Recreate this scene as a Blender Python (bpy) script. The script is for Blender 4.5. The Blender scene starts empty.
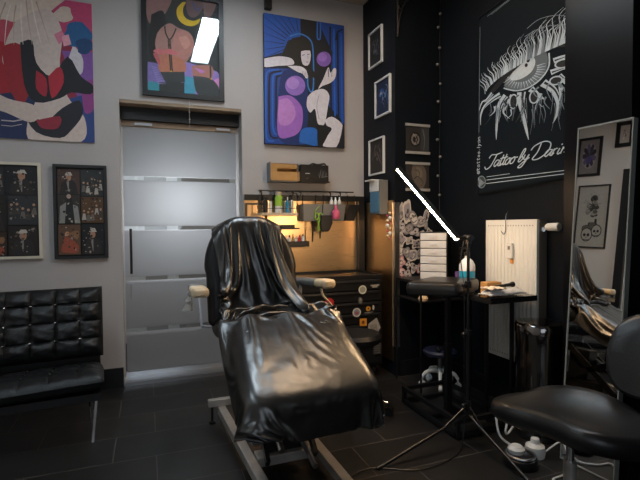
import bpy, bmesh, math, random
from mathutils import Vector, Matrix, noise
PI = math.pi
R = math.radians
sc = bpy.context.scene
C = sc.collection
random.seed(4)

# ------------------------------------------------------------ camera
def make_camera():
    yaw, pit, rol = 0.3639, 0.0303, -0.0072
    F = Vector((math.sin(yaw)*math.cos(pit), math.cos(yaw)*math.cos(pit), -math.sin(pit)))
    R0 = Vector((math.cos(yaw), -math.sin(yaw), 0)); U0 = R0.cross(F)
    Rr = R0*math.cos(rol) + U0*math.sin(rol); U = Rr.cross(F)
    cam = bpy.data.cameras.new('camera'); co = bpy.data.objects.new('camera', cam); C.objects.link(co)
    cam.sensor_width = 36; cam.lens = 455/640*36; cam.clip_start = 0.02
    M = Matrix((Rr, U, -F)).transposed().to_4x4(); M.translation = Vector((0, 0, 1.3))
    co.matrix_world = M
    sc.camera = co
make_camera()
# ------------------------------------------------------------ colour management, world
sc.view_settings.view_transform = 'Standard'; sc.view_settings.look = 'None'
sc.view_settings.gamma = 1; sc.view_settings.use_curve_mapping = False
sc.view_settings.exposure = 0.45
w = bpy.data.worlds.new('world'); sc.world = w; w.use_nodes = True
w.node_tree.nodes['Background'].inputs[0].default_value = (0.6, 0.75, 1, 1)
w.node_tree.nodes['Background'].inputs[1].default_value = 0.15
WARM = 17.0
PANEL = 20.0      # ceiling panel emission
TUBE = 120.0
HALL = 13.5       # unseen lamp added behind the frosted door for its glow
def area_lamp(name, loc, rot, sx, sy, power, col):
    l = bpy.data.lights.new(name, 'AREA'); l.shape = 'RECTANGLE'; l.size = sx; l.size_y = sy
    l.energy = power; l.color = col
    o = bpy.data.objects.new(name, l); o.location = loc; o.rotation_euler = rot; C.objects.link(o)
    return o
area_lamp('added_daylight', (-0.2, -2.25, 1.8), (R(-90), 0, R(180)), 1.9, 1.5, 10, (0.82, 0.91, 1.0))  # added cool fill light at an unseen window behind the camera

# ------------------------------------------------------------ materials
def mat(name, col, rough=0.5, metal=0.0, bump=None, var=None, **kw):
    m = bpy.data.materials.new(name); m.use_nodes = True; nt = m.node_tree
    b = nt.nodes['Principled BSDF']
    b.inputs['Base Color'].default_value = (*col, 1); b.inputs['Roughness'].default_value = rough
    b.inputs['Metallic'].default_value = metal
    for k, v in kw.items():
        b.inputs[k.replace('_', ' ')].default_value = v
    tc = nt.nodes.new('ShaderNodeTexCoord')
    if bump:
        n = nt.nodes.new('ShaderNodeTexNoise'); n.inputs['Scale'].default_value = bump[0]; n.inputs['Detail'].default_value = 5
        nt.links.new(tc.outputs['Object'], n.inputs['Vector'])
        bp = nt.nodes.new('ShaderNodeBump'); bp.inputs['Strength'].default_value = bump[1]; bp.inputs['Distance'].default_value = 0.01
        nt.links.new(n.outputs['Fac'], bp.inputs['Height']); nt.links.new(bp.outputs['Normal'], b.inputs['Normal'])
    if var:
        n = nt.nodes.new('ShaderNodeTexNoise'); n.inputs['Scale'].default_value = var[0]; n.inputs['Detail'].default_value = 6
        nt.links.new(tc.outputs['Object'], n.inputs['Vector'])
        r = nt.nodes.new('ShaderNodeValToRGB'); r.color_ramp.elements[0].position = .3; r.color_ramp.elements[1].position = .7
        r.color_ramp.elements[0].color = (*[c*(1-var[1]) for c in col], 1); r.color_ramp.elements[1].color = (*[min(1, c*(1+var[1])) for c in col], 1)
        nt.links.new(n.outputs['Fac'], r.inputs['Fac']); nt.links.new(r.outputs['Color'], b.inputs['Base Color'])
    return m
def emit(name, col, s):
    m = bpy.data.materials.new(name); m.use_nodes = True; nt = m.node_tree
    nt.nodes.remove(nt.nodes['Principled BSDF']); e = nt.nodes.new('ShaderNodeEmission')
    e.inputs[0].default_value = (*col, 1); e.inputs[1].default_value = s
    nt.links.new(e.outputs[0], nt.nodes['Material Output'].inputs[0]); return m
def hexc(h):
    return tuple(((int(h[i:i+2], 16)/255+.055)/1.055)**2.4 if int(h[i:i+2], 16) > 10 else int(h[i:i+2], 16)/255/12.92 for i in (0, 2, 4))
_c = {}
def flat(h, rough=0.6):
    k = (h, rough)
    if k not in _c: _c[k] = mat('paint_'+h, hexc(h), rough, var=(40, .08))
    return _c[k]
M = dict(
    grey_wall=mat('grey_plaster', (0.43, 0.41, 0.405), 0.75, bump=(60, .12), var=(1.6, .06)),
    dark_wall=mat('black_wall_paint', (0.0055, 0.0078, 0.0115), 0.5, bump=(45, .15), Specular_IOR_Level=.15),
    gloss_wall=mat('glossy_black_lacquer', (0.006, 0.006, 0.007), 0.3, Specular_IOR_Level=.18),
    ceiling=mat('ceiling_paint', (0.42, 0.37, 0.32), 0.8),
    soffit=mat('lintel_timber', (0.30, 0.22, 0.15), 0.6, var=(9, .2)),
    plinth=mat('black_plinth_tile', (0.008, 0.009, 0.011), 0.3),
    vinyl=mat('black_vinyl', (0.012, 0.0112, 0.0105), 0.29, bump=(14, .15), Specular_IOR_Level=1.0),
    leather=mat('black_leather', (0.007, 0.0075, 0.0085), 0.42, bump=(90, .25), Specular_IOR_Level=.4),
    seat_leather=mat('smooth_black_leather', (0.009, 0.009, 0.010), 0.33, bump=(160, .1), Specular_IOR_Level=.6),
    black=mat('black_plastic', (0.010, 0.010, 0.011), 0.4),
    black_metal=mat('black_powder_coat', (0.010, 0.010, 0.011), 0.35, bump=(200, .05)),
    chrome=mat('chrome', (0.75, 0.76, 0.78), 0.12, 1.0),
    dark_chrome=mat('polished_dark_steel', (0.22, 0.205, 0.20), 0.12, 1.0),
    frame_paint=mat('silver_enamel', (0.52, 0.50, 0.47), 0.38, 0.55, var=(14, .15)),
    alu=mat('satin_aluminium', (0.62, 0.63, 0.65), 0.3, 1.0),
    brass_trim=mat('aged_trim', (0.16, 0.11, 0.07), 0.4, 0.6),
    white=mat('white_plastic', (0.72, 0.72, 0.70), 0.4),
    white_paint=mat('radiator_enamel', (0.72, 0.72, 0.68), 0.35),
    cream=mat('cream_wrap', (0.72, 0.56, 0.36), 0.45, bump=(40, .3)),
    paper=mat('paper_towel', (0.80, 0.80, 0.80), 0.85, bump=(70, .4)),
    kraft=mat('kraft_cardboard', (0.47, 0.25, 0.08), 0.7, var=(12, .12)),
    wood=mat('pale_wood', (0.62, 0.50, 0.35), 0.5, var=(10, .15)),
    red=mat('red_vinyl_sticker', (0.62, 0.02, 0.03), 0.4),
    pink=mat('pink_plastic', (0.75, 0.13, 0.25), 0.4),
    green=mat('lime_plastic', (0.30, 0.52, 0.05), 0.4),
    navy=mat('navy_upholstery', (0.012, 0.016, 0.045), 0.5),
    orange=mat('orange_paper', (0.75, 0.30, 0.06), 0.6),
    purple=mat('violet_plastic', (0.20, 0.12, 0.36), 0.4),
    blue_liquid=mat('blue_liquid', (0.02, 0.30, 0.52), 0.15, Coat_Weight=.6),
    basket=mat('grey_basket', (0.20, 0.20, 0.19), 0.5, 0.3),
    frost_plastic=mat('frosted_clear_plastic', (0.66, 0.68, 0.72), 0.25, bump=(50, .2), Transmission_Weight=.1),
)
M['panel'] = emit('ceiling_panel_light', (0.74, 0.89, 1.0), PANEL)
M['warm_panel'] = emit('warm_ceiling_panel_light', (1.0, 0.70, 0.44), WARM)
M['tube'] = emit('led_tube_light', (1.0, 0.66, 0.36), TUBE)
M['added_hall_lamp'] = emit('added_hall_light', (0.95, 0.97, 1.0), HALL)
def m_tiles():
    m = bpy.data.materials.new('black_floor_tiles'); m.use_nodes = True; nt = m.node_tree; b = nt.nodes['Principled BSDF']
    tc = nt.nodes.new('ShaderNodeTexCoord'); mp = nt.nodes.new('ShaderNodeMapping'); br = nt.nodes.new('ShaderNodeTexBrick')
    nt.links.new(tc.outputs['Object'], mp.inputs[0]); nt.links.new(mp.outputs[0], br.inputs[0])
    mp.inputs['Location'].default_value = (4.52, -0.775+6.5, 0)
    br.inputs['Scale'].default_value = 1; br.inputs['Brick Width'].default_value = .65; br.inputs['Row Height'].default_value = .325
    br.inputs['Mortar Size'].default_value = .003; br.inputs['Mortar Smooth'].default_value = .2; br.offset = .35; br.offset_frequency = 2
    br.inputs['Color1'].default_value = (.011, .0105, .0105, 1); br.inputs['Color2'].default_value = (.015, .0145, .014, 1)
    br.inputs['Mortar'].default_value = (.08, .073, .066, 1)
    nt.links.new(br.outputs['Color'], b.inputs['Base Color'])
    n = nt.nodes.new('ShaderNodeTexNoise'); n.inputs['Scale'].default_value = 5; n.inputs['Detail'].default_value = 8
    nt.links.new(tc.outputs['Object'], n.inputs['Vector'])
    mr = nt.nodes.new('ShaderNodeMapRange'); mr.inputs['To Min'].default_value = .34; mr.inputs['To Max'].default_value = .5
    nt.links.new(n.outputs['Fac'], mr.inputs['Value']); nt.links.new(mr.outputs[0], b.inputs['Roughness'])
    bp = nt.nodes.new('ShaderNodeBump'); bp.inputs['Strength'].default_value = .5; bp.inputs['Distance'].default_value = .002; bp.invert = True
    nt.links.new(br.outputs['Fac'], bp.inputs['Height']); nt.links.new(bp.outputs[0], b.inputs['Normal'])
    return m
M['tiles'] = m_tiles()
def m_steel():
    m = mat('brushed_steel', (0.86, 0.60, 0.34), 0.33, 1.0); nt = m.node_tree; b = nt.nodes['Principled BSDF']  # base tint carries the orange glow of the light tube
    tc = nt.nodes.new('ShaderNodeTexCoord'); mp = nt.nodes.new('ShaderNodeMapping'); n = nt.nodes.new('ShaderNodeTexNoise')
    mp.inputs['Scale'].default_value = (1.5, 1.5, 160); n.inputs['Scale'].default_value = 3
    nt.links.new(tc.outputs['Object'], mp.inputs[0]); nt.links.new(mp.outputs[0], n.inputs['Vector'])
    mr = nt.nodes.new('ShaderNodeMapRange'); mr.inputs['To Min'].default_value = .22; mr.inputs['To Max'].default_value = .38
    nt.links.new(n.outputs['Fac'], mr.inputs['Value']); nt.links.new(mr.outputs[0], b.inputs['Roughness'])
    return m
M['steel'] = m_steel()
def m_mirror():
    return mat('mirror_glass', (0.86, 0.86, 0.86), 0.01, 1.0)
M['mirror'] = m_mirror()
def m_frosted():
    m = bpy.data.materials.new('frosted_door_glass'); m.use_nodes = True; nt = m.node_tree; b = nt.nodes['Principled BSDF']; L = nt.links.new
    b.inputs['Base Color'].default_value = (.10, .10, .10, 1); b.inputs['Transmission Weight'].default_value = .0
    b.inputs['Roughness'].default_value = .30
    tr = nt.nodes.new('ShaderNodeBsdfTranslucent'); tr.inputs[0].default_value = (.86, .88, .9, 1)
    mf = nt.nodes.new('ShaderNodeMixShader'); mf.inputs[0].default_value = .62
    L(b.outputs[0], mf.inputs[1]); L(tr.outputs[0], mf.inputs[2])
    cl = nt.nodes.new('ShaderNodeBsdfTransparent'); cl.inputs[0].default_value = (.93, .95, .95, 1)
    gl = nt.nodes.new('ShaderNodeBsdfGlossy'); gl.inputs['Roughness'].default_value = .02
    mc = nt.nodes.new('ShaderNodeMixShader'); mc.inputs[0].default_value = .12
    L(cl.outputs[0], mc.inputs[1]); L(gl.outputs[0], mc.inputs[2])
    # clear stripes at four heights: object z
    tc = nt.nodes.new('ShaderNodeTexCoord'); sx = nt.nodes.new('ShaderNodeSeparateXYZ'); L(tc.outputs['Object'], sx.inputs[0])
    prev = None
    for z in (1.72, 1.295, .862, .42):
        s = nt.nodes.new('ShaderNodeMath'); s.operation = 'COMPARE'; s.inputs[1].default_value = z; s.inputs[2].default_value = .017
        L(sx.outputs['Z'], s.inputs[0])
        if prev:
            a = nt.nodes.new('ShaderNodeMath'); a.operation = 'MAXIMUM'; L(prev.outputs[0], a.inputs[0]); L(s.outputs[0], a.inputs[1]); prev = a
        else: prev = s
    mx = nt.nodes.new('ShaderNodeMixShader'); L(prev.outputs[0], mx.inputs[0]); L(mf.outputs[0], mx.inputs[1]); L(mc.outputs[0], mx.inputs[2])
    L(mx.outputs[0], nt.nodes['Material Output'].inputs[0]); return m
M['frosted'] = m_frosted()
def m_pane(name, k=.10, tint=(1, 1, 1)):
    m = bpy.data.materials.new(name); m.use_nodes = True; nt = m.node_tree; nt.nodes.remove(nt.nodes['Principled BSDF'])
    t = nt.nodes.new('ShaderNodeBsdfTransparent'); t.inputs[0].default_value = (*tint, 1)
    g = nt.nodes.new('ShaderNodeBsdfGlossy'); g.inputs['Roughness'].default_value = .015
    x = nt.nodes.new('ShaderNodeMixShader'); x.inputs[0].default_value = k
    nt.links.new(t.outputs[0], x.inputs[1]); nt.links.new(g.outputs[0], x.inputs[2]); nt.links.new(x.outputs[0], nt.nodes['Material Output'].inputs[0])
    return m
M['pane'] = m_pane('picture_glass', .07); M['acrylic'] = m_pane('clear_acrylic', .10, (.88, .92, .94))

# ------------------------------------------------------------ helpers
def vec(*a): return Vector(a)
def wloc(o):
    p = Vector((0, 0, 0))
    while o: p += o.location; o = o.parent
    return p
def tag(o, label=None, cat=None, group=None, kind=None):
    if label: o['label'] = label
    if cat: o['category'] = cat
    if group: o['group'] = group
    if kind: o['kind'] = kind
    return o
def empty(name, loc, label, cat, group=None, rz=0):
    o = bpy.data.objects.new(name, None); C.objects.link(o); o.location = loc; o.rotation_euler = (0, 0, rz)
    o.empty_display_size = .1
    return tag(o, label, cat, group)
def build(name, bm, m, parent=None, smooth=True, local=False, bevel=0.0, sub=0, origin=None, solid=0):
    """link a bmesh as ONE object; geometry is in world space unless local"""
    me = bpy.data.meshes.new(name)
    bmesh.ops.recalc_face_normals(bm, faces=bm.faces)
    if parent is not None:
        off = Vector((0, 0, 0)) if local else wloc(parent)
    else:
        if origin is None:
            xs = [v.co for v in bm.verts]
            off = Vector(((min(v.x for v in xs)+max(v.x for v in xs))/2, (min(v.y for v in xs)+max(v.y for v in xs))/2, min(v.z for v in xs)))
        else: off = Vector(origin)
        if local: off = Vector((0, 0, 0))
    o = bpy.data.objects.new(name, me)
    if off.length: bmesh.ops.translate(bm, verts=bm.verts, vec=-off)
    bm.to_mesh(me); bm.free()
    ms = m if isinstance(m, (list, tuple)) else [m]
    for x in ms: me.materials.append(x)
    if smooth:
        me.polygons.foreach_set('use_smooth', [True]*len(me.polygons))
        me.set_sharp_from_angle(angle=R(38))
    C.objects.link(o)
    if parent is not None: o.parent = parent
    else: o.location = off
    if solid:
        s = o.modifiers.new('solid', 'SOLIDIFY'); s.thickness = solid; s.offset = 0
    if bevel:
        b = o.modifiers.new('bevel', 'BEVEL'); b.width = bevel; b.segments = 3; b.limit_method = 'ANGLE'; b.harden_normals = False
    if sub:
        s = o.modifiers.new('sub', 'SUBSURF'); s.levels = sub; s.render_levels = sub
    return o
def copy_tree(o, parent=None):
    c = o.copy(); C.objects.link(c); c.parent = parent
    for k in o.children: copy_tree(k, c)
    return c
def dup(o, loc, rz=None, label=None, group=None, scale=None):
    c = copy_tree(o); c.location = loc
    if rz is not None: c.rotation_euler = (0, 0, rz)
    if label: c['label'] = label
    if group: c['group'] = group
    if scale: c.scale = scale
    return c
def B(): return bmesh.new()
def box(bm, x0, x1, y0, y1, z0, z1, mi=0, M4=None):
    vs = [bm.verts.new((x, y, z)) for x in (x0, x1) for y in (y0, y1) for z in (z0, z1)]
    if M4 is not None:
        for v in vs: v.co = M4 @ v.co
    for q in ((0, 1, 3, 2), (4, 6, 7, 5), (0, 4, 5, 1), (2, 3, 7, 6), (0, 2, 6, 4), (1, 5, 7, 3)):
        bm.faces.new([vs[i] for i in q]).material_index = mi
    return bm
def bx(*a, **k): return box(B(), *a, **k)
def loft(bm, rings, cap=True, closed=True, mi=0):
    rs = [[bm.verts.new(p) for p in r] for r in rings]
    n = len(rs[0])
    for a, b in zip(rs, rs[1:]):
        for i in range(n if closed else n-1):
            j = (i+1) % n
            bm.faces.new((a[i], a[j], b[j], b[i])).material_index = mi
    if cap and closed:
        bm.faces.new(rs[0][::-1]).material_index = mi; bm.faces.new(rs[-1]).material_index = mi
    return rs
def frame_of(t, up=None):
    t = t.normalized(); a = up or (Vector((0, 0, 1)) if abs(t.z) < .95 else Vector((1, 0, 0)))
    u = a.cross(t).normalized(); v = t.cross(u); return u, v
def tube(bm, pts, r, n=10, mi=0, cap=True):
    pts = [Vector(p) for p in pts]; rings = []; u = None
    for i, p in enumerate(pts):
        t = (pts[min(i+1, len(pts)-1)]-pts[max(i-1, 0)]).normalized()
        if u is None: u, v = frame_of(t)
        else:
            u = (u - t*u.dot(t)); u = u.normalized() if u.length > 1e-6 else frame_of(t)[0]; v = t.cross(u)
        rr = r[i] if isinstance(r, (list, tuple)) else r
        rings.append([p + (u*math.cos(2*PI*k/n)+v*math.sin(2*PI*k/n))*rr for k in range(n)])
    loft(bm, rings, cap=cap, mi=mi); return bm
def bar(bm, a, b, w, h, mi=0):
    a, b = Vector(a), Vector(b); t = (b-a).normalized(); u, v = frame_of(t)
    loft(bm, [[p+u*w/2*s+v*h/2*q for s, q in ((1, 1), (-1, 1), (-1, -1), (1, -1))] for p in (a, b)], mi=mi); return bm
def lathe(bm, prof, c=(0, 0, 0), n=24, mi=0, M4=None):
    c = Vector(c); rings = []
    for r, z in prof:
        ring = [Vector((max(r, 1e-4)*math.cos(2*PI*k/n), max(r, 1e-4)*math.sin(2*PI*k/n), z)) for k in range(n)]
        rings.append([(M4 @ p if M4 is not None else p+c) for p in ring])
    loft(bm, rings, mi=mi); return bm
def spline(pts, n=8):
    P = [Vector(p) for p in pts]; out = []
    for i in range(len(P)-1):
        p0, p1, p2, p3 = P[max(i-1, 0)], P[i], P[i+1], P[min(i+2, len(P)-1)]
        for k in range(n):
            t = k/n
            out.append(.5*((2*p1)+(-p0+p2)*t+(2*p0-5*p1+4*p2-p3)*t*t+(-p0+3*p1-3*p2+p3)*t**3))
    out.append(P[-1]); return out
def ball(bm, c, r, n=14, sz=1.0, mi=0):
    return lathe(bm, [(r*math.sin(PI*k/8), -r*math.cos(PI*k/8)*sz) for k in range(9)], c, n, mi)

class Art:
    """flat artwork: shapes in the drawing's own coordinates mapped on a rectangle standing in the room"""
    def __init__(s, O, U, V, quad):
        s.O, s.U, s.V = Vector(O), Vector(U), Vector(V); s.N = s.U.cross(s.V).normalized()
        s.q = [Vector(p) for p in quad]          # TL, TR, BR, BL in drawing coordinates
        s.bm = B(); s.ms = []; s.k = 0; s.gain = 1.0
    def uv(s, x, y):
        TL, TR, BR, BL = s.q; u = v = .5; P = Vector((x, y))
        for _ in range(6):
            f = TL*(1-u)*(1-v)+TR*u*(1-v)+BR*u*v+BL*(1-u)*v - P
            du = (TR-TL)*(1-v)+(BR-BL)*v; dv = (BL-TL)*(1-u)+(BR-TR)*u
            d = du.x*dv.y-du.y*dv.x
            u -= (f.x*dv.y-f.y*dv.x)/d; v -= (du.x*f.y-du.y*f.x)/d
        return u, v
    def P(s, x, y, clip=True):
        u, v = s.uv(x, y)
        if clip: u = min(1, max(0, u)); v = min(1, max(0, v))
        return s.O + s.U*u + s.V*(1-v) + s.N*(.0004+.00012*s.k)
    def mi(s, m):
        if isinstance(m, str):
            if s.gain != 1: m = ''.join('%02x' % min(250, round(int(m[i:i+2], 16)*s.gain)) for i in (0, 2, 4))
            m = flat(m)
        if m not in s.ms: s.ms.append(m)
        return s.ms.index(m)
    def poly(s, pts, m, smooth=0):
        if smooth:
            pts = [(p.x, p.y) for p in spline([(*p, 0) for p in list(pts)+[pts[0]]], smooth)][:-1]
        s.k += 1; vs = []
        for p in pts:
            q = s.P(*p)
            if not vs or (q-vs[-1]).length > 1e-5: vs.append(q)
        if len(vs) > 2 and (vs[0]-vs[-1]).length < 1e-5: vs.pop()
        if len(vs) < 3: return
        f = s.bm.faces.new([s.bm.verts.new(v) for v in vs]); f.material_index = s.mi(m)
    def disc(s, x, y, rx, m, ry=None, n=22):
        ry = ry or rx
        s.poly([(x+rx*math.cos(2*PI*k/n), y+ry*math.sin(2*PI*k/n)) for k in range(n)], m)
    def stroke(s, pts, w, m, smooth=0):
        if smooth: pts = [(p.x, p.y) for p in spline([(*p, 0) for p in pts], smooth)]
        s.k += .35; n = len(pts); L = []; i0 = s.mi(m)
        for i, (x, y) in enumerate(pts):
            a = pts[max(i-1, 0)]; b = pts[min(i+1, n-1)]; dx, dy = b[0]-a[0], b[1]-a[1]; l = math.hypot(dx, dy) or 1
            if isinstance(w, tuple): ww = w[0]+(w[1]-w[0])*i/max(1, n-1)
            else: ww = w
            ox, oy = -dy/l*ww/2, dx/l*ww/2
            L.append((s.bm.verts.new(s.P(x+ox, y+oy)), s.bm.verts.new(s.P(x-ox, y-oy))))
        for (a, b), (c, d) in zip(L, L[1:]):
            try: s.bm.faces.new((a, b, d, c)).material_index = i0
            except ValueError: pass
    def done(s, name, parent): return build(name, s.bm, s.ms, parent, smooth=False)

YW, XR, XP, YP = 4.02, 2.447, 1.993, 3.416
CZ = 3.43
def struct(name, bm, m, **k): return tag(build(name, bm, m, smooth=False, origin=(0, 0, 0), **k), kind='structure')
# ------------------------------------------------------------ room shell
struct('floor', bx(-1.9, 2.75, -2.6, 5.7, -.08, 0), M['tiles'])
struct('ceiling', bx(-1.9, 2.75, -2.6, 5.7, CZ, CZ+.1), M['ceiling'])
b = B()                                       # grey wall with the door opening
box(b, -1.9, -.19, YW, YW+.33, 0, CZ); box(b, .80, 2.75, YW, YW+.33, 0, CZ); box(b, -.19, .80, YW, YW+.33, 2.335, CZ)
struct('wall_back', b, M['grey_wall'])
struct('trim_1', bx(-.188, .798, YW+.004, YW+.325, 2.31, 2.334), M['soffit'])
struct('wall_left', bx(-1.9, -1.7, -2.4, YW, 0, CZ), mat('beige_plaster', (.76, .70, .63), .75, bump=(60, .1)))
b = B(); box(b, -1.7, -1.15, -2.6, -2.4, 0, CZ); box(b, .75, XR, -2.6, -2.4, 0, CZ); box(b, -1.15, .75, -2.6, -2.4, 0, 1.05); box(b, -1.15, .75, -2.6, -2.4, 2.55, CZ)
struct('wall_front', b, M['grey_wall'])
struct('wall_right', bx(XR, XR+.2, -2.6, YW, 0, CZ), M['dark_wall'])
struct('wall_pier', bx(XP, XR-.001, YP, YW-.001, 0, CZ-.001), M['dark_wall'])
struct('wall_pilaster', bx(2.29, XR-.001, 1.595, 1.99, 0, CZ-.001), M['gloss_wall'])
struct('baseboard_back', bx(-1.699, -.195, YW-.015, YW-.001, 0, .16), M['plinth'])
b = B(); box(b, XR-.02, XR-.001, 2.0, YP-.02, .0, .13); box(b, XP+.03, XR-.02, YP-.02, YP-.001, 0, .13)
struct('baseboard_right', b, M['plinth'])
# hall seen through the frosted door
b = B(); box(b, -1.0, -.9, YW+.34, 5.6, 0, 2.7); box(b, 1.5, 1.6, YW+.34, 5.6, 0, 2.7); box(b, -1.0, 1.6, 5.6, 5.7, 0, 2.7); box(b, -1.0, 1.6, YW+.34, 5.7, 2.7, 2.8)
struct('wall_hall', b, mat('hall_paint', (.34, .32, .30), .8))
struct('hall_panel_1', bx(-.85, -.02, 5.52, 5.59, 0, 2.5), M['white'])  # white panels added so the clear door stripes show bright bands
struct('hall_panel_2', bx(.22, .34, 5.52, 5.59, 0, 2.5), M['white'])
struct('hall_panel_3', bx(.95, 1.49, 5.52, 5.59, 0, 2.5), M['white'])
# unseen window added behind the camera for the daylight fill
win = struct('window_1', bx(-1.15, .75, -2.53, -2.52, 1.05, 2.55), M['pane'])
b = B()
for x in (-1.15, -.23, .69): box(b, x, x+.06, -2.56, -2.48, 1.05, 2.55)
for z in (1.05, 2.49): box(b, -1.15, .75, -2.56, -2.48, z, z+.06)
build('window_frame', b, M['white'], win)

# metal corner guard of the pier
tag(build('corner_guard', box(bx(XP-.004, XP+.038, YP-.006, YP-.0005, .25, 1.50), XP-.006, XP-.0005, YP-.006, YP+.035, .25, 1.50), M['alu'], smooth=False),
    'satin metal corner guard strip on the edge of the black pier', 'trim')

# ------------------------------------------------------------ frosted sliding door
YD = 4.20
d = empty('door_1', (.3, YD, 0), None, None); d['kind'] = 'structure'
build('glass_panel', bx(-.175, .775, YD-.005, YD+.005, .05, 2.16), M['frosted'], d, smooth=False).location.z = 0
b = B(); box(b, -.185, .79, YD-.025, YD+.025, 2.155, 2.20); build('top_rail', b, M['soffit'], d, smooth=False)
build('bottom_rail', bx(-.185, .79, YD-.02, YD+.02, .02, .065), M['alu'], d, smooth=False)
b = B(); tube(b, [(-.125, YD-.05, .91), (-.125, YD-.05, 1.29)], .011)
for z in (.95, 1.25): tube(b, [(-.125, YD-.05, z), (-.125, YD-.004, z)], .007)
build('handle', b, M['black_metal'], d)
b = B(); tube(b, [(-.13, YD-.02, .82), (-.13, YD-.004, .82)], .022, 16); tube(b, [(-.13, YD-.03, .82), (-.13, YD-.02, .70)], .005)
lk = build('lock', b, M['alu'], d); lk['label'] = 'round metal lock with a hanging key'
b = B(); box(b, -.08, .06, YD-.04, YD-.026, 2.165, 2.185); box(b, .60, .72, YD-.04, YD-.026, 2.165, 2.185); build('roller', b, M['alu'], d, smooth=False)
struct('trim_2', bx(-.189, .799, YW-.01, YW+.32, 0.0, .028), M['alu'])
struct('trim_3', bx(-.189, .799, YW+.12, YW+.32, 2.205, 2.309), M['black'])
tag(build('added_hall_lamp', ball(B(), (.30, 4.66, 1.52), .15, 24), M['added_hall_lamp']), 'unseen globe lamp added in the hall to light the frosted door', 'lamp')
tag(build('wall_lamp', ball(B(), (.02, 4.72, .64), .05, 16), emit('wall_lamp_light', (1, .45, .15), HALL*.12)), 'small orange light low behind the left side of the frosted door', 'lamp')
b = B(); tube(b, [(.355, YW-.012, 2.385), (.355, YW-.012, 2.15)], .0018, 6)
for k in range(12): ball(b, (.355, YW-.012, 2.15+.02*k), .0045 if k % 3 else .008, 8)
tag(build('pull_chain', b, M['alu']), 'thin bead chain hanging below the moon painting over the door', 'chain')

# ------------------------------------------------------------ ceiling panel
def ceiling_panel(loc, label, light='panel'):
    c = empty('ceiling_panel', loc, label, 'ceiling light', 'linear ceiling lights')
    x, y, z = loc
    b = B(); box(b, x-.12, x+.12, y-.67, y-.655, z, z+.05); box(b, x-.12, x+.12, y+.655, y+.67, z, z+.05)
    box(b, x-.12, x-.105, y-.67, y+.67, z, z+.05); box(b, x+.105, x+.12, y-.67, y+.67, z, z+.05); box(b, x-.12, x+.12, y-.67, y+.67, z+.04, z+.05)
    build('housing', b, M['white'], c, smooth=False)
    build('diffuser', bx(x-.104, x+.104, y-.654, y+.654, z+.01, z+.02), M[light], c, smooth=False)
    return c
ceiling_panel((.66, 2.65, CZ-.051), 'linear white ceiling light above the tattoo chair')
ceiling_panel((-.85, 1.5, CZ-.051), 'added unseen linear white ceiling light near the left wall')  # added out of view to brighten the left wall
ceiling_panel((1.45, 2.45, CZ-.051), 'linear warm ceiling light on the right, above the armrest stand', 'warm_panel')
# ------------------------------------------------------------ pictures
def picture(name, label, cat, O, U, V, fw, fm, depth, quad, fn, pane=False, group=None, mat_w=0, mount=None, back=.006):
    """O lower-left corner on the wall, U width, V height, frame ring fw wide and depth deep"""
    O, U, V = Vector(O), Vector(U), Vector(V); u, v = U.normalized(), V.normalized(); n = u.cross(v).normalized()
    W, H = U.length, V.length
    t = empty(name, O+U/2+n*.001, label, cat, group)
    X = Matrix((u, v, n)).transposed().to_4x4(); X.translation = O+n*.001
    if fw:
        b = B()
        for a in ((0, fw, 0, H), (W-fw, W, 0, H), (fw, W-fw, 0, fw), (fw, W-fw, H-fw, H)): box(b, *a, 0, depth, M4=X)
        build('frame', b, fm, t, smooth=False)
        build('backing', box(B(), fw, W-fw, fw, H-fw, 0.001, back, M4=X), mount or M['black'], t, smooth=False)
        z = back
    else:
        build('stretcher', box(B(), 0, W, 0, H, 0, depth, M4=X), mount or M['white'], t, smooth=False); z = depth
    i = fw+mat_w
    A = Art(X @ Vector((i, i, z)), u*(W-2*i), v*(H-2*i), quad)
    fn(A); A.done('artwork', t)
    if pane: build('glass_pane', box(B(), fw, W-fw, fw, H-fw, depth-.006, depth-.004, M4=X), M['pane'], t, smooth=False)
    return t

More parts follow.
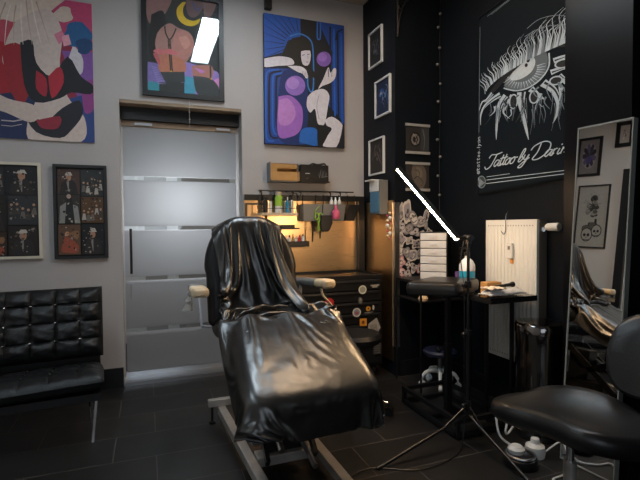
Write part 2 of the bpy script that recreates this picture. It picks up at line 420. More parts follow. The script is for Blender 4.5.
def art_poster(A):                 # abstract stand-in: red, pink and blue washes with pale curves
    q = A.poly
    q([(-24, -14), (92, 4), (95, 143), (-19, 137)], '8a2540')
    q([(45, -6), (92, 4), (92, 52), (70, 46), (56, 24)], 'b8406a', 4)
    q([(60, 50), (94, 52), (95, 100), (76, 96)], '7a4f9a'); q([(72, 44), (82, 58), (80, 74), (66, 66)], 'c9c4cc', 4)
    q([(-24, 40), (0, 30), (16, 70), (22, 96), (0, 92), (-22, 98)], 'a01c2c', 4)
    q([(-22, 98), (20, 92), (54, 112), (40, 143), (-20, 138)], '1d2a55', 4)
    q([(62, 100), (96, 96), (95, 143), (66, 142)], '26407e', 3); q([(80, 84), (95, 80), (94, 108), (84, 112)], '8b3a80', 4)
    for x, y, r, c in ((-8, 14, 18, 'cdb6a6'), (12, 4, 22, 'd8c8bc'), (40, -2, 20, 'd4c2b4'), (2, 30, 14, 'b6465a'), (62, 14, 10, 'cdbcb0'), (76, 34, 16, '1f5a8c'), (84, 46, 10, '17406e')):
        q([(x+r*math.cos(a)*(1+.25*math.sin(3*a+x)), y+r*.8*math.sin(a)) for a in [k*PI/8 for k in range(16)]], c)
    q([(14, 20), (44, 8), (60, 30), (58, 66), (66, 96), (84, 118), (80, 142), (30, 142), (26, 118), (34, 96), (22, 70), (2, 64), (4, 42)], 'c9b9b2', 5)
    q([(0, 46), (18, 44), (30, 78), (20, 104), (6, 84)], '97202c', 4)
    q([(18, 42), (30, 40), (34, 62), (50, 76), (66, 56), (80, 76), (94, 86), (90, 94), (70, 92), (58, 98), (34, 102), (22, 84)], '14131c', 3)
    q([(34, 70), (44, 78), (44, 96), (34, 88)], 'a11f33', 3); q([(46, 76), (58, 66), (62, 82), (50, 98)], 'ad2236', 3)
    q([(22, 114), (44, 120), (60, 108), (78, 100), (82, 114), (70, 130), (58, 138), (34, 132)], '1a1a26', 3)
    q([(34, 120), (58, 116), (56, 128), (40, 128)], '8f2438', 3)
    q([(-18, 84), (6, 98), (30, 104), (38, 114), (28, 122), (4, 112), (-18, 104)], 'c6b4ac', 4)
    for k in range(7): A.stroke([(4+k*5, 2+3*math.sin(k)), (-2+k*7, 20), (-6+k*9, 44)], (1.6, .4), ('b8a092', 'e2d6cc')[k % 2], 5)
    q([(52, 34), (60, 30), (65, 38), (57, 44)], 'd07b94'); q([(60, 36), (67, 34), (70, 44), (62, 46)], 'e0a0b0')
    A.stroke([(0, 120), (12, 121), (22, 119)], 1.2, 'b9aeb0'); A.stroke([(0, 125), (10, 126), (20, 124)], .8, 'a89ea0')
picture('poster', 'large unframed poster in red, pink and blue washes above the left collage frame', 'poster',
        (-1.12, YW-.0, 1.97), (.75, 0, 0), (0, 0, 1.08), 0, None, .012, [(-23.8, -13.5), (91.7, 3.9), (94.7, 142.9), (-19.3, 136.8)], art_poster)

def art_moon(A):
    A.gain = 1.3
    q = A.poly
    q([(36, -40), (362, 0), (372, 442), (42, 414)], '232a2c')
    q([(40, -40), (150, -40), (110, 70), (60, 105), (38, 60)], '7c5e5c', 4)
    q([(44, 280), (110, 300), (120, 390), (46, 414)], '6a5f98', 4); q([(46, 370), (96, 380), (96, 420), (46, 414)], '2f7f8e', 3)
    q([(200, 270), (300, 300), (370, 330), (372, 440), (205, 430)], '7d6aa6', 4); q([(210, 340), (260, 360), (250, 430), (206, 428)], '3a86a0', 4)
    q([(330, 370), (372, 350), (372, 440), (340, 430)], 'b77aa6', 4)
    q([(60, 60), (110, 40), (120, 120), (80, 150), (84, 260), (60, 270), (48, 180)], '15181c', 4)
    q([(104, 118), (140, 96), (180, 116), (232, 138), (250, 200), (226, 258), (206, 290), (205, 326), (98, 324), (90, 262), (76, 200), (84, 150)], '8a6862', 5)
    q([(160, 140), (200, 126), (240, 150), (248, 204), (222, 258), (180, 262), (150, 220)], '9c6d66', 5)
    q([(180, 160), (215, 152), (232, 190), (205, 214)], 'ab7d74', 5)
    q([(100, 240), (160, 250), (205, 270), (205, 326), (98, 324)], '9b6450', 3)
    A.stroke([(118, 110), (122, 142), (138, 172), (156, 150), (168, 118)], 6, '17181a', 4)
    A.stroke([(137, 172), (142, 240), (148, 322)], 13, '2a2322'); A.stroke([(137, 172), (142, 240), (148, 322)], 4, '5b4638')
    A.disc(136, 198, 5, '201410'); A.disc(146, 322, 4, 'c79a2c')
    q([(66, 230), (86, 216), (110, 222), (140, 216), (178, 236), (160, 244), (120, 240), (92, 244)], 'a85c62', 5)
    q([(66, 242), (84, 236), (98, 280), (90, 290)], '9a4b52', 4)
    q([(98, 326), (206, 322), (208, 372), (120, 372)], '2c3234'); q([(94, 374), (206, 374), (206, 430), (94, 424)], '252a2c')
    q([(240, 292), (330, 290), (336, 340), (300, 362), (250, 350)], '93635a', 5); q([(246, 340), (330, 352), (372, 404), (370, 440), (270, 430)], '2d3336', 4)
    A.stroke([(326, 290), (328, 352)], 8, '2a2322'); A.disc(331, 352, 5, 'b88c2a'); q([(250, 300), (300, 316), (280, 326)], 'a26aa0', 4)
    out = [(196, -6), (172, 26), (176, 70), (204, 98), (240, 104), (268, 90), (278, 66), (252, 78), (222, 74), (202, 54), (200, 20), (212, -6)]
    q(out, 'b89b1e', 4)
    q([(214, -20), (300, -20), (270, 50), (236, 62), (216, 34)], '5d4a4c', 4); A.stroke([(240, -10), (262, 30), (280, 10)], 6, '34487a', 4)
    q([(290, -20), (350, -20), (336, 40), (300, 60)], '6d5754', 4)
    for k in range(10): A.stroke([(60+k*3, 300+k*9), (90+k*4, 310+k*8)], (3, 1), '8f86b8')
picture('framed_painting', 'painting of two torsos and a yellow moon in a wide black frame above the door', 'painting',
        (-.012, YW, 2.38), (.66, 0, 0), (0, 0, .87), .04, M['black'], .03, [(36, -40), (362, -8), (370, 440), (43, 414)], art_moon, pane=True)

def art_blue(A):
    q, st = A.poly, A.stroke
    q([(12, 16), (281, 62), (286, 468), (22, 462)], '0b1420')
    q([(12, 16), (130, 36), (132, 96), (90, 110), (74, 150), (16, 168)], '1450a8')
    for k in range(13):
        a = R(95+k*11); st([(128+50*math.cos(a), 128-50*math.sin(a)), (128+150*math.cos(a), 128-150*math.sin(a))], (3.2, 1.2), '0a2450')
    q([(16, 205), (150, 205), (150, 460), (22, 462)], '0f3f8e')
    for k, c in enumerate(('1b5cb8', '0b1420', '1b5cb8', '0b1420', '163f86')):
        o = k*11; st([(64+o*.6, 208+o*.5), (30+o, 214+o*.5), (22+o, 240), (22+o, 330), (26+o, 440-o), (50+o, 452-o*.9)], 6, c, 5)
    q([(78, 212), (150, 212), (150, 440), (60, 440), (66, 250)], '0e2a66', 3)
    for x, y, r, c in ((116, 262, 33, '8d69c0'), (108, 254, 20, 'a983cf')): A.disc(x, y, r, c, r*1.02)
    q([(62, 300), (100, 296), (134, 326), (142, 366), (134, 412), (104, 436), (62, 430)], '9a63bc', 5)
    q([(64, 312), (92, 306), (114, 334), (116, 370), (94, 396), (64, 388)], 'b77fc6', 5)
    q([(130, 452), (136, 414), (160, 402), (190, 410), (192, 462)], '1c63b8', 4)
    q([(190, 44), (281, 62), (286, 390), (262, 360), (230, 330), (240, 150)], '14408e')
    for k, c in enumerate(('0b1420', '1d5dbc', '0b1420', '1a55b0')):
        x = 232+k*13; st([(x, 64+k*8), (x+2, 200), (x+6, 350+k*12)], 6, c)
    st([(188, 46), (188, 98), (192, 106), (198, 100), (198, 48)], 5, '2a66bc', 4)
    st([(252, 110), (258, 84), (276, 74)], 5, '0b1420', 4)
    st([(96, 96), (130, 88), (164, 108), (174, 150), (176, 260), (168, 282), (158, 262), (156, 230)], 4.5, '2f78c4', 6)
    q([(104, 102), (140, 98), (162, 116), (168, 160), (166, 196), (196, 240), (156, 226), (110, 210), (98, 182), (64, 178), (88, 130)], '0a0d12', 4)
    q([(134, 146), (164, 144), (165, 176), (156, 194), (140, 190), (134, 166)], 'cfcad6', 2)
    st([(137, 160), (146, 157)], 2.2, '101010'); st([(154, 156), (162, 156)], 2.2, '101010'); st([(151, 182), (157, 182)], 2.4, '7c2c3c'); st([(156, 160), (157, 172)], 1, '6a6470')
    q([(14, 172), (60, 164), (96, 168), (110, 180), (106, 192), (60, 196), (15, 200)], 'd3cfd8', 4)
    q([(90, 196), (128, 196), (150, 208), (158, 232), (150, 236), (140, 222), (120, 214)], 'd3cfd8', 4)
    for k in range(4): st([(138+k*5, 212), (144+k*4, 234)], 1, '4a4a58')
    A.disc(211, 172, 25, '7e5bb4'); A.disc(206, 166, 15, '9670c8')
    q([(222, 206), (228, 200), (234, 218), (246, 202), (254, 208), (250, 236), (232, 252), (206, 262), (192, 272), (208, 240)], 'd3cfd8', 3)
    st([(226, 204), (228, 232)], 2, '0a0d12'); st([(240, 206), (238, 232)], 1.4, '4a4a58')
    q([(156, 300), (176, 280), (210, 272), (230, 292), (226, 330), (214, 390), (192, 388), (182, 340), (166, 352), (154, 330)], 'd3d0d8', 4)
    st([(196, 290), (188, 330), (196, 372)], 1.2, '55546a', 4)
    q([(216, 376), (240, 364), (272, 384), (276, 404), (256, 466), (210, 464), (226, 428), (240, 404), (222, 394)], 'd3d0d8', 3)
    q([(190, 392), (216, 396), (228, 420), (206, 464), (192, 464)], '0a0d12', 3)
picture('canvas_painting', 'blue canvas painting of a black-haired woman with purple orbs near the corner', 'painting',
        (1.0, YW, 2.04), (.775, 0, 0), (0, 0, 1.15), 0, None, .035, [(12, 16), (281, 62), (286, 468), (22, 462)], art_blue, mount=M['dark_wall'])

def art_collage(cells, W, H, seed):
    def fn(A):
        rnd = random.Random(seed); A.gain = 1.2
        A.poly([(0, 0), (W, 0), (W, H), (0, H)], '0b0c0f')
        for (x0, y0, x1, y1, bg, kind) in cells:
            A.poly([(x0, y0), (x1, y0), (x1, y1), (x0, y1)], bg); w, h = x1-x0, y1-y0; cx = x0+w*.5
            for _ in range(7):
                a, c = x0+rnd.random()*w*.8, y0+rnd.random()*h*.8
                A.poly([(a, c), (a+w*.2*rnd.random()+2, c), (a+w*.15, c+h*.2*rnd.random()+2)], rnd.choice(('2a2c30', '16181c', '3a2e28', '1a2028')))
            if kind == 'one':          # a cap, a face and shoulders
                A.poly([(cx-w*.42, y1), (cx-w*.3, y0+h*.55), (cx-w*.1, y0+h*.44), (cx+w*.1, y0+h*.44), (cx+w*.32, y0+h*.55), (cx+w*.42, y1)], '211d1d')
                A.disc(cx, y0+h*.34, w*.12, '8d6a56', w*.16); A.poly([(cx-w*.17, y0+h*.26), (cx-w*.08, y0+h*.13), (cx+w*.1, y0+h*.13), (cx+w*.18, y0+h*.26)], '9c968e')
                A.stroke([(cx-w*.04, y0+h*.5), (cx, y0+h*.9)], (w*.12, w*.02), '6f6a68')
            elif kind == 'crowd':
                for k in range(5):
                    a, c = x0+w*(.12+.19*k), y0+h*rnd.uniform(.25, .6)
                    A.poly([(a-w*.1, c+h*.34), (a-w*.05, c+h*.1), (a+w*.06, c+h*.1), (a+w*.1, c+h*.34)], rnd.choice(('8c8780', '35302c', '55504c'))); A.disc(a, c, w*.05, '8e6f5c')
            elif kind == 'warm':
                A.poly([(x0+w*.1, y1-h*.1), (x0+w*.3, y0+h*.4), (x0+w*.6, y0+h*.5), (x1-w*.1, y1-h*.3), (x1-w*.2, y1-h*.05)], '7a3c2c', 3)
                A.disc(cx-w*.1, y0+h*.3, w*.1, '9a7058'); A.poly([(x0+w*.4, y0+h*.3), (x1-w*.1, y0+h*.2), (x1-w*.15, y0+h*.5)], '6d5038', 3)
            elif kind == 'pale':
                A.poly([(x0+w*.05, y1), (x0+w*.1, y0+h*.4), (x0+w*.4, y0+h*.25), (x1-w*.1, y0+h*.4), (x1, y1)], '6f706e')
                A.poly([(cx-w*.2, y1), (cx-w*.1, y0+h*.1), (cx+w*.15, y0+h*.1), (cx+w*.25, y1)], '17191b'); A.disc(cx, y0+h*.05, w*.1, '8f7a6c')
            for _ in range(26):
                a, c = x0+rnd.uniform(.03, .9)*w, y0+rnd.uniform(.03, .92)*h; e_ = rnd.uniform(.02, .07)*w
                A.poly([(a, c), (a+e_*rnd.uniform(.5, 2), c+e_*rnd.uniform(-.4, .6)), (a+e_, c+e_*rnd.uniform(.8, 2)), (a-e_*.3, c+e_)], rnd.choice(('0d0e11', '17181b', '6f6a64', '2c2724', '4a4038', '1a1d22', '8a8078')))
    return fn
picture('collage_frame', 'dark photo collage in a thin cream frame above the left end of the sofa', 'picture frame',
        (-1.2, YW, 1.07), (.455, 0, 0), (0, 0, .725), .02, mat('cream_frame', (.62, .58, .48), .5), .025, [(0, 0), (260, 0), (260, 400), (0, 400)],
        art_collage([(4, 4, 120, 130, '1c1e22', 'crowd'), (130, 4, 256, 130, '0e1014', 'one'), (4, 134, 132, 290, '15120f', 'one'), (136, 134, 256, 262, '23262a', 'crowd'),
                     (4, 294, 130, 396, '2a1c12', 'warm'), (136, 266, 256, 396, '1a1512', 'one')], 260, 400, 3))
picture('collage_frame', 'photo collage in a black frame on the grey wall just left of the door', 'picture frame',
        (-.665, YW, 1.06), (.375, 0, 0), (0, 0, .732), .022, M['black'], .03, [(0, 0), (220, 0), (220, 400), (0, 400)],
        art_collage([(4, 6, 106, 120, '3c2c26', 'one'), (112, 6, 216, 128, '24282a', 'crowd'), (4, 124, 106, 252, '2a2622', 'pale'), (112, 132, 216, 250, '46321f', 'crowd'),
                     (4, 258, 106, 394, '4b382a', 'warm'), (112, 256, 216, 394, '101216', 'one')], 220, 400, 8))

# three thin white frames on the side of the pier (facing the tattoo chair)
def art_line(seed, bg, ink, n=9):
    def fn(A):
        rnd = random.Random(seed)
        A.poly([(0, 0), (100, 0), (100, 150), (0, 150)], bg)
        for k in range(n):
            x, y = rnd.uniform(25, 75), rnd.uniform(20, 60); pts = [(x, y)]
            for _ in range(5): x += rnd.uniform(-16, 16); y += rnd.uniform(4, 20); pts.append((min(88, max(12, x)), min(140, y)))
            A.stroke(pts, (3.5, .8), ink[k % len(ink)], 4)
        for k in range(4): A.disc(rnd.uniform(30, 70), rnd.uniform(40, 120), rnd.uniform(4, 9), ink[k % len(ink)])
    return fn
for lab, y0, y1, z0, z1, a in (('topmost white frame with a pale line drawing on the black pier', 3.876, 3.62, 2.76, 3.09, art_line(1, '14171c', ('5a6068', '40454c'))),
                               ('middle white frame with a blue drawing on the black pier', 3.753, 3.475, 2.28, 2.61, art_line(2, '0d1e3c', ('2f5f9a', '7c8ca0', '1e3f70'))),
                               ('lowest of the three white frames on the pier, holding a brownish drawing', 3.878, 3.59, 1.77, 2.10, art_line(3, '211d1b', ('5c4f46', '7a7068', '3c342e')))):
    picture('wall_frame', lab, 'picture frame', (XP, y0, z0), (0, y1-y0, 0), (0, 0, z1-z0), .014, mat('white_frame', (.62, .65, .66), .4), .02, [(0, 0), (100, 0), (100, 150), (0, 150)], a, group='white frames on the pier')
# two prints hanging from silver rails on the face of the pier
def art_print(kind):
    def fn(A):
        A.poly([(0, 0), (100, 0), (100, 120), (0, 120)], '2c2a29')
        if kind:
            A.poly([(62, 0), (100, 0), (100, 120), (62, 120)], '37393c')
            for r in (24, 18, 11): A.disc(40, 62, r, ('0c0c0c', '77706a', '111111')[(24, 18, 11).index(r)], r*1.25)
            A.stroke([(30, 40), (44, 60), (36, 84)], 4, '8a827a', 4); A.stroke([(52, 42), (40, 64), (50, 84)], 3, '1a1a1a', 4)
            A.stroke([(72, 20), (80, 60), (76, 104)], (6, 2), '5c5e62', 4)
        else:
            A.poly([(30, 8), (60, 4), (84, 30), (86, 80), (66, 112), (40, 90), (24, 50)], '5e564f', 5); A.poly([(44, 20), (66, 26), (70, 60), (50, 66)], '6e665e', 5)
            A.stroke([(34, 70), (52, 60), (74, 84), (60, 100)], (5, 1), '2c2825', 4); A.stroke([(40, 30), (58, 44), (50, 80)], (4, 1), '3a3531', 4)
    return fn
for lab, z0, z1, k in (('upper print between silver rails with a dark oval emblem, on the pier face', 1.92, 2.18, 1), ('lower print between silver rails behind the tip of the light tube', 1.60, 1.85, 0)):
    t = picture('hanging_print', lab, 'print', (2.095, YP, z0), (.235, 0, 0), (0, 0, z1-z0), 0, None, .004, [(0, 0), (100, 0), (100, 120), (0, 120)], art_print(k), group='prints on the pier face', mount=M['black'])
    for z in (z0, z1-.022): build('rail', bx(2.09, 2.335, YP-.014, YP-.0055, z, z+.022), flat('9a9a98'), t, smooth=False)

# ------------------------------------------------------------ flag with the eye
FO, FU = Vector((XR-.012, 2.90, 1.535)), Vector((0, -.90, .05))
def art_flag(A):
    W_, G = 'b6c6d2', '71808c'
    st, q = A.stroke, A.poly
    # left rule, small side lettering and seal, double base line
    st([(476, 30), (477.5, 133)], .5, G); st([(484, 21), (528, -3)], .5, G); st([(488, 20), (534, -5)], .4, G)
    A.disc(481.7, 182, 4.7, G, 6.3); A.disc(481.7, 182, 3.9, '30383c', 5.3)
    for k in range(5): st([(478.5+k*1.5, 178+k), (480+k*1.2, 187-k)], .5, W_)
    st([(487, 180), (563, 172)], .55, W_); st([(487, 183.5), (563, 175)], .55, W_) ; st([(487, 177), (510, 174)], .4, W_)
    # eye: lids, iris, pupil
    eye = [(503, 90), (506, 82), (512, 74), (520, 68), (529, 64.5), (538, 63), (541, 70), (540, 80), (535, 88), (526, 94), (516, 96), (508, 94)]
    q(eye, '5a666c', 4)
    q([(507, 84), (513, 76), (521, 70), (528, 66), (531, 72), (528, 80), (520, 85), (512, 86)], 'c4d0d8', 4)
    for k in range(46):
        a = R(-10+k*4.6); c = (519.5, 77.5)
        st([(c[0]+13*math.cos(a), c[1]+11*math.sin(a)), (c[0]+20*math.cos(a), c[1]+17*math.sin(a))], (.9, .3), (W_, G)[k % 2])
    st([(503, 92), (508, 94), (516, 96), (526, 94.5), (536, 88), (542, 78), (542, 66)], 1.2, W_, 5)
    A.disc(525, 69, 1.6, '0b0f12', 2.2); A.disc(523.5, 73.5, 1.3, '0b0f12', 1.8)
    q([(486, 98), (494, 88), (506, 76), (520, 66), (534, 60), (548, 58), (563, 60), (563, 65), (548, 62.5), (534, 64.5), (520, 71), (508, 81), (498, 91), (488, 100)], '070a0c', 0)
    rnd = random.Random(5)
    for k in range(74):                                  # lashes
        t = k/73; x = 484+78*t; y = 96-40*t**.62+5*max(0, t-.55); L = (14+26*t)*rnd.uniform(.55, 1.05); lean = -8+20*t+rnd.uniform(-3, 3)
        st([(x, y), (x+lean*.25, y-L*.5), (x+lean*.5-3, y-L*.8), (x+lean, y-L)], (rnd.uniform(.6, 1.5), .15), rnd.choice((W_, W_, G)), 3)
    st([(524, 40), (534, 34), (548, 34), (560, 40)], .5, G, 5); st([(522, 47), (536, 42), (552, 44), (563, 52)], .5, G, 5)
    # clawed drips below the eye
    def claw(p, w0, fill=W_):
        st(p, (w0, .3), fill, 6); st([(x+w0*.16, y) for x, y in p[:-1]], (w0*.3, .2), '10161a', 6)
    for p, w_ in (([(500, 98), (492, 102), (484, 108), (480, 116), (480, 126)], 5), ([(506, 100), (500, 108), (498, 120), (497, 132), (497, 141)], 7),
                  ([(512, 100), (508, 106), (504, 114)], 5), ([(520, 98), (520, 108), (523, 122), (525, 134), (527, 143)], 8), ([(528, 96), (534, 102), (540, 108)], 6),
                  ([(538, 92), (546, 100), (550, 112), (549, 122), (546, 130)], 7), ([(550, 88), (556, 96), (560, 108), (559, 118)], 5),
                  ([(492, 96), (486, 102), (481, 104), (478, 112)], 3.5), ([(544, 84), (554, 82), (562, 86)], 5), ([(546, 74), (556, 72), (563, 76)], 5)):
        claw(p, w_)
    for x, y, rx, ry in ((513, 106, 3, 6), (531, 104, 3, 5), (548, 92, 4, 3), (553, 78, 5, 3)): A.disc(x, y, rx+1.2, W_, ry+1.2); A.disc(x, y, rx, '0b1013', ry)
    for k in range(30):
        x = rnd.uniform(490, 562); y = 112-14*((x-490)/72)+rnd.uniform(-8, 6)
        st([(x, y), (x+rnd.uniform(-5, 5), y+5), (x+rnd.uniform(-7, 7), y+rnd.uniform(8, 18))], (rnd.uniform(1.2, 3), .2), (W_, G, '20282e')[k % 3], 4)
    for k in range(26):
        x = rnd.uniform(490, 560); y = rnd.uniform(100, 116); st([(x, y), (x+rnd.uniform(-2, 2), y+8), (x+rnd.uniform(-2, 2), y+rnd.uniform(12, 26))], (.7, .15), G, 3)
    # script: Tattoo by Darin(a)
    def wr(strokes, x, y, s, m=W_):
        for p in strokes: st([(x+s*(a+.35*b), y-s*b-(x+s*a-487)*.165) for a, b in p], .9, m, 5)
    gl = dict(T=[[(-.3, 1.6), (0, 2.1), (.8, 2.0), (1.7, 2.2)], [(.9, 2.0), (.7, 1), (.4, .1), (-.2, -.2), (-.6, .3)]],
              a=[[(.7, .9), (.2, 1), (-.05, .4), (.2, 0), (.6, .5), (.75, .95), (.65, .2), (.85, 0), (1.1, .35)]],
              t=[[(.3, 1.7), (.15, .5), (.25, 0), (.6, .3)], [(-.1, 1.15), (.6, 1.25)]],
              o=[[(.4, 1), (0, .6), (.1, 0), (.5, .1), (.6, .7), (.35, 1), (.75, .85), (.95, .9)]],
              b=[[(.1, .3), (.5, 1.4), (.45, 2), (.2, 1.6), (.05, .2), (.3, 0), (.6, .4), (.4, .8), (.15, .55)]],
              y=[[(.1, 1), (.1, .4), (.4, .2), (.7, .9), (.55, 0), (.2, -.9), (-.3, -.9), (.1, -.3), (.9, .4)]],
              D=[[(.3, 2.3), (.25, 1), (-.1, 0), (.8, -.1), (1.7, .8), (1.6, 2), (.6, 2.5), (-.5, 2.1), (-.8, 1.5)]],
              r=[[(.15, 1), (.1, .05)], [(.1, .6), (.35, .95), (.55, .9)]],
              i=[[(.15, .9), (.1, .2), (.25, 0), (.4, .2)], [(.2, 1.35), (.26, 1.5)]],
              n=[[(.1, 1), (.05, 0)], [(.05, .5), (.35, 1), (.6, .8), (.5, .1), (.8, .1)]])
    x = 489; s = 6.0
    for ch, adv in (('T', 1.35), ('a', 1.05), ('t', .65), ('t', .65), ('o', 1.0), ('o', 1.0), (' ', .6), ('b', .85), ('y', 1.1), (' ', .9), ('D', 1.95), ('a', 1.05), ('r', .85), ('i', .6), ('n', .95), ('a', 1)):
        if x > 559: break
        if ch != ' ': wr(gl[ch], x, 168.5, s)
        x += adv*s*.77
    # side lettering @tattoo.lyan, read upwards
    g2 = {'@': [[(.7, .3), (.3, .3), (.3, .7), (.6, .7), (.7, .2), (1, .5), (.8, 1), (.2, 1), (0, .5), (.2, 0), (.8, 0)]], 't': [[(.3, 1), (.3, .1), (.6, 0)], [(0, .7), (.6, .7)]],
          'a': [[(.6, .6), (.1, .6), (.1, 0), (.5, .1), (.6, .6), (.6, 0)]], 'o': [[(.3, .65), (0, .3), (.3, 0), (.6, .3), (.3, .65)]], '.': [[(.1, 0), (.2, .1)]],
          'l': [[(.2, 1), (.2, 0)]], 'y': [[(0, .6), (.3, .1)], [(.6, .6), (.3, 0), (0, -.4)]], 'n': [[(0, .6), (0, 0)], [(0, .4), (.3, .6), (.55, .4), (.55, 0)]]}
    yy = 174
    for ch in '@tattoo.lyan':
        for p in g2[ch]: st([(480.6-b*3.6, yy-a*3.6) for a, b in p], .55, W_)
        yy -= 3.3 if ch not in '.l' else 2.2
fl = empty('wall_flag', FO+FU/2, 'large black cloth flag with a white clawed eye and script lettering on the dark wall', 'flag')
b = B(); nu, nv = 40, 50; g = []
def flag_off(u, v): return -.004*abs(math.sin(u*9+v*2))*(1-v*.3) - .003*math.sin(v*14+u*5)
for j in range(nv+1):
    g.append([b.verts.new(FO+FU*(i/nu)+Vector((-.001, 0, 1.365*(j/nv)+.02*(i/nu)*(j/nv)))) for i in range(nu+1)])
for j in range(nv):
    for i in range(nu): b.faces.new((g[j][i], g[j][i+1], g[j+1][i+1], g[j+1][i]))
build('cloth', b, mat('flag_cloth', (.007, .011, .016), .7, bump=(8, .35), Specular_IOR_Level=.1), fl, solid=.002)
A = Art(FO+Vector((-.003, 0, 0)), FU, (0, 0, 1.37), [(474, 21), (565, -22), (565, 179), (478, 195)]); art_flag(A); A.done('print', fl)
b = B(); tube(b, [FO+Vector((-.006, 0.0, 1.365)), FO+FU+Vector((-.006, 0, 1.385))], .004, 8); build('hem', b, M['black'], fl)
# ------------------------------------------------------------ string of bulbs in the corner
b = B(); cx, cyy = 2.428, 3.395
tube(b, spline([(cx+.012, cyy, 3.4), (cx, cyy, 2.9), (cx+.006, cyy, 2.4), (cx-.002, cyy, 1.9), (cx, cyy, 1.3)], 6), .003, 6)
sl = empty('string_light', (cx, cyy, 1.3), 'string of small unlit bulbs hanging down the black corner beside the prints', 'string light')
build('cable', b, M['black'], sl)
for i, z in enumerate((3.3, 3.144, 3.023, 2.85, 2.703, 2.539, 2.382, 2.208, 2.051, 1.902, 1.735, 1.568, 1.42)):
    dx = (-.02, .01, -.012, .004)[i % 4]
    b = B(); ball(b, (cx+dx-.012, cyy-.012, z), .013, 10); build('bulb', b, M['basket'], sl)
# scrolled iron bracket at the top of the pier edge
b = B(); pb = Vector((XP+.02, YP-.012, 2.9))
tube(b, spline([pb, pb+vec(.02, 0, .16), pb+vec(.08, 0, .30), pb+vec(.19, 0, .40), pb+vec(.34, 0, .46)], 6), .008, 8)
tube(b, [pb, pb+vec(0, 0, .5)], .008, 8); tube(b, [pb+vec(0, 0, .49), pb+vec(.36, 0, .49)], .008, 8)
for k in range(5): tube(b, [pb+vec(.0, 0, .12+k*.08), pb+vec(.015+k*.045, 0, .14+k*.085)], .005, 6)
for (a, c, r) in ((.05, .36, .03), (.12, .42, .028), (.03, .25, .02)): tube(b, [pb+vec(a+r*math.cos(t*PI/6), 0, c+r*math.sin(t*PI/6)) for t in range(12)], .005, 6)
tag(build('iron_bracket', b, M['black_metal']), 'ornamental black iron bracket high at the edge of the pier', 'bracket')
tag(build('sensor_box', bx(1.01, 1.075, YW-.05, YW-.001, 3.23, 3.33), M['black'], smooth=False, bevel=.006), 'small dark box fixed high on the grey wall above the blue canvas painting', 'sensor')

# ------------------------------------------------------------ steel wall panels
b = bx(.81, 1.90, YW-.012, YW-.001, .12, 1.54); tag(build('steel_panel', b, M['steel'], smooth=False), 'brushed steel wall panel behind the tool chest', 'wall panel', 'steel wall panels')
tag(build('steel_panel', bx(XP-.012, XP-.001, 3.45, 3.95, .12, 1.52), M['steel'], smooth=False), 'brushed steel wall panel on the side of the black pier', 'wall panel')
b = bx(.81, 1.975, YW-.045, YW-.013, 1.535, 1.585); tag(build('top_rail', b, M['black'], smooth=False), 'black bar running along the top of the steel panel', 'rail')
tag(build('corner_post', bx(1.905, 1.965, YW-.07, YW-.013, 0, 1.534), M['black_metal'], smooth=False), 'black upright post between the two steel panels in the corner', 'post')
b = B()
for a in ((.82, .835, 1.19, 1.51), (1.0, 1.015, 1.19, 1.51), (.835, 1.0, 1.495, 1.51), (.835, 1.0, 1.19, 1.205)): box(b, a[0], a[1], YW-.03, YW-.0125, a[2], a[3])
tag(build('wooden_frame', b, mat('brown_frame', (.10, .06, .035), .5), smooth=False), 'thin brown frame on the steel panel beside the chair back', 'frame')
b = B(); tube(b, [(.93, YW-.07, 1.62), (1.85, YW-.07, 1.62)], .006, 8)
for x in (.96, 1.2, 1.45, 1.8): tube(b, [(x, YW-.07, 1.62), (x, YW-.002, 1.62)], .006, 8)
rail = empty('utensil_rail', (1.4, YW-.07, 1.6), 'thin black utensil rail with hooks above the steel panel', 'rail')
build('rod', b, M['black_metal'], rail)
for x in (.945, 1.235, 1.31, 1.6, 1.70):
    b = B(); tube(b, spline([(x, YW-.07, 1.612), (x+.008, YW-.085, 1.605), (x, YW-.085, 1.57), (x-.012, YW-.085, 1.53)], 5), .006, 8); build('hook', b, M['black_metal'], rail)
# wooden shelf with bottles
sh = empty('wall_shelf', (1.1, YW-.08, 1.40), 'narrow pale wooden shelf with bottles on the steel panel', 'shelf')
build('board', bx(.93, 1.27, YW-.15, YW-.013, 1.40, 1.422), M['wood'], sh, smooth=False)
b = B()
for x in (.94, 1.26): tube(b, [(x, YW-.14, 1.42), (x, YW-.14, 1.59), (x, YW-.07, 1.60)], .004, 6)
tube(b, [(.94, YW-.142, 1.46), (1.26, YW-.142, 1.46)], .003, 6); build('wire_guard', b, M['black_metal'], sh)
def bottle(x, y, z, r, h, mbody, mcap, label, name='bottle', cat='bottle', group='bottles on the wooden shelf', neck=.35):
    e = empty(name, (x, y, z), label, cat, group)
    b = B(); lathe(b, [(0, 0), (r, 0), (r, h*.68), (r*.8, h*.76), (r*neck, h*.80), (r*neck, h*.82)], (x, y, z), 16); build('body', b, mbody, e)
    b = B(); lathe(b, [(0, h*.815), (r*neck*1.25, h*.815), (r*neck*1.1, h*.99), (0, h)], (x, y, z), 12); build('cap', b, mcap, e)
    return e
y = YW-.085
bottle(.985, y, 1.423, .022, .15, M['black'], M['black'], 'black bottle at the left end of the wooden shelf')
bottle(1.03, y, 1.423, .014, .13, M['white'], M['black'], 'slim white bottle left of the green can')
e = empty('spray_can', (1.105, y, 1.423), 'green and white spray can with tan lid in the middle of the wooden shelf', 'spray can')
b = B(); lathe(b, [(0, 0), (.034, 0), (.034, .06), (0, .06)], (1.105, y, 1.423), 18); build('lower_band', b, M['white'], e)
b = B(); lathe(b, [(0, .06), (.0342, .06), (.0342, .14), (.026, .155), (0, .155)], (1.105, y, 1.423), 18); build('body', b, M['green'], e)
b = B(); lathe(b, [(0, .155), (.028, .155), (.028, .185), (0, .188)], (1.105, y, 1.423), 18); build('lid', b, M['wood'], e)
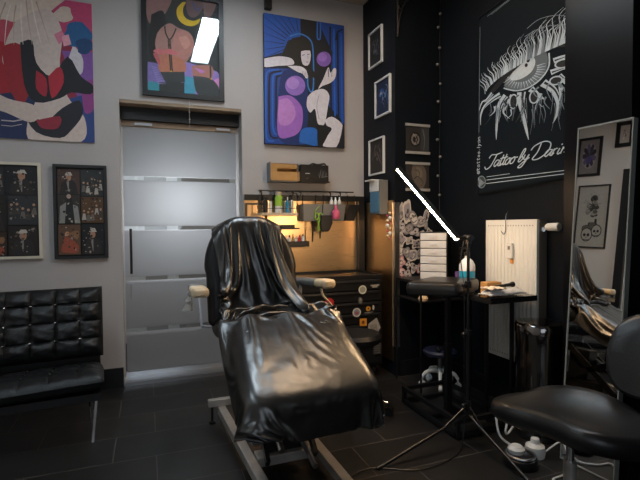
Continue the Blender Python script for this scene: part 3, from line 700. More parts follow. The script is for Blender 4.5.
bottle(1.160, y, 1.423, .013, .13, M['basket'], M['black'], 'slim grey bottle just right of the green can')
bottle(1.190, y, 1.423, .013, .14, M['blue_liquid'], M['white'], 'slim bluish bottle on the wooden shelf')
bottle(1.228, y, 1.423, .016, .145, M['alu'], M['black'], 'silver bottle at the right end of the wooden shelf')
# tray shelf and ink tray
b = bx(1.09, 1.30, YW-.09, YW-.013, 1.275, 1.287); box(b, 1.13, 1.26, YW-.075, YW-.02, 1.287, 1.315)
tag(build('small_shelf', b, M['black'], smooth=False, bevel=.003), 'small flat black holder above the ink tray', 'holder')
it = empty('ink_tray', (1.27, YW-.06, 1.115), 'black tray of little ink bottles on the steel panel', 'tray')
b = bx(1.155, 1.385, YW-.11, YW-.013, 1.115, 1.122)
for a in ((1.155, 1.385, YW-.11, YW-.104), (1.155, 1.385, YW-.02, YW-.013), (1.155, 1.161, YW-.104, YW-.02), (1.379, 1.385, YW-.104, YW-.02)): box(b, *a, 1.122, 1.165)
build('tray', b, M['black'], it, smooth=False)
for i, (x, c, n_) in enumerate(((1.18, 'white', 'white'), (1.21, 'black', 'black'), (1.243, 'kraft', 'brown'), (1.272, 'white', 'white'), (1.305, 'red', 'dark red'), (1.34, 'black', 'black'))):
    bottle(x, YW-.065, 1.1225, .013, .085+.012*(i % 3), M['white'] if i % 2 else M[c], M[c], '%s capped ink bottle, %s from the left in the ink tray' % (n_, ('first', 'second', 'third', 'fourth', 'fifth', 'last')[i]), 'ink_bottle', 'bottle', 'ink bottles in the tray', .45)
# grey baskets hanging from the rail
def basket(x0, x1, tilt, label, m):
    e = empty('hanging_basket', ((x0+x1)/2, YW-.08, 1.30), label, 'basket', 'grey baskets on the rail')
    b = B(); z0, z1 = 1.35, 1.50; s = tilt
    def ring(z, ins): return [Vector((x0+ins+s*(z-z0), YW-.14+ins, z)), Vector((x1-ins+s*(z-z0), YW-.14+ins, z)), Vector((x1-ins+s*(z-z0), YW-.046-ins*0, z)), Vector((x0+ins+s*(z-z0), YW-.046, z))]
    loft(b, [ring(z1, .006), ring(z0+.006, .012), ], cap=False); loft(b, [ring(z0, .006), ring(z1, 0)], cap=False)
    r = ring(z0, .006); b.faces.new([b.verts.new(p) for p in r])
    build('bin', b, m, e, smooth=False, solid=.003)
    for q in (.15, .85):
        x = x0+(x1-x0)*q+s*.15; b = B(); tube(b, [(x, YW-.045, 1.49), (x, YW-.05, 1.58), (x-.001, YW-.055, 1.592)], .004, 6)
        build('hanger', b, M['black_metal'], e)
basket(1.32, 1.50, 0, 'grey hanging basket nearest the wooden shelf', M['basket'])
basket(1.50, 1.72, .1, 'grey hanging basket in the middle holding the white bottles', M['basket'])
basket(1.73, 1.83, .35, 'dark tilted hanging basket beside the corner post', M['black'])
for i, x in enumerate((1.61, 1.65, 1.69)):
    bottle(x, YW-.10, 1.46, .015, .11, M['white'], M['white'], 'white dropper bottle, %s of three standing in the middle basket' % ('left', 'middle', 'right')[i], 'dropper_bottle', 'bottle', 'white dropper bottles', .4)
e = empty('spray_bottle', (1.615, YW-.165, 1.36), 'pink bottle hanging in front of the middle grey basket', 'bottle')
b = B(); lathe(b, [(0, 0), (.03, .005), (.038, .03), (.036, .07), (.014, .095), (0, .095)], (1.615, YW-.19, 1.36), 18); build('body', b, M['pink'], e)
b = B(); lathe(b, [(0, .095), (.013, .095), (.011, .13), (0, .13)], (1.615, YW-.19, 1.36), 12); build('cap', b, M['pink'], e)
b = B()
for s in (-1, 1):
    tube(b, [(1.46+s*.018+.018*math.cos(t*PI/6), YW-.155, 1.39+.03*math.sin(t*PI/6)) for t in range(13)], .006, 8)
    tube(b, [(1.46+s*.01, YW-.155, 1.36), (1.46-s*.012, YW-.155, 1.26)], .005, 8)
tube(b, spline([(1.43, YW-.155, 1.36), (1.43, YW-.155, 1.44), (1.47, YW-.15, 1.48)], 5), .004, 6)
tag(build('scissors', b, M['green']), 'lime green scissors hanging from the grey basket', 'scissors')
for x, l, t in ((1.40, .19, 'left'), (1.475, .16, 'right')):
    b = B(); tube(b, [(x, YW-.15, 1.35), (x-.003, YW-.15, 1.35-l)], .004, 6); tube(b, [(x+.010, YW-.15, 1.35), (x+.003, YW-.15, 1.35-l)], .003, 6)
    tag(build('forceps', b, M['black_metal']), 'thin dark forceps hanging %s below the grey baskets' % ('at the left' if t == 'left' else 'behind the green scissors,'), 'forceps', 'forceps on the rail')
b = B()
loft(b, [[Vector((1.53+dx*w_-s_*.03, YW-.17+dy, z)) for dx, dy in ((-1, -.012), (1, -.012), (1, .012), (-1, .012))] for z, w_, s_ in ((1.40, .05, 0), (1.33, .06, 0), (1.27, .045, .4), (1.25, .03, .5))])
tag(build('tool_pouch', b, M['black'], bevel=.008), 'dark pouch hanging under the middle grey basket beside the scissors', 'pouch')

# ------------------------------------------------------------ glove boxes
g = empty('glove_dispenser', (1.15, YW-.06, 1.70), 'brown cardboard glove box in a holder on the wall above the shelf', 'box')
b = B(); x0, x1, y0, y1, z0, z1 = 1.03, 1.275, YW-.11, YW-.012, 1.705, 1.86
box(b, x0, x1, y1-.004, y1, z0, z1); box(b, x0, x1, y0, y1, z0, z0+.004); box(b, x0, x0+.004, y0, y1, z0, z1); box(b, x1-.004, x1, y0, y1, z0, z1)
box(b, x0, x1, y0, y0+.004, z0, z0+.075); box(b, x0, x1, y0, y0+.004, z0+.11, z1); box(b, x0, x1, y0, y1, z1-.004, z1); box(b, x0, x0+.06, y0, y0+.004, z0+.075, z0+.11)
build('carton', b, M['kraft'], g, smooth=False)
b = B(); loft(b, [[Vector((x, YW-.118+.02*abs(s), z0+.005+s*.02)) for x in (x0, x1+.02)]+[Vector((x1+.02, y0-.001, z0+.085)), Vector((x0, y0-.001, z0+.08))] for s in (0, 1)])
build('flap', b, M['kraft'], g, smooth=False)
b = bx(x0-.008, x0-.002, YW-.12, YW-.002, z0-.006, z1+.01); box(b, x0-.008, x1+.008, YW-.12, YW-.002, z0-.008, z0-.002); box(b, x1+.002, x1+.008, YW-.12, YW-.002, z0-.008, z1)
build('holder', b, M['basket'], g, smooth=False)
g = empty('glove_dispenser', (1.44, YW-.06, 1.70), 'black glove box with white lettering marks on the wall right of the brown one', 'box')
b = bx(1.305, 1.575, YW-.12, YW-.014, 1.712, 1.858); build('carton', b, M['black'], g, smooth=False, bevel=.003)
A = Art((1.305, YW-.1205, 1.712), (.27, 0, 0), (0, 0, .146), [(0, 0), (100, 0), (100, 60), (0, 60)])
A.poly([(1, 1), (99, 1), (99, 59), (1, 59)], M['black']); A.stroke([(16, 33), (32, 33)], 3, 'b5b5b5'); rnd = random.Random(2)
for k in range(9): A.stroke([(62+k*4, 48-rnd.random()*8), (66+k*3.5, 30), (70+k*3, 14+rnd.random()*12)], (1.6, .5), ('5c5c5c', '8c8c8c', '444444')[k % 3], 3)
A.stroke([(20, 52), (26, 49)], 1.5, '707070'); A.stroke([(72, 46), (96, 42)], 1.2, '9a9a9a'); A.done('print', g)
b = B(); tube(b, spline([(1.40, YW-.10, 1.859), (1.43, YW-.09, 1.872), (1.48, YW-.08, 1.866), (1.54, YW-.1, 1.874), (1.56, YW-.09, 1.860)], 4), [.006]*4+[.009]*9+[.006]*4, 8); build('glove', b, M['black'], g)
build('holder', box(bx(1.297, 1.303, YW-.125, YW-.002, 1.70, 1.80), 1.297, 1.585, YW-.125, YW-.002, 1.70, 1.7105), M['black'], g, smooth=False)

# mask box with a blue label and hanging charms on the pier side
mb = empty('mask_dispenser', (1.93, 3.6, 1.40), 'grey box with white flap and blue label on the side of the black pier', 'box')
build('case', bx(1.90, XP-.014, 3.515, 3.70, 1.40, 1.70), M['basket'], mb, smooth=False, bevel=.004)
build('label_card', bx(1.893, 1.8995, 3.53, 3.69, 1.42, 1.60), flat('4f7c99'), mb, smooth=False)
build('flap', box(bx(1.86, 1.978, 3.60, 3.73, 1.701, 1.711), 1.893, 1.8995, 3.54, 3.70, 1.605, 1.70), M['white'], mb, smooth=False)
b = B(); x, yy = 1.955, 3.475
tube(b, [(x, yy, 1.5), (x, yy, 1.18)], .002, 6)
ch = empty('charm_string', (x, yy, 1.18), 'string of small pink and pale charms hanging on the corner of the pier', 'charms')
build('cord', b, M['black'], ch)
for k in range(11):
    b = B(); ball(b, (x+.012*(-1)**k, yy-.008, 1.19+.022*k), .009+.004*(k % 3), 8); build('charm', b, (M['pink'], M['cream'], M['white'])[k % 3], ch)

# ------------------------------------------------------------ stickers on the pier face
rnd = random.Random(11); shapes = []
cols = [('b9b5b5', 'plain white'), ('8f8b90', 'grey'), ('c9c2bc', 'pale'), ('a7a0a8', 'lilac grey'), ('c08a92', 'pink'), ('7d7a7c', 'mid grey')]
pts = [(2.045, 1.40, .05, .10, 0), (2.11, 1.42, .045, .11, 2), (2.05, 1.28, .055, .045, 3), (2.175, 1.36, .06, .07, 1), (2.25, 1.33, .05, .05, 0), (2.12, 1.27, .05, .055, 5), (2.19, 1.24, .055, .04, 3),
       (2.05, 1.18, .055, .065, 2), (2.13, 1.17, .045, .04, 0), (2.20, 1.14, .055, .05, 2), (2.04, 1.08, .04, .045, 1), (2.10, 1.07, .04, .05, 5), (2.16, 1.04, .055, .07, 2), (2.23, 1.05, .03, .05, 0),
       (2.05, .99, .045, .055, 4), (2.12, .96, .035, .04, 1), (2.18, .93, .05, .05, 0), (2.05, .90, .045, .045, 4), (2.11, .88, .04, .04, 3), (2.26, 1.22, .035, .04, 1), (2.30, 1.38, .04, .06, 2),
       (2.24, .92, .04, .045, 4), (2.30, 1.30, .03, .035, 5), (2.33, 1.24, .035, .04, 0)]
pos_w = ['top left corner', 'upper left, tall and pointed', 'left, below the top corner one', 'upper middle', 'right of the upper middle, oval', 'centre left', 'centre, skull-like', 'left edge, fan shaped',
         'middle, small', 'middle right, wing shaped', 'left, below the fan shaped one', 'lower middle left', 'lower middle, large', 'beside the clear drawers, narrow', 'lower left, with a face', 'lower middle, small',
         'low, right of the small one', 'bottom left', 'bottom, next to the left corner', 'just above the clear drawers', 'top right', 'bottom right by the drawers', 'upper right, small', 'right, above the drawers']
for i, (x, z, rx, rz_, ci) in enumerate(pts):
    n = 14; ph = rnd.random()*6; k1 = rnd.choice((2, 3, 4)); am = rnd.uniform(.12, .34)
    def R_(s): return [(100*(.5+.5*s*(1+am*math.sin(k1*2*PI*k/n+ph))/(1+am)*math.cos(2*PI*k/n)), 100*(.5-.5*s*(1+am*math.sin(k1*2*PI*k/n+ph))/(1+am)*math.sin(2*PI*k/n))) for k in range(n)]
    rx *= 1.12; rz_ *= 1.1; A = Art((x-rx, YP-.0012-.0003*(i % 4), z-rz_), (2*rx, 0, 0), (0, 0, 2*rz_), [(0, 0), (100, 0), (100, 100), (0, 100)])
    A.poly(R_(1), cols[ci][0], 2); A.poly(R_(.72), ('a5a0a2', 'd0cbc8', '97929a', 'c3bdc0', 'dcc2c6', '9a979a')[ci], 2)
    for _ in range(4):
        a, c = rnd.uniform(30, 70), rnd.uniform(30, 70); A.disc(a, c, rnd.uniform(4, 10), rnd.choice(('2a282a', '6d686e', 'c9c4c4', '4a464c')))
    A.stroke([(30, 60), (50, 72), (72, 58)], 4, '2d2b2d', 4)
    o = build('sticker', A.bm, A.ms, None, smooth=False)
    tag(o, '%s die-cut sticker on the black pier face (%s)' % (cols[ci][1], pos_w[i]), 'sticker', 'stickers on the pier face')

# ------------------------------------------------------------ tool chest
tc = empty('tool_chest', (1.5, 3.72, 0), 'black steel tool chest covered with stickers under the steel panel', 'tool chest')
cx0, cx1, cy0, cy1 = 1.13, 1.885, 3.46, 3.93
build('cabinet', bx(cx0, cx1, cy0, cy1, .10, .862), M['black_metal'], tc, smooth=False, bevel=.006)
build('top_tray', box(box(box(bx(cx0-.005, cx1+.005, cy0-.01, cy0+.005, .863, .885), cx0-.005, cx1+.005, cy1-.012, cy1+.003, .863, .885), cx0-.005, cx0+.01, cy0+.006, cy1-.013, .863, .885), cx1-.01, cx1+.005, cy0+.006, cy1-.013, .863, .885), M['black_metal'], tc, smooth=False)
for z0, z1 in ((.76, .845), (.665, .75), (.57, .655), (.475, .56), (.31, .465), (.13, .30)):
    dr = build('drawer', bx(cx0+.02, cx1-.02, cy0-.018, cy0-.001, z0, z1), M['black_metal'], tc, smooth=False, bevel=.004)
    build('handle', bx(cx0+.05, cx1-.05, cy0-.030, cy0-.0185, z1-.022, z1-.006), M['black'], dr, smooth=False, bevel=.003)
for x in (cx0+.07, cx1-.07):
    for yy in (cy0+.06, cy1-.06):
        b = B(); tube(b, [(x-.014, yy, .05), (x+.014, yy, .05)], .049, 18); tube(b, [(x, yy, .05), (x, yy, .105)], .012, 8); build('caster', b, M['black'], tc)
def stk(x, z, fn, W_, H_, label, name='sticker'):
    A = Art((x-W_/2, cy0-.0315, z-H_/2), (W_, 0, 0), (0, 0, H_), [(0, 0), (100, 0), (100, 100), (0, 100)]); fn(A)
    tag(build(name, A.bm, A.ms, None, smooth=False), label, 'sticker', 'stickers on the tool chest')
def s_round(c1, c2, c3=None):
    def f(A):
        A.disc(50, 50, 49, c1); A.disc(50, 50, 36, c2)
        if c3: A.poly([(34, 70), (30, 40), (42, 50), (50, 28), (58, 50), (70, 40), (66, 70)], c3)
    return f
stk(1.685, .765, s_round('cfcabb', '8f9484', None), .075, .075, 'round white sticker with a grey green centre high on the tool chest')
stk(1.383, .672, s_round('b01a1e', 'c0282a', 'e0b0a8'), .085, .085, 'round red sticker with a small pale hand on the tool chest')
stk(1.315, .668, s_round('3a3838', '7a7470'), .035, .035, 'tiny grey round sticker left of the red sticker')
stk(1.630, .577, s_round('c4c0bc', '77808c', 'a05050'), .078, .078, 'round silver sticker below the middle of the tool chest drawers')
stk(1.665, .676, lambda A: (A.poly([(20, 10), (70, 20), (90, 60), (60, 95), (10, 70)], '5c5a58', 3), A.disc(50, 40, 14, '8a8784')), .05, .07, 'small grey metal-look sticker under the white round sticker')
stk(1.735, .60, lambda A: (A.poly([(5, 50), (30, 10), (90, 20), (95, 70), (40, 95)], 'c08a2c', 3), A.disc(60, 45, 16, '6a3a20')), .05, .05, 'small yellow sticker right of the silver round sticker')
stk(1.785, .61, lambda A: A.poly([(30, 5), (80, 30), (70, 95), (20, 80)], 'b8b2a6', 3), .03, .05, 'little pale sticker beside the small yellow one')
stk(1.74, .565, lambda A: (A.stroke([(5, 40), (95, 30)], 14, '9a958c'), A.stroke([(15, 70), (80, 62)], 10, '77736c')), .09, .03, 'thin strip of pale lettering below the yellow sticker')
stk(1.80, .79, lambda A: (A.poly([(2, 20), (98, 15), (98, 45), (2, 50)], 'a39e94'), A.poly([(20, 58), (80, 55), (80, 85), (20, 88)], 'a39e94')), .085, .035, 'small two-line pale sticker at the top right of the tool chest')
stk(1.69, .49, lambda A: (A.poly([(0, 0), (100, 4), (100, 100), (0, 96)], 'c98428'), A.disc(50, 50, 22, '6a3a14')), .065, .065, 'square orange sticker with a dark mark on the tool chest')
stk(1.79, .44, lambda A: (A.poly([(10, 30), (70, 0), (100, 55), (60, 100), (0, 90)], '9a958e'), [A.stroke([(20+k*9, 35), (40+k*8, 85)], 3, '55504c') for k in range(6)]), .13, .16, 'large crumpled pale paper sticker at the right of the tool chest')
stk(1.72, .335, lambda A: (A.poly([(0, 10), (80, 0), (100, 90), (20, 100)], 'cbbfae'), A.disc(50, 45, 26, 'b02822'), A.poly([(20, 70), (80, 66), (84, 84), (24, 88)], '8e2a24')), .085, .12, 'white card with a red figure low on the tool chest')
stk(1.82, .27, lambda A: (A.poly([(0, 0), (100, 0), (100, 100), (0, 100)], '3c3a38'), [A.stroke([(12, 15+k*15), (88, 15+k*15)], 4, '6a6662') for k in range(6)]), .075, .13, 'dark grey text sticker low at the right edge of the tool chest')

# ------------------------------------------------------------ sofa
def make_sofa():
    Wd = 1.32; s = empty('leather_sofa', (-.315, 3.70, 0), 'black tufted leather sofa with chrome legs under the collage frames', 'sofa', rz=R(5))
    def tuft(P, U, V, N, cols_, rows, th, pad, nx=126, ny=56, sag=0):
        b = B(); P, U, V, N = map(Vector, (P, U, V, N)); W_, H_ = U.length, V.length; fr = []; bk = []; btn = []
        u, v = U.normalized(), V.normalized()
        for j in range(ny+1):
            row = []; rb = []
            for i in range(nx+1):
                a, c = i/nx, j/ny
                e = min(min(a, 1-a)*W_, min(c, 1-c)*H_)/th; edge = math.sqrt(max(0, 1-(1-min(1, e*1.1))**2))
                ga, gc = a*cols_, c*rows
                sa, s_c = abs(math.sin(PI*ga)), abs(math.sin(PI*gc))
                puff = (sa**.42)*(s_c**.42)
                fx = .003*math.sin(ga*23+3*noise.noise(Vector((ga*2, gc*2, 1))))*(1-puff)
                wr = .010*noise.noise(Vector((a*16+c*9, c*7-a*4, 3)))+.004*noise.noise(Vector((a*34, c*36, 8)))
                d_ = edge*(th*.45+pad*puff+wr+fx)
                sg = -sag*math.sin(PI*a)**2*.5
                row.append(b.verts.new(P+U*a+V*c+N*d_+Vector((0, 0, sg)))); rb.append(b.verts.new(P+U*a+V*c-N*edge*th*.5+Vector((0, 0, sg))))
            fr.append(row); bk.append(rb)
        for G, fl_ in ((fr, 0), (bk, 1)):
            for j in range(ny):
                for i in range(nx): b.faces.new((G[j][i], G[j][i+1], G[j+1][i+1], G[j+1][i]))
        bmesh.ops.remove_doubles(b, verts=b.verts, dist=.0004)
        for j in range(1, rows):
            for i in range(1, cols_): btn.append(P+U*(i/cols_)+V*(j/rows)+N*(th*.45+.004)+Vector((0, 0, -sag*math.sin(PI*i/cols_)**2*.5)))
        return b, btn, u, v, N
    for nm, args in (('back_cushion', ((-Wd, -.17, .40), (Wd, 0, 0), (0, .16, .47), Vector((0, -.947, .322)), 9, 4, .11, .024)),
                     ('seat_cushion', ((-Wd, -.74, .385), (Wd, 0, 0), (0, .56, -.075), Vector((0, .13, .99)), 9, 4, .13, .012))):
        b, btn, u, v, N = tuft(*args, sag=.03 if nm == 'seat_cushion' else 0)
        o = build(nm, b, M['leather'], s, local=True)
        for p in btn:
            bb = B(); ball(bb, p+N*.005, .010, 10, .6); build('button', bb, M['chrome'] if nm == 'back_cushion' else M['leather'], o, local=True)  # chrome on the back buttons stands in for small highlights
    b = B()
    box(b, -Wd+.02, -.02, -.72, -.18, .27, .315); box(b, -Wd+.02, -.02, -.12, -.10, .33, .60)
    build('frame', b, M['black'], s, smooth=False, local=True)
    for x in (-.06, -Wd+.06):
        b = B(); bar(b, (x-.01, -.66, .0), (x+.02, -.60, .30), .010, .014); build('leg', b, M['chrome'], s, local=True, smooth=False)
        b = B(); bar(b, (x, -.10, .0), (x, -.16, .30), .012, .03); build('leg', b, M['chrome'], s, local=True, smooth=False)
    b = B(); bar(b, (-.09, -.58, .29), (-.075, -.66, .12), .008, .012); build('brace', b, M['chrome'], s, local=True, smooth=False)
    return s
make_sofa()

# ------------------------------------------------------------ radiator
rd = empty('wall_radiator', (XR-.06, 2.475, .35), 'tall cream white panel radiator on the dark wall under the flag', 'radiator')
x0, x1, y0, y1, z0, z1 = XR-.10, XR-.012, 2.24, 2.71, .36, 1.335
b = B(); n = 13; prof = []
pitch = (y1-y0-.03)/n
for i in range(n):
    a = y0+.015+i*pitch
    prof += [(a+pitch*.06, 0), (a+pitch*.2, .006), (a+pitch*.8, .006), (a+pitch*.94, 0)]
prof = [(y0, 0)]+prof+[(y1, 0)]
rows = [[b.verts.new((x0-p[1]*k, p[0], z)) for p in prof] for z, k in ((z0, 0), (z0+.045, 0), (z0+.065, 1), (z1-.085, 1), (z1-.06, 0), (z1, 0))]
for r0, r1 in zip(rows, rows[1:]):
    for i in range(len(prof)-1): b.faces.new((r0[i], r0[i+1], r1[i+1], r1[i]))
box(b, x0+.0005, x0+.02, y0, y1, z0, z1)
build('front_panel', b, M['white_paint'], rd)
build('side_grille', box(bx(x0+.021, x1, y0, y0+.012, z0+.01, z1-.005), x0+.021, x1, y1-.012, y1, z0+.01, z1-.005), mat('radiator_side', (.16, .14, .12), .5), rd, smooth=False)
build('top_grille', bx(x0+.021, x1, y0+.013, y1-.013, z1-.02, z1-.006), M['white_paint'], rd, smooth=False)
b = B()
for i in range(18): box(b, x0-.0012, x0-.0002, y0+.03+i*.024, y0+.036+i*.024, z1-.045, z1-.036); box(b, x0-.0012, x0-.0002, y0+.03+i*.024, y0+.036+i*.024, z0+.028, z0+.036)
build('spot_welds', b, M['basket'], rd, smooth=False)
b = B(); tube(b, [(x0+.05, y0, 1.27), (x0+.05, y0-.05, 1.27)], .012, 12); tube(b, [(x0+.05, y0-.035, 1.27), (x0+.02, y0-.035, 1.27)], .016, 12)
build('valve', b, M['chrome'], rd)
b = B(); tube(b, [(x0+.02, y0-.035, 1.305), (x0-.0, y0-.03, 1.305)], .02, 18)
b = B(); lathe(b, [(0, 0), (.018, 0), (.024, .012), (.026, .085), (.022, .094), (0, .096)], n=22, M4=Matrix.Translation((x0+.035, y0-.045, 1.285)) @ Matrix.Rotation(R(90), 4, 'X'))
th = build('thermostat_head', b, M['white'], rd)
b = B(); box(b, x0-.030, x0-.0075, 2.425, 2.475, 1.07, 1.175); mt = empty('heat_meter', (x0-.02, 2.45, 1.02), 'small white heat meter clipped to the front of the radiator', 'meter')
build('case', b, M['white'], mt, smooth=False, bevel=.006)
build('display', bx(x0-.0315, x0-.0303, 2.44, 2.46, 1.13, 1.155), M['basket'], mt, smooth=False)
build('tag', bx(x0-.014, x0-.0075, 2.43, 2.455, 1.035, 1.065), M['orange'], mt, smooth=False)
b = B(); tube(b, spline([(x0+.03, 2.50, 1.40), (x0+.0, 2.50, 1.385), (x0-.012, 2.50, 1.345), (x0-.012, 2.50, 1.26), (x0-.02, 2.51, 1.235), (x0-.03, 2.525, 1.255)], 5), .003, 6)
tag(build('wire_hook', b, M['chrome']), 'thin bent wire hook hanging over the top of the radiator', 'hook')

# ------------------------------------------------------------ pedal bin
pc = Vector((2.255, 2.13, 0)); r = .138
pb_ = empty('pedal_bin', pc, 'tall polished steel pedal bin with a domed lid beside the mirror', 'bin')
b = B(); lathe(b, [(0, .03), (r-.004, .03), (r-.002, .04), (r-.002, .635), (0, .635)], pc, 48); build('body', b, M['dark_chrome'], pb_)
b = B(); lathe(b, [(0, 0), (r, 0), (r+.002, .012), (r-.003, .029), (0, .029)], pc, 40); build('base_ring', b, M['black'], pb_)
b = B(); lathe(b, [(0, .637), (r+.003, .637), (r+.004, .685), (r-.006, .70), (r*.6, .708), (0, .712)], pc, 48); lid = build('lid', b, M['dark_chrome'], pb_)
b = B(); bar(b, pc+vec(-.12, -.10, .02), pc+vec(-.17, -.14, .02), .06, .014); build('pedal', b, M['black'], pb_, smooth=False)
b = B(); box(b, pc.x+.11, pc.x+.175, pc.y+.06, pc.y+.11, .60, .69); build('hinge', b, M['black'], pb_, smooth=False)

# ------------------------------------------------------------ leaning mirror
phi = R(6); tl = math.atan2(.13, 1.82)
mo = empty('leaning_mirror', (2.13, 1.905, 0), 'tall narrow mirror with a thin silver frame leaning on the black pilaster', 'mirror')
# local axes: T along the width (towards the camera), K up the slope, Nn out of the glass
T = Vector((math.sin(phi), -math.cos(phi), 0)); O0 = Vector((2.125, 1.855, .004)); K = Vector((math.sin(tl), 0, math.cos(tl))); K = (K-T*K.dot(T)).normalized(); Nn = T.cross(K).normalized()
if Nn.x > 0: Nn = -Nn
X = Matrix((T, K, Nn)).transposed().to_4x4(); X.translation = O0
MW, MH = .292, 1.835
b = B()
for a in ((0, .006, 0, MH), (MW-.006, MW, 0, MH), (.006, MW-.006, 0, .006), (.006, MW-.006, MH-.008, MH)): box(b, *a, -.035, .004, M4=X)
build('frame', b, mat('grey_frame', (.30, .31, .29), .35), mo, smooth=False)
build('glass', box(B(), .006, MW-.006, .006, MH-.008, -.006, .0, M4=X), M['mirror'], mo, smooth=False)
build('backing', box(B(), .006, MW-.006, .006, MH-.008, -.03, -.007, M4=X), M['black'], mo, smooth=False)

# pictures on the left wall, seen in the mirror
def art_flower(A):
    A.poly([(0, 0), (100, 0), (100, 130), (0, 130)], '8d8480')
    A.disc(50, 62, 38, 'a39a98', 48); A.disc(50, 60, 27, '5a5260', 34)
    for k in range(9): A.poly([(50, 60), (50+34*math.cos(k*.7-.2), 60+42*math.sin(k*.7-.2)), (50+34*math.cos(k*.7+.25), 60+42*math.sin(k*.7+.25))], ('3e3444', '6a5d78', '2e2a30')[k % 3], 3)
    A.disc(50, 78, 13, '584a80', 16)
def art_skulls(A):
    A.poly([(0, 0), (100, 0), (100, 190), (0, 190)], 'b7b2a6'); rnd = random.Random(4)
    for k in range(34):
        t = rnd.random(); x = 50+rnd.uniform(-26, 26)*(.4+.6*t); y = 35+t*110
        A.disc(x, y, rnd.uniform(4, 11), ('46433f', '8a867c', '2c2a28', 'a39e92', '5f5b55')[k % 5], rnd.uniform(4, 11))
    for x, y, r in ((30, 140, 15), (62, 152, 17)):
        A.disc(x, y, r+3, '2a2826', r+5); A.disc(x, y, r, 'b3aea2', r+2); A.disc(x-r*.35, y+1, r*.28, '1a1918'); A.disc(x+r*.4, y+1, r*.28, '1a1918'); A.poly([(x-2, y+r*.6), (x+2, y+r*.6), (x, y+r*.3)], '1a1918'); A.stroke([(x-r*.5, y+r*.95), (x+r*.5, y+r*.95)], 2, '2a2826')
    for k in range(8): A.stroke([(50, 60), (50+30*math.cos(k), 50+30*math.sin(k))], (2, .5), '3b3835')
LW = -1.7
picture('wall_frame', 'dark framed flower print on the left wall, seen at the top of the mirror', 'picture frame', (LW, 3.68, 2.5), (0, .325, 0), (0, 0, .55), .035, M['black'], .02, [(0, 0), (100, 0), (100, 130), (0, 130)], art_flower, group='frames seen in the mirror')
picture('wall_frame', 'black framed skull drawing on the left wall, seen in the middle of the mirror', 'picture frame', (LW, 3.52, 1.5), (0, .42, 0), (0, 0, .87), .018, M['black'], .02, [(0, 0), (100, 0), (100, 190), (0, 190)], art_skulls, group='frames seen in the mirror')
picture('wall_frame', 'small black frame with a pale print on the left wall, in the top right corner of the mirror', 'picture frame', (LW, 3.30, 2.86), (0, .22, 0), (0, 0, .34), .05, M['black'], .02, [(0, 0), (100, 0), (100, 150), (0, 150)], art_line(7, 'c8bcb0', ('8a6a5c', 'e8ddd2')), group='frames seen in the mirror')
struct('trim_4', bx(LW+.001, LW+.05, 3.27, 3.37, 0, 2.55), M['black'])
# ------------------------------------------------------------ glass side table
st_ = empty('side_table', (2.13, 2.53, 0), 'small black metal side table in front of the radiator', 'table')
x0, x1, y0, y1, zt = 1.95, 2.318, 2.205, 2.85, .85
build('table_top', bx(x0, x1, y0, y1, zt-.012, zt), mat('black_glass', (.012, .012, .013), .12), st_, smooth=False)
b = B()
for q in ((x0, x1, y0, y0+.018), (x0, x1, y1-.018, y1), (x0, x0+.018, y0+.018, y1-.018), (x1-.018, x1, y0+.018, y1-.018)): box(b, *q, zt-.034, zt-.0125)
build('rim', b, M['black_metal'], st_, smooth=False)
for x in (2.085, x1-.02):
    for yy in (2.40, y1-.02): build('leg', bx(x, x+.02, yy, yy+.02, 0, zt-.0345), M['black_metal'], st_, smooth=False)
# things on it
b = B(); rnd = random.Random(6); nx_, ny_ = 26, 20; G = []
for j in range(ny_+1):
    G.append([b.verts.new((1.968+.30*i/nx_+.01*noise.noise(Vector((i*.3, j*.3, 0))), 2.222+.115*j/ny_+.02*i/nx_, zt+.014+.032*(1-abs(2*j/ny_-1)**3)*(1-(abs(2*i/nx_-1))**6)+.008*noise.noise(Vector((i*.35, j*.5, 5))))) for i in range(nx_+1)])
for j in range(ny_):
    for i in range(nx_): b.faces.new((G[j][i], G[j][i+1], G[j+1][i+1], G[j+1][i]))
tag(build('paper_towel', b, M['paper'], solid=.006), 'folded white paper towel lying on the black side table', 'paper towel')
b = B(); nx_ = 16; G = []
for j in range(13): G.append([b.verts.new((1.962+.11*i/nx_, 2.215+.10*j/12-.01*i/nx_, zt+.056+.008*noise.noise(Vector((i*.4, j*.5, 9)))-.02*(i/nx_)**3*0)) for i in range(nx_+1)])
for j in range(12):
    for i in range(nx_): b.faces.new((G[j][i], G[j][i+1], G[j+1][i+1], G[j+1][i]))
tag(build('tissue', b, mat('warm_tissue', (.78, .66, .54), .85), solid=.008), 'crumpled cream tissue on the left end of the paper towel', 'tissue')
b = B(); tube(b, [(2.06, 2.29, zt+.058), (2.19, 2.29, zt+.066)], [.009, .012], 14); tube(b, [(2.19, 2.29, zt+.066), (2.205, 2.29, zt+.067)], .017, 14)
tag(build('tattoo_pen', b, M['black']), 'black tattoo pen resting on the paper towel', 'tattoo pen')
kb = tag(build('cardboard_box', bx(2.06, 2.18, 2.365, 2.43, zt+.001, zt+.075), M['kraft'], smooth=False, bevel=.003), 'small brown cardboard box standing behind the paper towel', 'box')
e = empty('soap_bottle', (2.105, 2.62, zt), 'large clear bottle half full of blue liquid behind the light stand', 'bottle')
c0 = (2.105, 2.62, zt)
b = B(); lathe(b, [(0, .001), (.052, .001), (.055, .015), (.055, .13), (0, .13)], c0, 24); build('liquid', b, M['blue_liquid'], e)
b = B(); lathe(b, [(0, .131), (.055, .131), (.055, .17), (.04, .20), (.017, .22), (.017, .235), (0, .235)], c0, 24); build('clear_top', b, mat('clear_bottle_plastic', (.62, .68, .76), .25), e)
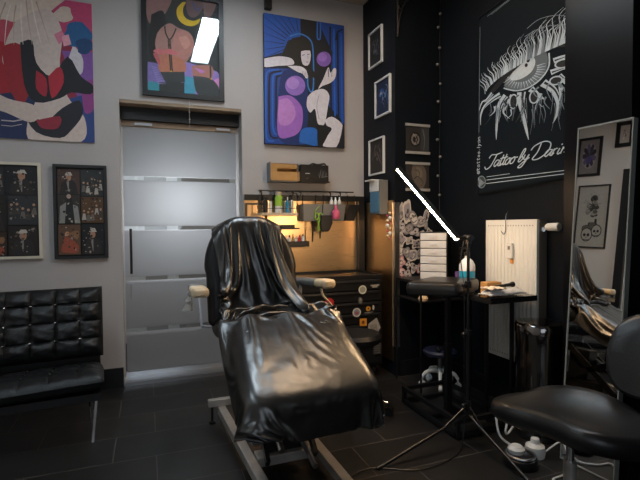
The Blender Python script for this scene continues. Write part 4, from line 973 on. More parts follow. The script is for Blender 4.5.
b = B(); lathe(b, [(0, .236), (.02, .236), (.02, .26), (.006, .265), (.006, .30), (0, .30)], c0, 16); tube(b, [(c0[0], c0[1], zt+.295), (c0[0]-.045, c0[1]-.01, zt+.288)], .007, 8); build('pump', b, M['black'], e)

# ------------------------------------------------------------ cart with clear drawers
ct = empty('side_cart', (2.19, 3.17, 0), 'low black cart behind the armrest carrying the clear drawers', 'cart')
x0, x1, y0, y1 = 1.96, 2.425, 2.98, 3.36
build('top_board', bx(x0, x1, y0, y1, .845, .865), M['black'], ct, smooth=False)
build('shelf', bx(x0+.012, x1-.012, y0+.012, y1-.012, .70, .712), M['black_metal'], ct, smooth=False)
for x in (x0, x1-.012):
    for yy in (y0, y1-.012): build('post', bx(x, x+.012, yy, yy+.012, 0, .8445), M['black_metal'], ct, smooth=False)
b = B(); lathe(b, [(0, .7125), (.035, .7125), (.04, .73), (.025, .75), (0, .755)], (1.985+.03, 3.03, 0), 16)
tag(build('pink_cup', b, M['cream']), 'small pinkish bowl on the lower shelf of the black cart', 'bowl')
du = empty('drawer_unit', (2.225, 3.165, .866), 'stack of translucent plastic drawers on the black cart beside the stickers', 'drawer unit', rz=R(-43))
b = B(); W_, D_, H_ = .215, .26, .375
for a in ((-W_/2, -W_/2+.004, -D_/2, D_/2, 0, H_), (W_/2-.004, W_/2, -D_/2, D_/2, 0, H_), (-W_/2+.004, W_/2-.004, D_/2-.004, D_/2, 0, H_), (-W_/2, W_/2, -D_/2, D_/2, H_, H_+.004)): box(b, *a)
for k in range(1, 6): box(b, -W_/2+.004, W_/2-.004, -D_/2+.004, D_/2-.004, k*H_/6-.002, k*H_/6+.001)
build('shell', b, M['black'], du, smooth=False, local=True)
for k in range(6):
    z = k*H_/6+.004
    o = build('drawer', bx(-W_/2+.006, W_/2-.006, -D_/2-.006, D_/2-.01, z, z+H_/6-.006), M['frost_plastic'], du, smooth=False, local=True, bevel=.003)
    build('knob', bx(-.025, .025, -D_/2-.016, -D_/2-.0065, z+.022, z+.034), M['frost_plastic'], o, smooth=False, local=True)
b = B()
for k in range(7): box(b, 0, .045, -.005, .04, k*.038, k*.038+.026)
rk = tag(build('cartridge_rack', b, M['black'], smooth=False, origin=(0, 0, 0)), 'stepped black rack close against the right side of the clear drawers', 'rack'); rk.location = (2.375, 3.02, .866)
tag(build('cartridge_box', bx(2.30, 2.40, 2.985, 3.012, .867, .93), M['purple'], smooth=False, bevel=.003), 'small violet box in front of the black rack on the cart', 'box')

# ------------------------------------------------------------ low rolling stool with a pale star base
c = Vector((2.20, 3.07, 0))
e = empty('low_stool', c, 'low rolling stool with a navy seat and pale star base behind the armrest stand', 'stool')
b = B(); lathe(b, [(0, .255), (.12, .255), (.132, .265), (.135, .285), (.12, .30), (0, .305)], c, 28); build('seat', b, M['navy'], e)
b = B(); tube(b, [c+vec(0, 0, .10), c+vec(0, 0, .254)], .018, 14); build('column', b, M['alu'], e)
b = B()
for k in range(5):
    a = R(20+72*k); d_ = Vector((math.cos(a), math.sin(a), 0)); tube(b, spline([c+vec(0, 0, .12), c+d_*.06+vec(0, 0, .13), c+d_*.12+vec(0, 0, .11), c+d_*.145+vec(0, 0, .075)], 4), [.02]*5+[.016]*4+[.013]*4, 10)
build('star_base', b, M['white'], e)
for k in range(5):
    a = R(20+72*k); p = c+Vector((math.cos(a), math.sin(a), 0))*.145; t = Vector((-math.sin(a), math.cos(a), 0))
    b = B(); tube(b, [p-t*.014+vec(0, 0, .026), p+t*.014+vec(0, 0, .026)], .026, 16); tube(b, [p+vec(0, 0, .045), p+vec(0, 0, .078)], .008, 8); build('caster', b, M['white'], e)

# ------------------------------------------------------------ armrest stand
e = empty('armrest_stand', (1.9, 2.56, 0), 'black padded armrest stand on a rectangular metal base beside the light stand', 'armrest stand')
L_, F_, R2_, B_ = Vector((1.52, 2.50, 0)), Vector((1.78, 2.29, 0)), Vector((2.12, 2.50, 0)), Vector((1.89, 2.73, 0))
def padring(z, k, n=10):
    cen = (L_+F_+R2_+B_)/4; P = [L_, F_, R2_, B_]; out = []
    for i in range(4):
        p, q, r_ = P[i-1], P[i], P[(i+1) % 4]; rr = .045
        a = q+(p-q).normalized()*rr; c_ = q+(r_-q).normalized()*rr
        for t in range(5):
            t /= 4; w_ = a*(1-t)**2+q*2*t*(1-t)+c_*t*t; out.append(cen+(w_-cen)*k+Vector((0, 0, z)))
    return out
b = B(); loft(b, [padring(z, k) for z, k in ((.858, .93), (.868, .985), (.895, 1.0), (.922, .99), (.936, .95), (.942, .86), (.944, .5))]); build('pad', b, M['seat_leather'], e)
b = B(); box(b, 1.74, 1.98, 2.40, 2.60, .838, .857); build('pad_plate', b, M['black_metal'], e, smooth=False)
b = B(); bar(b, (1.90, 2.56, .03), (1.90, 2.56, .50), .04, .04); build('post', b, M['black_metal'], e, smooth=False)
b = B(); bar(b, (1.90, 2.56, .501), (1.90, 2.56, .837), .026, .026); build('inner_post', b, M['black_metal'], e, smooth=False)
b = B(); tube(b, [(1.86, 2.55, .47), (1.82, 2.54, .47)], .008, 8); ball(b, (1.81, 2.54, .47), .018, 12); build('knob', b, M['black'], e)
b = B()
for z in (.012, .10):
    for a, c_ in (((1.74, 2.25), (1.74, 2.86)), ((2.10, 2.25), (2.10, 2.86)), ((1.727, 2.25), (2.113, 2.25)), ((1.727, 2.86), (2.113, 2.86))):
        bar(b, (*a, z+.013), (*c_, z+.013), .026, .026)
for x in (1.74, 2.10):
    for yy in (2.25, 2.86): bar(b, (x, yy, .03), (x, yy, .11), .024, .024)
bar(b, (1.74, 2.56, .025), (2.10, 2.56, .025), .05, .024)
build('base_frame', b, M['black_metal'], e, smooth=False)

# ------------------------------------------------------------ light stand with a slanted tube
px, py = 1.772, 2.195
e = empty('light_stand', (px, py, 0), 'black tripod stand carrying a slanted glowing light tube', 'light stand')
b = B(); tube(b, [(px, py, .17), (px, py, .66)], .013, 12); build('lower_pole', b, M['black_metal'], e)
b = B(); tube(b, [(px, py, .661), (px, py, 1.19)], .009, 12); build('upper_pole', b, M['black_metal'], e)
for z in (.66, .24, .95): 
    b = B(); tube(b, [(px, py, z-.02), (px, py, z+.02)], .021, 14); tube(b, [(px, py, z), (px-.045, py-.02, z)], .008, 8); ball(b, (px-.05, py-.022, z), .014, 10); build('clamp', b, M['black'], e)
apex = Vector((px, py, .17))
for f_ in ((1.155, 2.13, .01), (1.775, 1.74, .01), (2.05, 2.73, .01)):
    f_ = Vector(f_); b = B(); hgt = Vector((px, py, .175)); m_ = hgt+(f_-hgt)*.06
    tube(b, [hgt, f_], .009, 10); tube(b, [f_+vec(0, 0, .001), f_+(f_-hgt).normalized()*.03], .012, 10); lg = build('leg', b, M['black_metal'], e)
    b = B(); q = hgt+(f_-hgt)*.28; tube(b, [(px, py, .235), q+vec(0, 0, .008)], .005, 8); build('brace', b, M['black_metal'], lg)
hd = Vector((px-.02, py, 1.215)); b = B(); tube(b, [(px, py, 1.19), (px, py, 1.235)], .016, 12); tube(b, [(px-.0, py-.03, 1.225), (px, py+.03, 1.225)], .018, 12); tube(b, [(px, py, 1.225), (1.70, py, 1.225)], .010, 10); build('head_joint', b, M['black'], e)
ta, tb = Vector((1.535, 2.60, 1.668)), Vector((1.690, py-.0, 1.217))
b = B(); dv = (tb-ta).normalized(); up = (Vector((0, 0, 1))-dv*dv.z).normalized()
bar(b, ta+up*.014, tb+up*.014, .026, .016); build('tube_housing', b, M['black'], e, smooth=False)
b = B(); tube(b, [ta, tb], .0105, 14); build('light_tube', b, M['tube'], e)
b = B(); tube(b, spline([(px-.02, py+.01, 1.22), (px-.03, py+.03, 1.1), (px-.02, py+.012, .9), (px-.018, py+.014, .4), (px-.05, py-.02, .05), (px-.2, py-.12, .006), (px-.45, py-.16, .006), (px-.7, py-.05, .006), (px-.95, py-.18, .006)], 6), .003, 6)
build('power_cable', b, M['black'], e)

# ------------------------------------------------------------ cable, foot switch and plug under the front stool
e = empty('foot_switch', (1.875, 1.89, 0), 'round black foot switch with a pale metal rim and looped cable on the floor', 'foot switch')
fc = Vector((1.875, 1.89, 0))
b = B(); lathe(b, [(0, .0), (.085, .0), (.09, .012), (.084, .045), (.07, .052), (0, .052)], fc, 32); build('base', b, M['black'], e)
b = B(); tube(b, [fc+Vector((.073*math.cos(t*PI/16), .073*math.sin(t*PI/16), .058)) for t in range(33)], .007, 8); build('rim', b, M['alu'], e)
b = B(); lathe(b, [(0, .052), (.04, .052), (.045, .075), (.03, .09), (0, .092)], fc+vec(.0, .03, 0), 20); build('button', b, M['white'], e)
b = B(); tube(b, spline([fc+vec(-.01, .05, .08), fc+vec(-.07, .08, .14), fc+vec(-.055, .12, .25), fc+vec(.02, .14, .29), fc+vec(.06, .15, .22), fc+vec(.01, .12, .13), fc+vec(.06, .15, .10), fc+vec(.13, .14, .17), fc+vec(.22, .14, .14), fc+vec(.29, .13, .12)], 7), .006, 8); build('cable', b, M['white'], e)
b = B(); lathe(b, [(0, .0), (.05, .0), (.055, .03), (.05, .06), (.025, .075), (.022, .10), (0, .105)], Vector((2.02, 1.93, 0)), 22)
e = empty('charger', (2.02, 1.93, 0), 'round white charger on the floor between the foot switch and the bin', 'charger'); build('body', b, M['white'], e)
b = B(); tube(b, spline([(2.065, 1.90, .03), (2.12, 1.84, .10), (2.10, 1.78, .02), (2.00, 1.72, .008), (1.90, 1.70, .008), (1.96, 1.62, .008), (2.05, 1.60, .008)], 6), .005, 8); build('cable', b, M['white'], e)

# ------------------------------------------------------------ front stool (black saddle seat and backrest)
S0 = Vector((1.70, 1.37, 0))
e = empty('saddle_stool', S0, 'black leather swivel stool with contoured seat and backrest in the right foreground', 'stool')
outl = [(1.475, 1.66), (1.42, 1.60), (1.405, 1.50), (1.44, 1.395), (1.455, 1.29), (1.475, 1.19), (1.56, 1.12), (1.70, 1.09), (1.84, 1.13), (1.92, 1.24), (1.965, 1.38), (1.955, 1.52), (1.89, 1.62), (1.79, 1.675), (1.68, 1.675), (1.57, 1.69)]
ol = spline([(*p, 0) for p in outl+[outl[0]]], 4)[:-1]; cen = Vector((1.69, 1.40, 0))
def sring(k, z):
    out = []
    for p in ol:
        q = cen+(p-cen)*k; dx = (q.x-1.69)/.27
        zz = z + .022*k*max(0, -dx)**2*1.0 + .016*k*k*math.cos(2*math.atan2(q.y-cen.y, q.x-cen.x)-1.2)
        out.append(Vector((q.x, q.y, zz)))
    return out
b = B(); loft(b, [sring(k, z) for k, z in ((.30, .425), (.82, .428), (.95, .438), (.995, .458), (1.0, .478), (.985, .497), (.95, .511), (.88, .519), (.75, .520), (.55, .513), (.35, .506), (.15, .503), (.03, .502))]); build('seat', b, M['seat_leather'], e)
b = B(); box(b, 1.58, 1.80, 1.29, 1.51, .40, .4245); build('seat_plate', b, M['black_metal'], e, smooth=False)
b = B(); tube(b, [(1.66, 1.40, .30), (1.66, 1.40, .399)], .016, 18); build('piston', b, M['chrome'], e)
b = B(); tube(b, [(1.66, 1.40, .085), (1.66, 1.40, .2995)], .026, 20); build('column', b, M['frame_paint'], e)
b = B()
for k in range(5):
    a = R(10+72*k); d_ = Vector((math.cos(a), math.sin(a), 0)); o_ = Vector((1.66, 1.40, 0)); tube(b, [o_+vec(0, 0, .10), o_+d_*.13+vec(0, 0, .095), o_+d_*.25+vec(0, 0, .07)], [.024, .018, .013], 10)
build('star_base', b, M['black_metal'], e)
for k in range(5):
    a = R(10+72*k); p = Vector((1.66, 1.40, 0))+Vector((math.cos(a), math.sin(a), 0))*.25; t = Vector((-math.sin(a), math.cos(a), 0))
    b = B(); tube(b, [p-t*.014+vec(0, 0, .027), p+t*.014+vec(0, 0, .027)], .027, 16); tube(b, [p+vec(0, 0, .045), p+vec(0, 0, .072)], .007, 8); build('caster', b, M['black'], e)
# backrest: a rounded shield curving round the sitter
b = B(); bc = Vector((2.075, 1.315, .715)); axu = Vector((.25, -.97, 0)).normalized(); axn = Vector((-.97, -.25, 0)).normalized()
def brp(u, v, off):
    su = math.copysign(abs(u)**1, u); 
    return bc+axu*(.185*u)+Vector((0, 0, .185*v))+axn*(off-.05*(0-u*u)*1.0)+Vector((.06*v, 0, 0))
rings = []
for k, off in ((.05, -.030), (.6, -.030), (.9, -.026), (.98, -.012), (1.0, .0), (.98, .014), (.9, .028), (.6, .034), (.05, .036)):
    ring = []
    for t in range(40):
        a = 2*PI*t/40; ca, sa = math.cos(a), math.sin(a); u = math.copysign(abs(ca)**.62, ca)*k; v = math.copysign(abs(sa)**.7, sa)*k
        if v < 0: u *= 1+.12*v
        ring.append(brp(u, v, off))
    rings.append(ring)
loft(b, rings); build('backrest', b, M['seat_leather'], e)
b = B(); bar(b, (1.80, 1.37, .415), (2.10, 1.32, .42), .05, .012); bar(b, (2.10, 1.32, .415), (2.125, 1.315, .66), .012, .05); build('back_bracket', b, M['black_metal'], e, smooth=False)

# ------------------------------------------------------------ round stool behind the leg rest
c = Vector((1.36, 2.86, 0))
e = empty('round_stool', c, 'round dark stool on casters between the tattoo chair and the tool chest', 'stool')
b = B(); lathe(b, [(0, .485), (.15, .485), (.168, .50), (.172, .53), (.155, .555), (.06, .56), (0, .56)], c, 36); build('seat', b, M['leather'], e)
b = B(); tube(b, [c+vec(0, 0, .12), c+vec(0, 0, .484)], .022, 14); build('column', b, M['chrome'], e)
b = B()
for k in range(5):
    a = R(-42+72*k); d_ = Vector((math.cos(a), math.sin(a), 0)); tube(b, [c+vec(0, 0, .13), c+d_*.22+vec(0, 0, .085)], [.018, .011], 10)
build('star_base', b, M['chrome'], e)
for k in range(5):
    a = R(-42+72*k); p = c+Vector((math.cos(a), math.sin(a), 0))*.225; t = Vector((-math.sin(a), math.cos(a), 0))
    b = B(); tube(b, [p-t*.017+vec(0, 0, .032), p+t*.017+vec(0, 0, .032)], .032, 18); tube(b, [p+vec(0, 0, .055), p+vec(0, 0, .088)], .007, 8); build('caster', b, M['black'], e)

# ------------------------------------------------------------ tattoo chair
tch = empty('tattoo_chair', (.66, 2.5, 0), 'reclining tattoo chair on a pale steel H base under black vinyl covers', 'tattoo chair')
b = B(); bar(b, (.445, 3.03, .085), (.495, 1.98, .085), .05, .05); bar(b, (.845, 3.03, .085), (.865, 1.80, .085), .05, .05)
build('base_rails', b, M['frame_paint'], tch, smooth=False, bevel=.004)
b = B(); bar(b, (.36, 3.04, .136), (.95, 3.04, .136), .045, .045); build('cross_bar', b, M['frame_paint'], tch, smooth=False, bevel=.004)
b = B(); bar(b, (.51, 2.30, .09), (.82, 2.30, .09), .09, .05); build('cross_bar', b, M['frame_paint'], tch, smooth=False, bevel=.004)
for x, yy in ((.385, 3.04), (.93, 3.04)):
    b = B(); lathe(b, [(0, 0), (.022, 0), (.022, .012), (.008, .018), (.008, .112), (0, .112)], (x, yy, 0), 16); build('levelling_foot', b, M['black'], tch)
for x, yy in ((.495, 2.0), (.865, 1.84)):
    b = B(); lathe(b, [(0, 0), (.022, 0), (.022, .012), (.008, .018), (.008, .058), (0, .058)], (x, yy, 0), 16); build('levelling_foot', b, M['black'], tch)
b = B(); box(b, .56, .77, 2.28, 2.70, .12, .20); box(b, .60, .74, 2.42, 2.58, .20, .44); build('lift_column', b, M['black_metal'], tch, smooth=False, bevel=.006)
b = B()
for x in (.54, .79): bar(b, (x, 2.66, .16), (x, 2.10, .44), .02, .045); bar(b, (x, 2.16, .13), (x, 2.56, .46), .02, .045)
bar(b, (.52, 2.10, .44), (.81, 2.10, .44), .02, .03); build('scissor_lift', b, M['black_metal'], tch, smooth=False)
b = B(); tube(b, [(.60, 2.12, .20), (.60, 2.55, .42)], .018, 12); tube(b, [(.73, 2.0, .16), (.73, 2.3, .22)], .014, 12); build('actuator', b, M['alu'], tch)
def rrect(cx_, cy_, cz_, hw, ht, ux, uy, n=6, rr=.4):
    """rounded-rectangle ring: half width hw along ux, half thickness ht along uy"""
    out = []; r_ = min(hw, ht)*rr*2; r_ = min(r_, hw, ht)
    for sx, sy, a0 in ((1, 1, 0), (-1, 1, 90), (-1, -1, 180), (1, -1, 270)):
        for k in range(n+1):
            a = R(a0+90*k/n); out.append(Vector((cx_, cy_, cz_))+ux*(sx*(hw-r_)+r_*math.cos(a))+uy*(sy*(ht-r_)+r_*math.sin(a)))
    return out
XX = Vector((1, 0, 0))
# leg rest: from the seat front (high) down to the rounded foot end
def sweep(stations, m, name, par, sub=1):
    b = B(); n = len(stations); rings = []
    for i, (cx_, cy_, cz_, hw, ht) in enumerate(stations):
        a = Vector(stations[max(i-1, 0)][1:3]); c_ = Vector(stations[min(i+1, n-1)][1:3]); t = (c_-a).normalized(); nrm = Vector((0, -t.y, t.x))
        if nrm.z < 0 or (abs(nrm.z) < .2 and nrm.y > 0): nrm = -nrm
        rings.append(rrect(cx_, cy_, cz_, hw, ht, XX, nrm))
    loft(b, rings); return build(name, b, m, par, sub=sub)
LEG = [(.70, 2.42, .735, .20, .03), (.70, 2.40, .735, .285, .06), (.70, 2.34, .72, .30, .07), (.695, 2.15, .635, .315, .075), (.69, 1.98, .55, .325, .08), (.69, 1.90, .505, .32, .078), (.69, 1.865, .485, .29, .06), (.69, 1.855, .48, .2, .03)]
SEAT = [(.63, 2.86, .70, .2, .03), (.63, 2.84, .70, .27, .055), (.635, 2.70, .705, .285, .065), (.65, 2.52, .73, .29, .07), (.655, 2.45, .74, .27, .06), (.655, 2.435, .74, .2, .03)]
def back_ring(z):
    t = (z-.70)/.655
    cy_ = 2.715+.09*t; cx_ = .615-.03*t
    hw = .285*(1-.08*t) if t < .5 else .285*(1-.08*t)*math.sqrt(max(.0, 1-((t-.5)/.515)**2.3))+.01
    return cx_, cy_, hw, (.07-.015*t)
b = B(); rings = []
for k in range(22):
    z = .70+.655*(k/21)**.85; cx_, cy_, hw, ht = back_ring(z); rings.append(rrect(cx_, cy_, z, hw, ht*(1 if hw > .08 else .6), XX, Vector((0, 1, 0))))
loft(b, rings); build('backrest', b, M['leather'], tch, sub=1)
sweep(SEAT, M['leather'], 'seat', tch); sweep(LEG, M['leather'], 'leg_rest', tch)
# armrests: padded arm on a bracket, wrapped in cream film
def armrest(pts, w_, par=tch):
    P = [Vector(p) for p in pts]; b = B(); n = len(P); rings = []
    for i, p in enumerate(P):
        t = (P[min(i+1, n-1)]-P[max(i-1, 0)]).normalized(); u = t.cross(Vector((0, 0, 1))).normalized(); v = u.cross(t); k = .55 if i in (0, n-1) else 1
        rings.append(rrect(*p, w_*k, .026*k, u, v, 4))
    loft(b, rings); return b
a1 = build('armrest', armrest([(1.005, 2.50, .955), (1.002, 2.515, .955), (.99, 2.62, .95), (.965, 2.80, .94), (.95, 2.98, .925), (.948, 2.995, .924)], .042), M['basket'], tch)
build('cream_wrap', armrest([(1.008, 2.488, .957), (1.006, 2.50, .957), (1.0, 2.55, .956), (.992, 2.60, .953), (.991, 2.606, .953)], .046), M['cream'], a1)
a2 = build('armrest', armrest([(.262, 2.50, .945), (.262, 2.515, .945), (.262, 2.62, .94), (.27, 2.80, .93), (.275, 2.92, .92), (.275, 2.935, .92)], .042), M['basket'], tch)
build('cream_wrap', armrest([(.262, 2.488, .947), (.262, 2.50, .947), (.263, 2.58, .945), (.264, 2.66, .942), (.264, 2.666, .942)], .048), M['cream'], a2)
b = B(); rnd = random.Random(3)
G = [[b.verts.new((.215+.012*noise.noise(Vector((i*.4, j*.5, 1)))+.02*math.sin(i*.7)*j/10-.03*(j/10)*(i/10), 2.50+.13*i/10, .95-.11*j/10*(1-.3*abs(i/10-.5))+.01*noise.noise(Vector((i*.5, j*.4, 4))))) for i in range(11)] for j in range(11)]
for j in range(10):
    for i in range(10): b.faces.new((G[j][i], G[j][i+1], G[j+1][i+1], G[j+1][i]))
film = mat('clear_film', (.55, .52, .48), .25, Alpha=.45)
build('film_tail', b, film, a2, solid=.0008)
b = B(); tube(b, spline([(.985, 2.58, .93), (.995, 2.57, .88), (1.03, 2.56, .84), (1.06, 2.55, .80)], 5), [.009-.0004*k for k in range(16)], 6); build('film_tail', b, M['cream'], a1)
b = B(); bar(b, (.955, 2.88, .915), (.93, 2.82, .70), .03, .012); bar(b, (.93, 2.82, .70), (.86, 2.80, .69), .03, .012); build('arm_bracket', b, M['alu'], tch, smooth=False)
b = B(); bar(b, (.285, 2.82, .905), (.30, 2.80, .70), .03, .012); bar(b, (.30, 2.80, .70), (.38, 2.80, .69), .03, .012); build('arm_bracket', b, M['alu'], tch, smooth=False)
# ------------------------------------------------------------ black vinyl covers (draped cloth surfaces)
# each row lists steps in millimetres relative to the neighbouring points of the grid
def draped(nu, nv, name, label, steps):
    n = (nu+1)*(nv+1); q = [[0]*n for _ in range(3)]
    for a in range(3):
        for k in range(n):
            i = k % (nu+1); j = k//(nu+1)
            pr = q[a][k-1]+q[a][k-nu-1]-q[a][k-nu-2] if i and j else q[a][k-1] if i else q[a][k-nu-1] if j else 0
            q[a][k] = pr+steps[a*n+k]
    P = [Vector((q[0][k]/1000, q[1][k]/1000, q[2][k]/1000)) for k in range(n)]
    Q = [p.copy() for p in P]                  # one light smoothing pass evens out the millimetre rounding
    for j in range(1, nv):
        for i in range(1, nu):
            k = j*(nu+1)+i; Q[k] = P[k]*.6+(P[k-1]+P[k+1]+P[k-nu-1]+P[k+nu+1])*.1
    b = B(); vs = [b.verts.new(p) for p in Q]
    for j in range(nv):
        for i in range(nu): b.faces.new((vs[j*(nu+1)+i], vs[j*(nu+1)+i+1], vs[(j+1)*(nu+1)+i+1], vs[(j+1)*(nu+1)+i]))
    o = build(name, b, M['vinyl'])
    o.data.polygons.foreach_set('use_smooth', [True]*len(o.data.polygons))
    if 'sharp_edge' in o.data.attributes: o.data.attributes.remove(o.data.attributes['sharp_edge'])
    m = o.modifiers.new('sub', 'SUBSURF'); m.levels = m.render_levels = 1
    m = o.modifiers.new('solid', 'SOLIDIFY'); m.thickness = .0025; m.offset = 0
    return tag(o, label, 'chair cover')
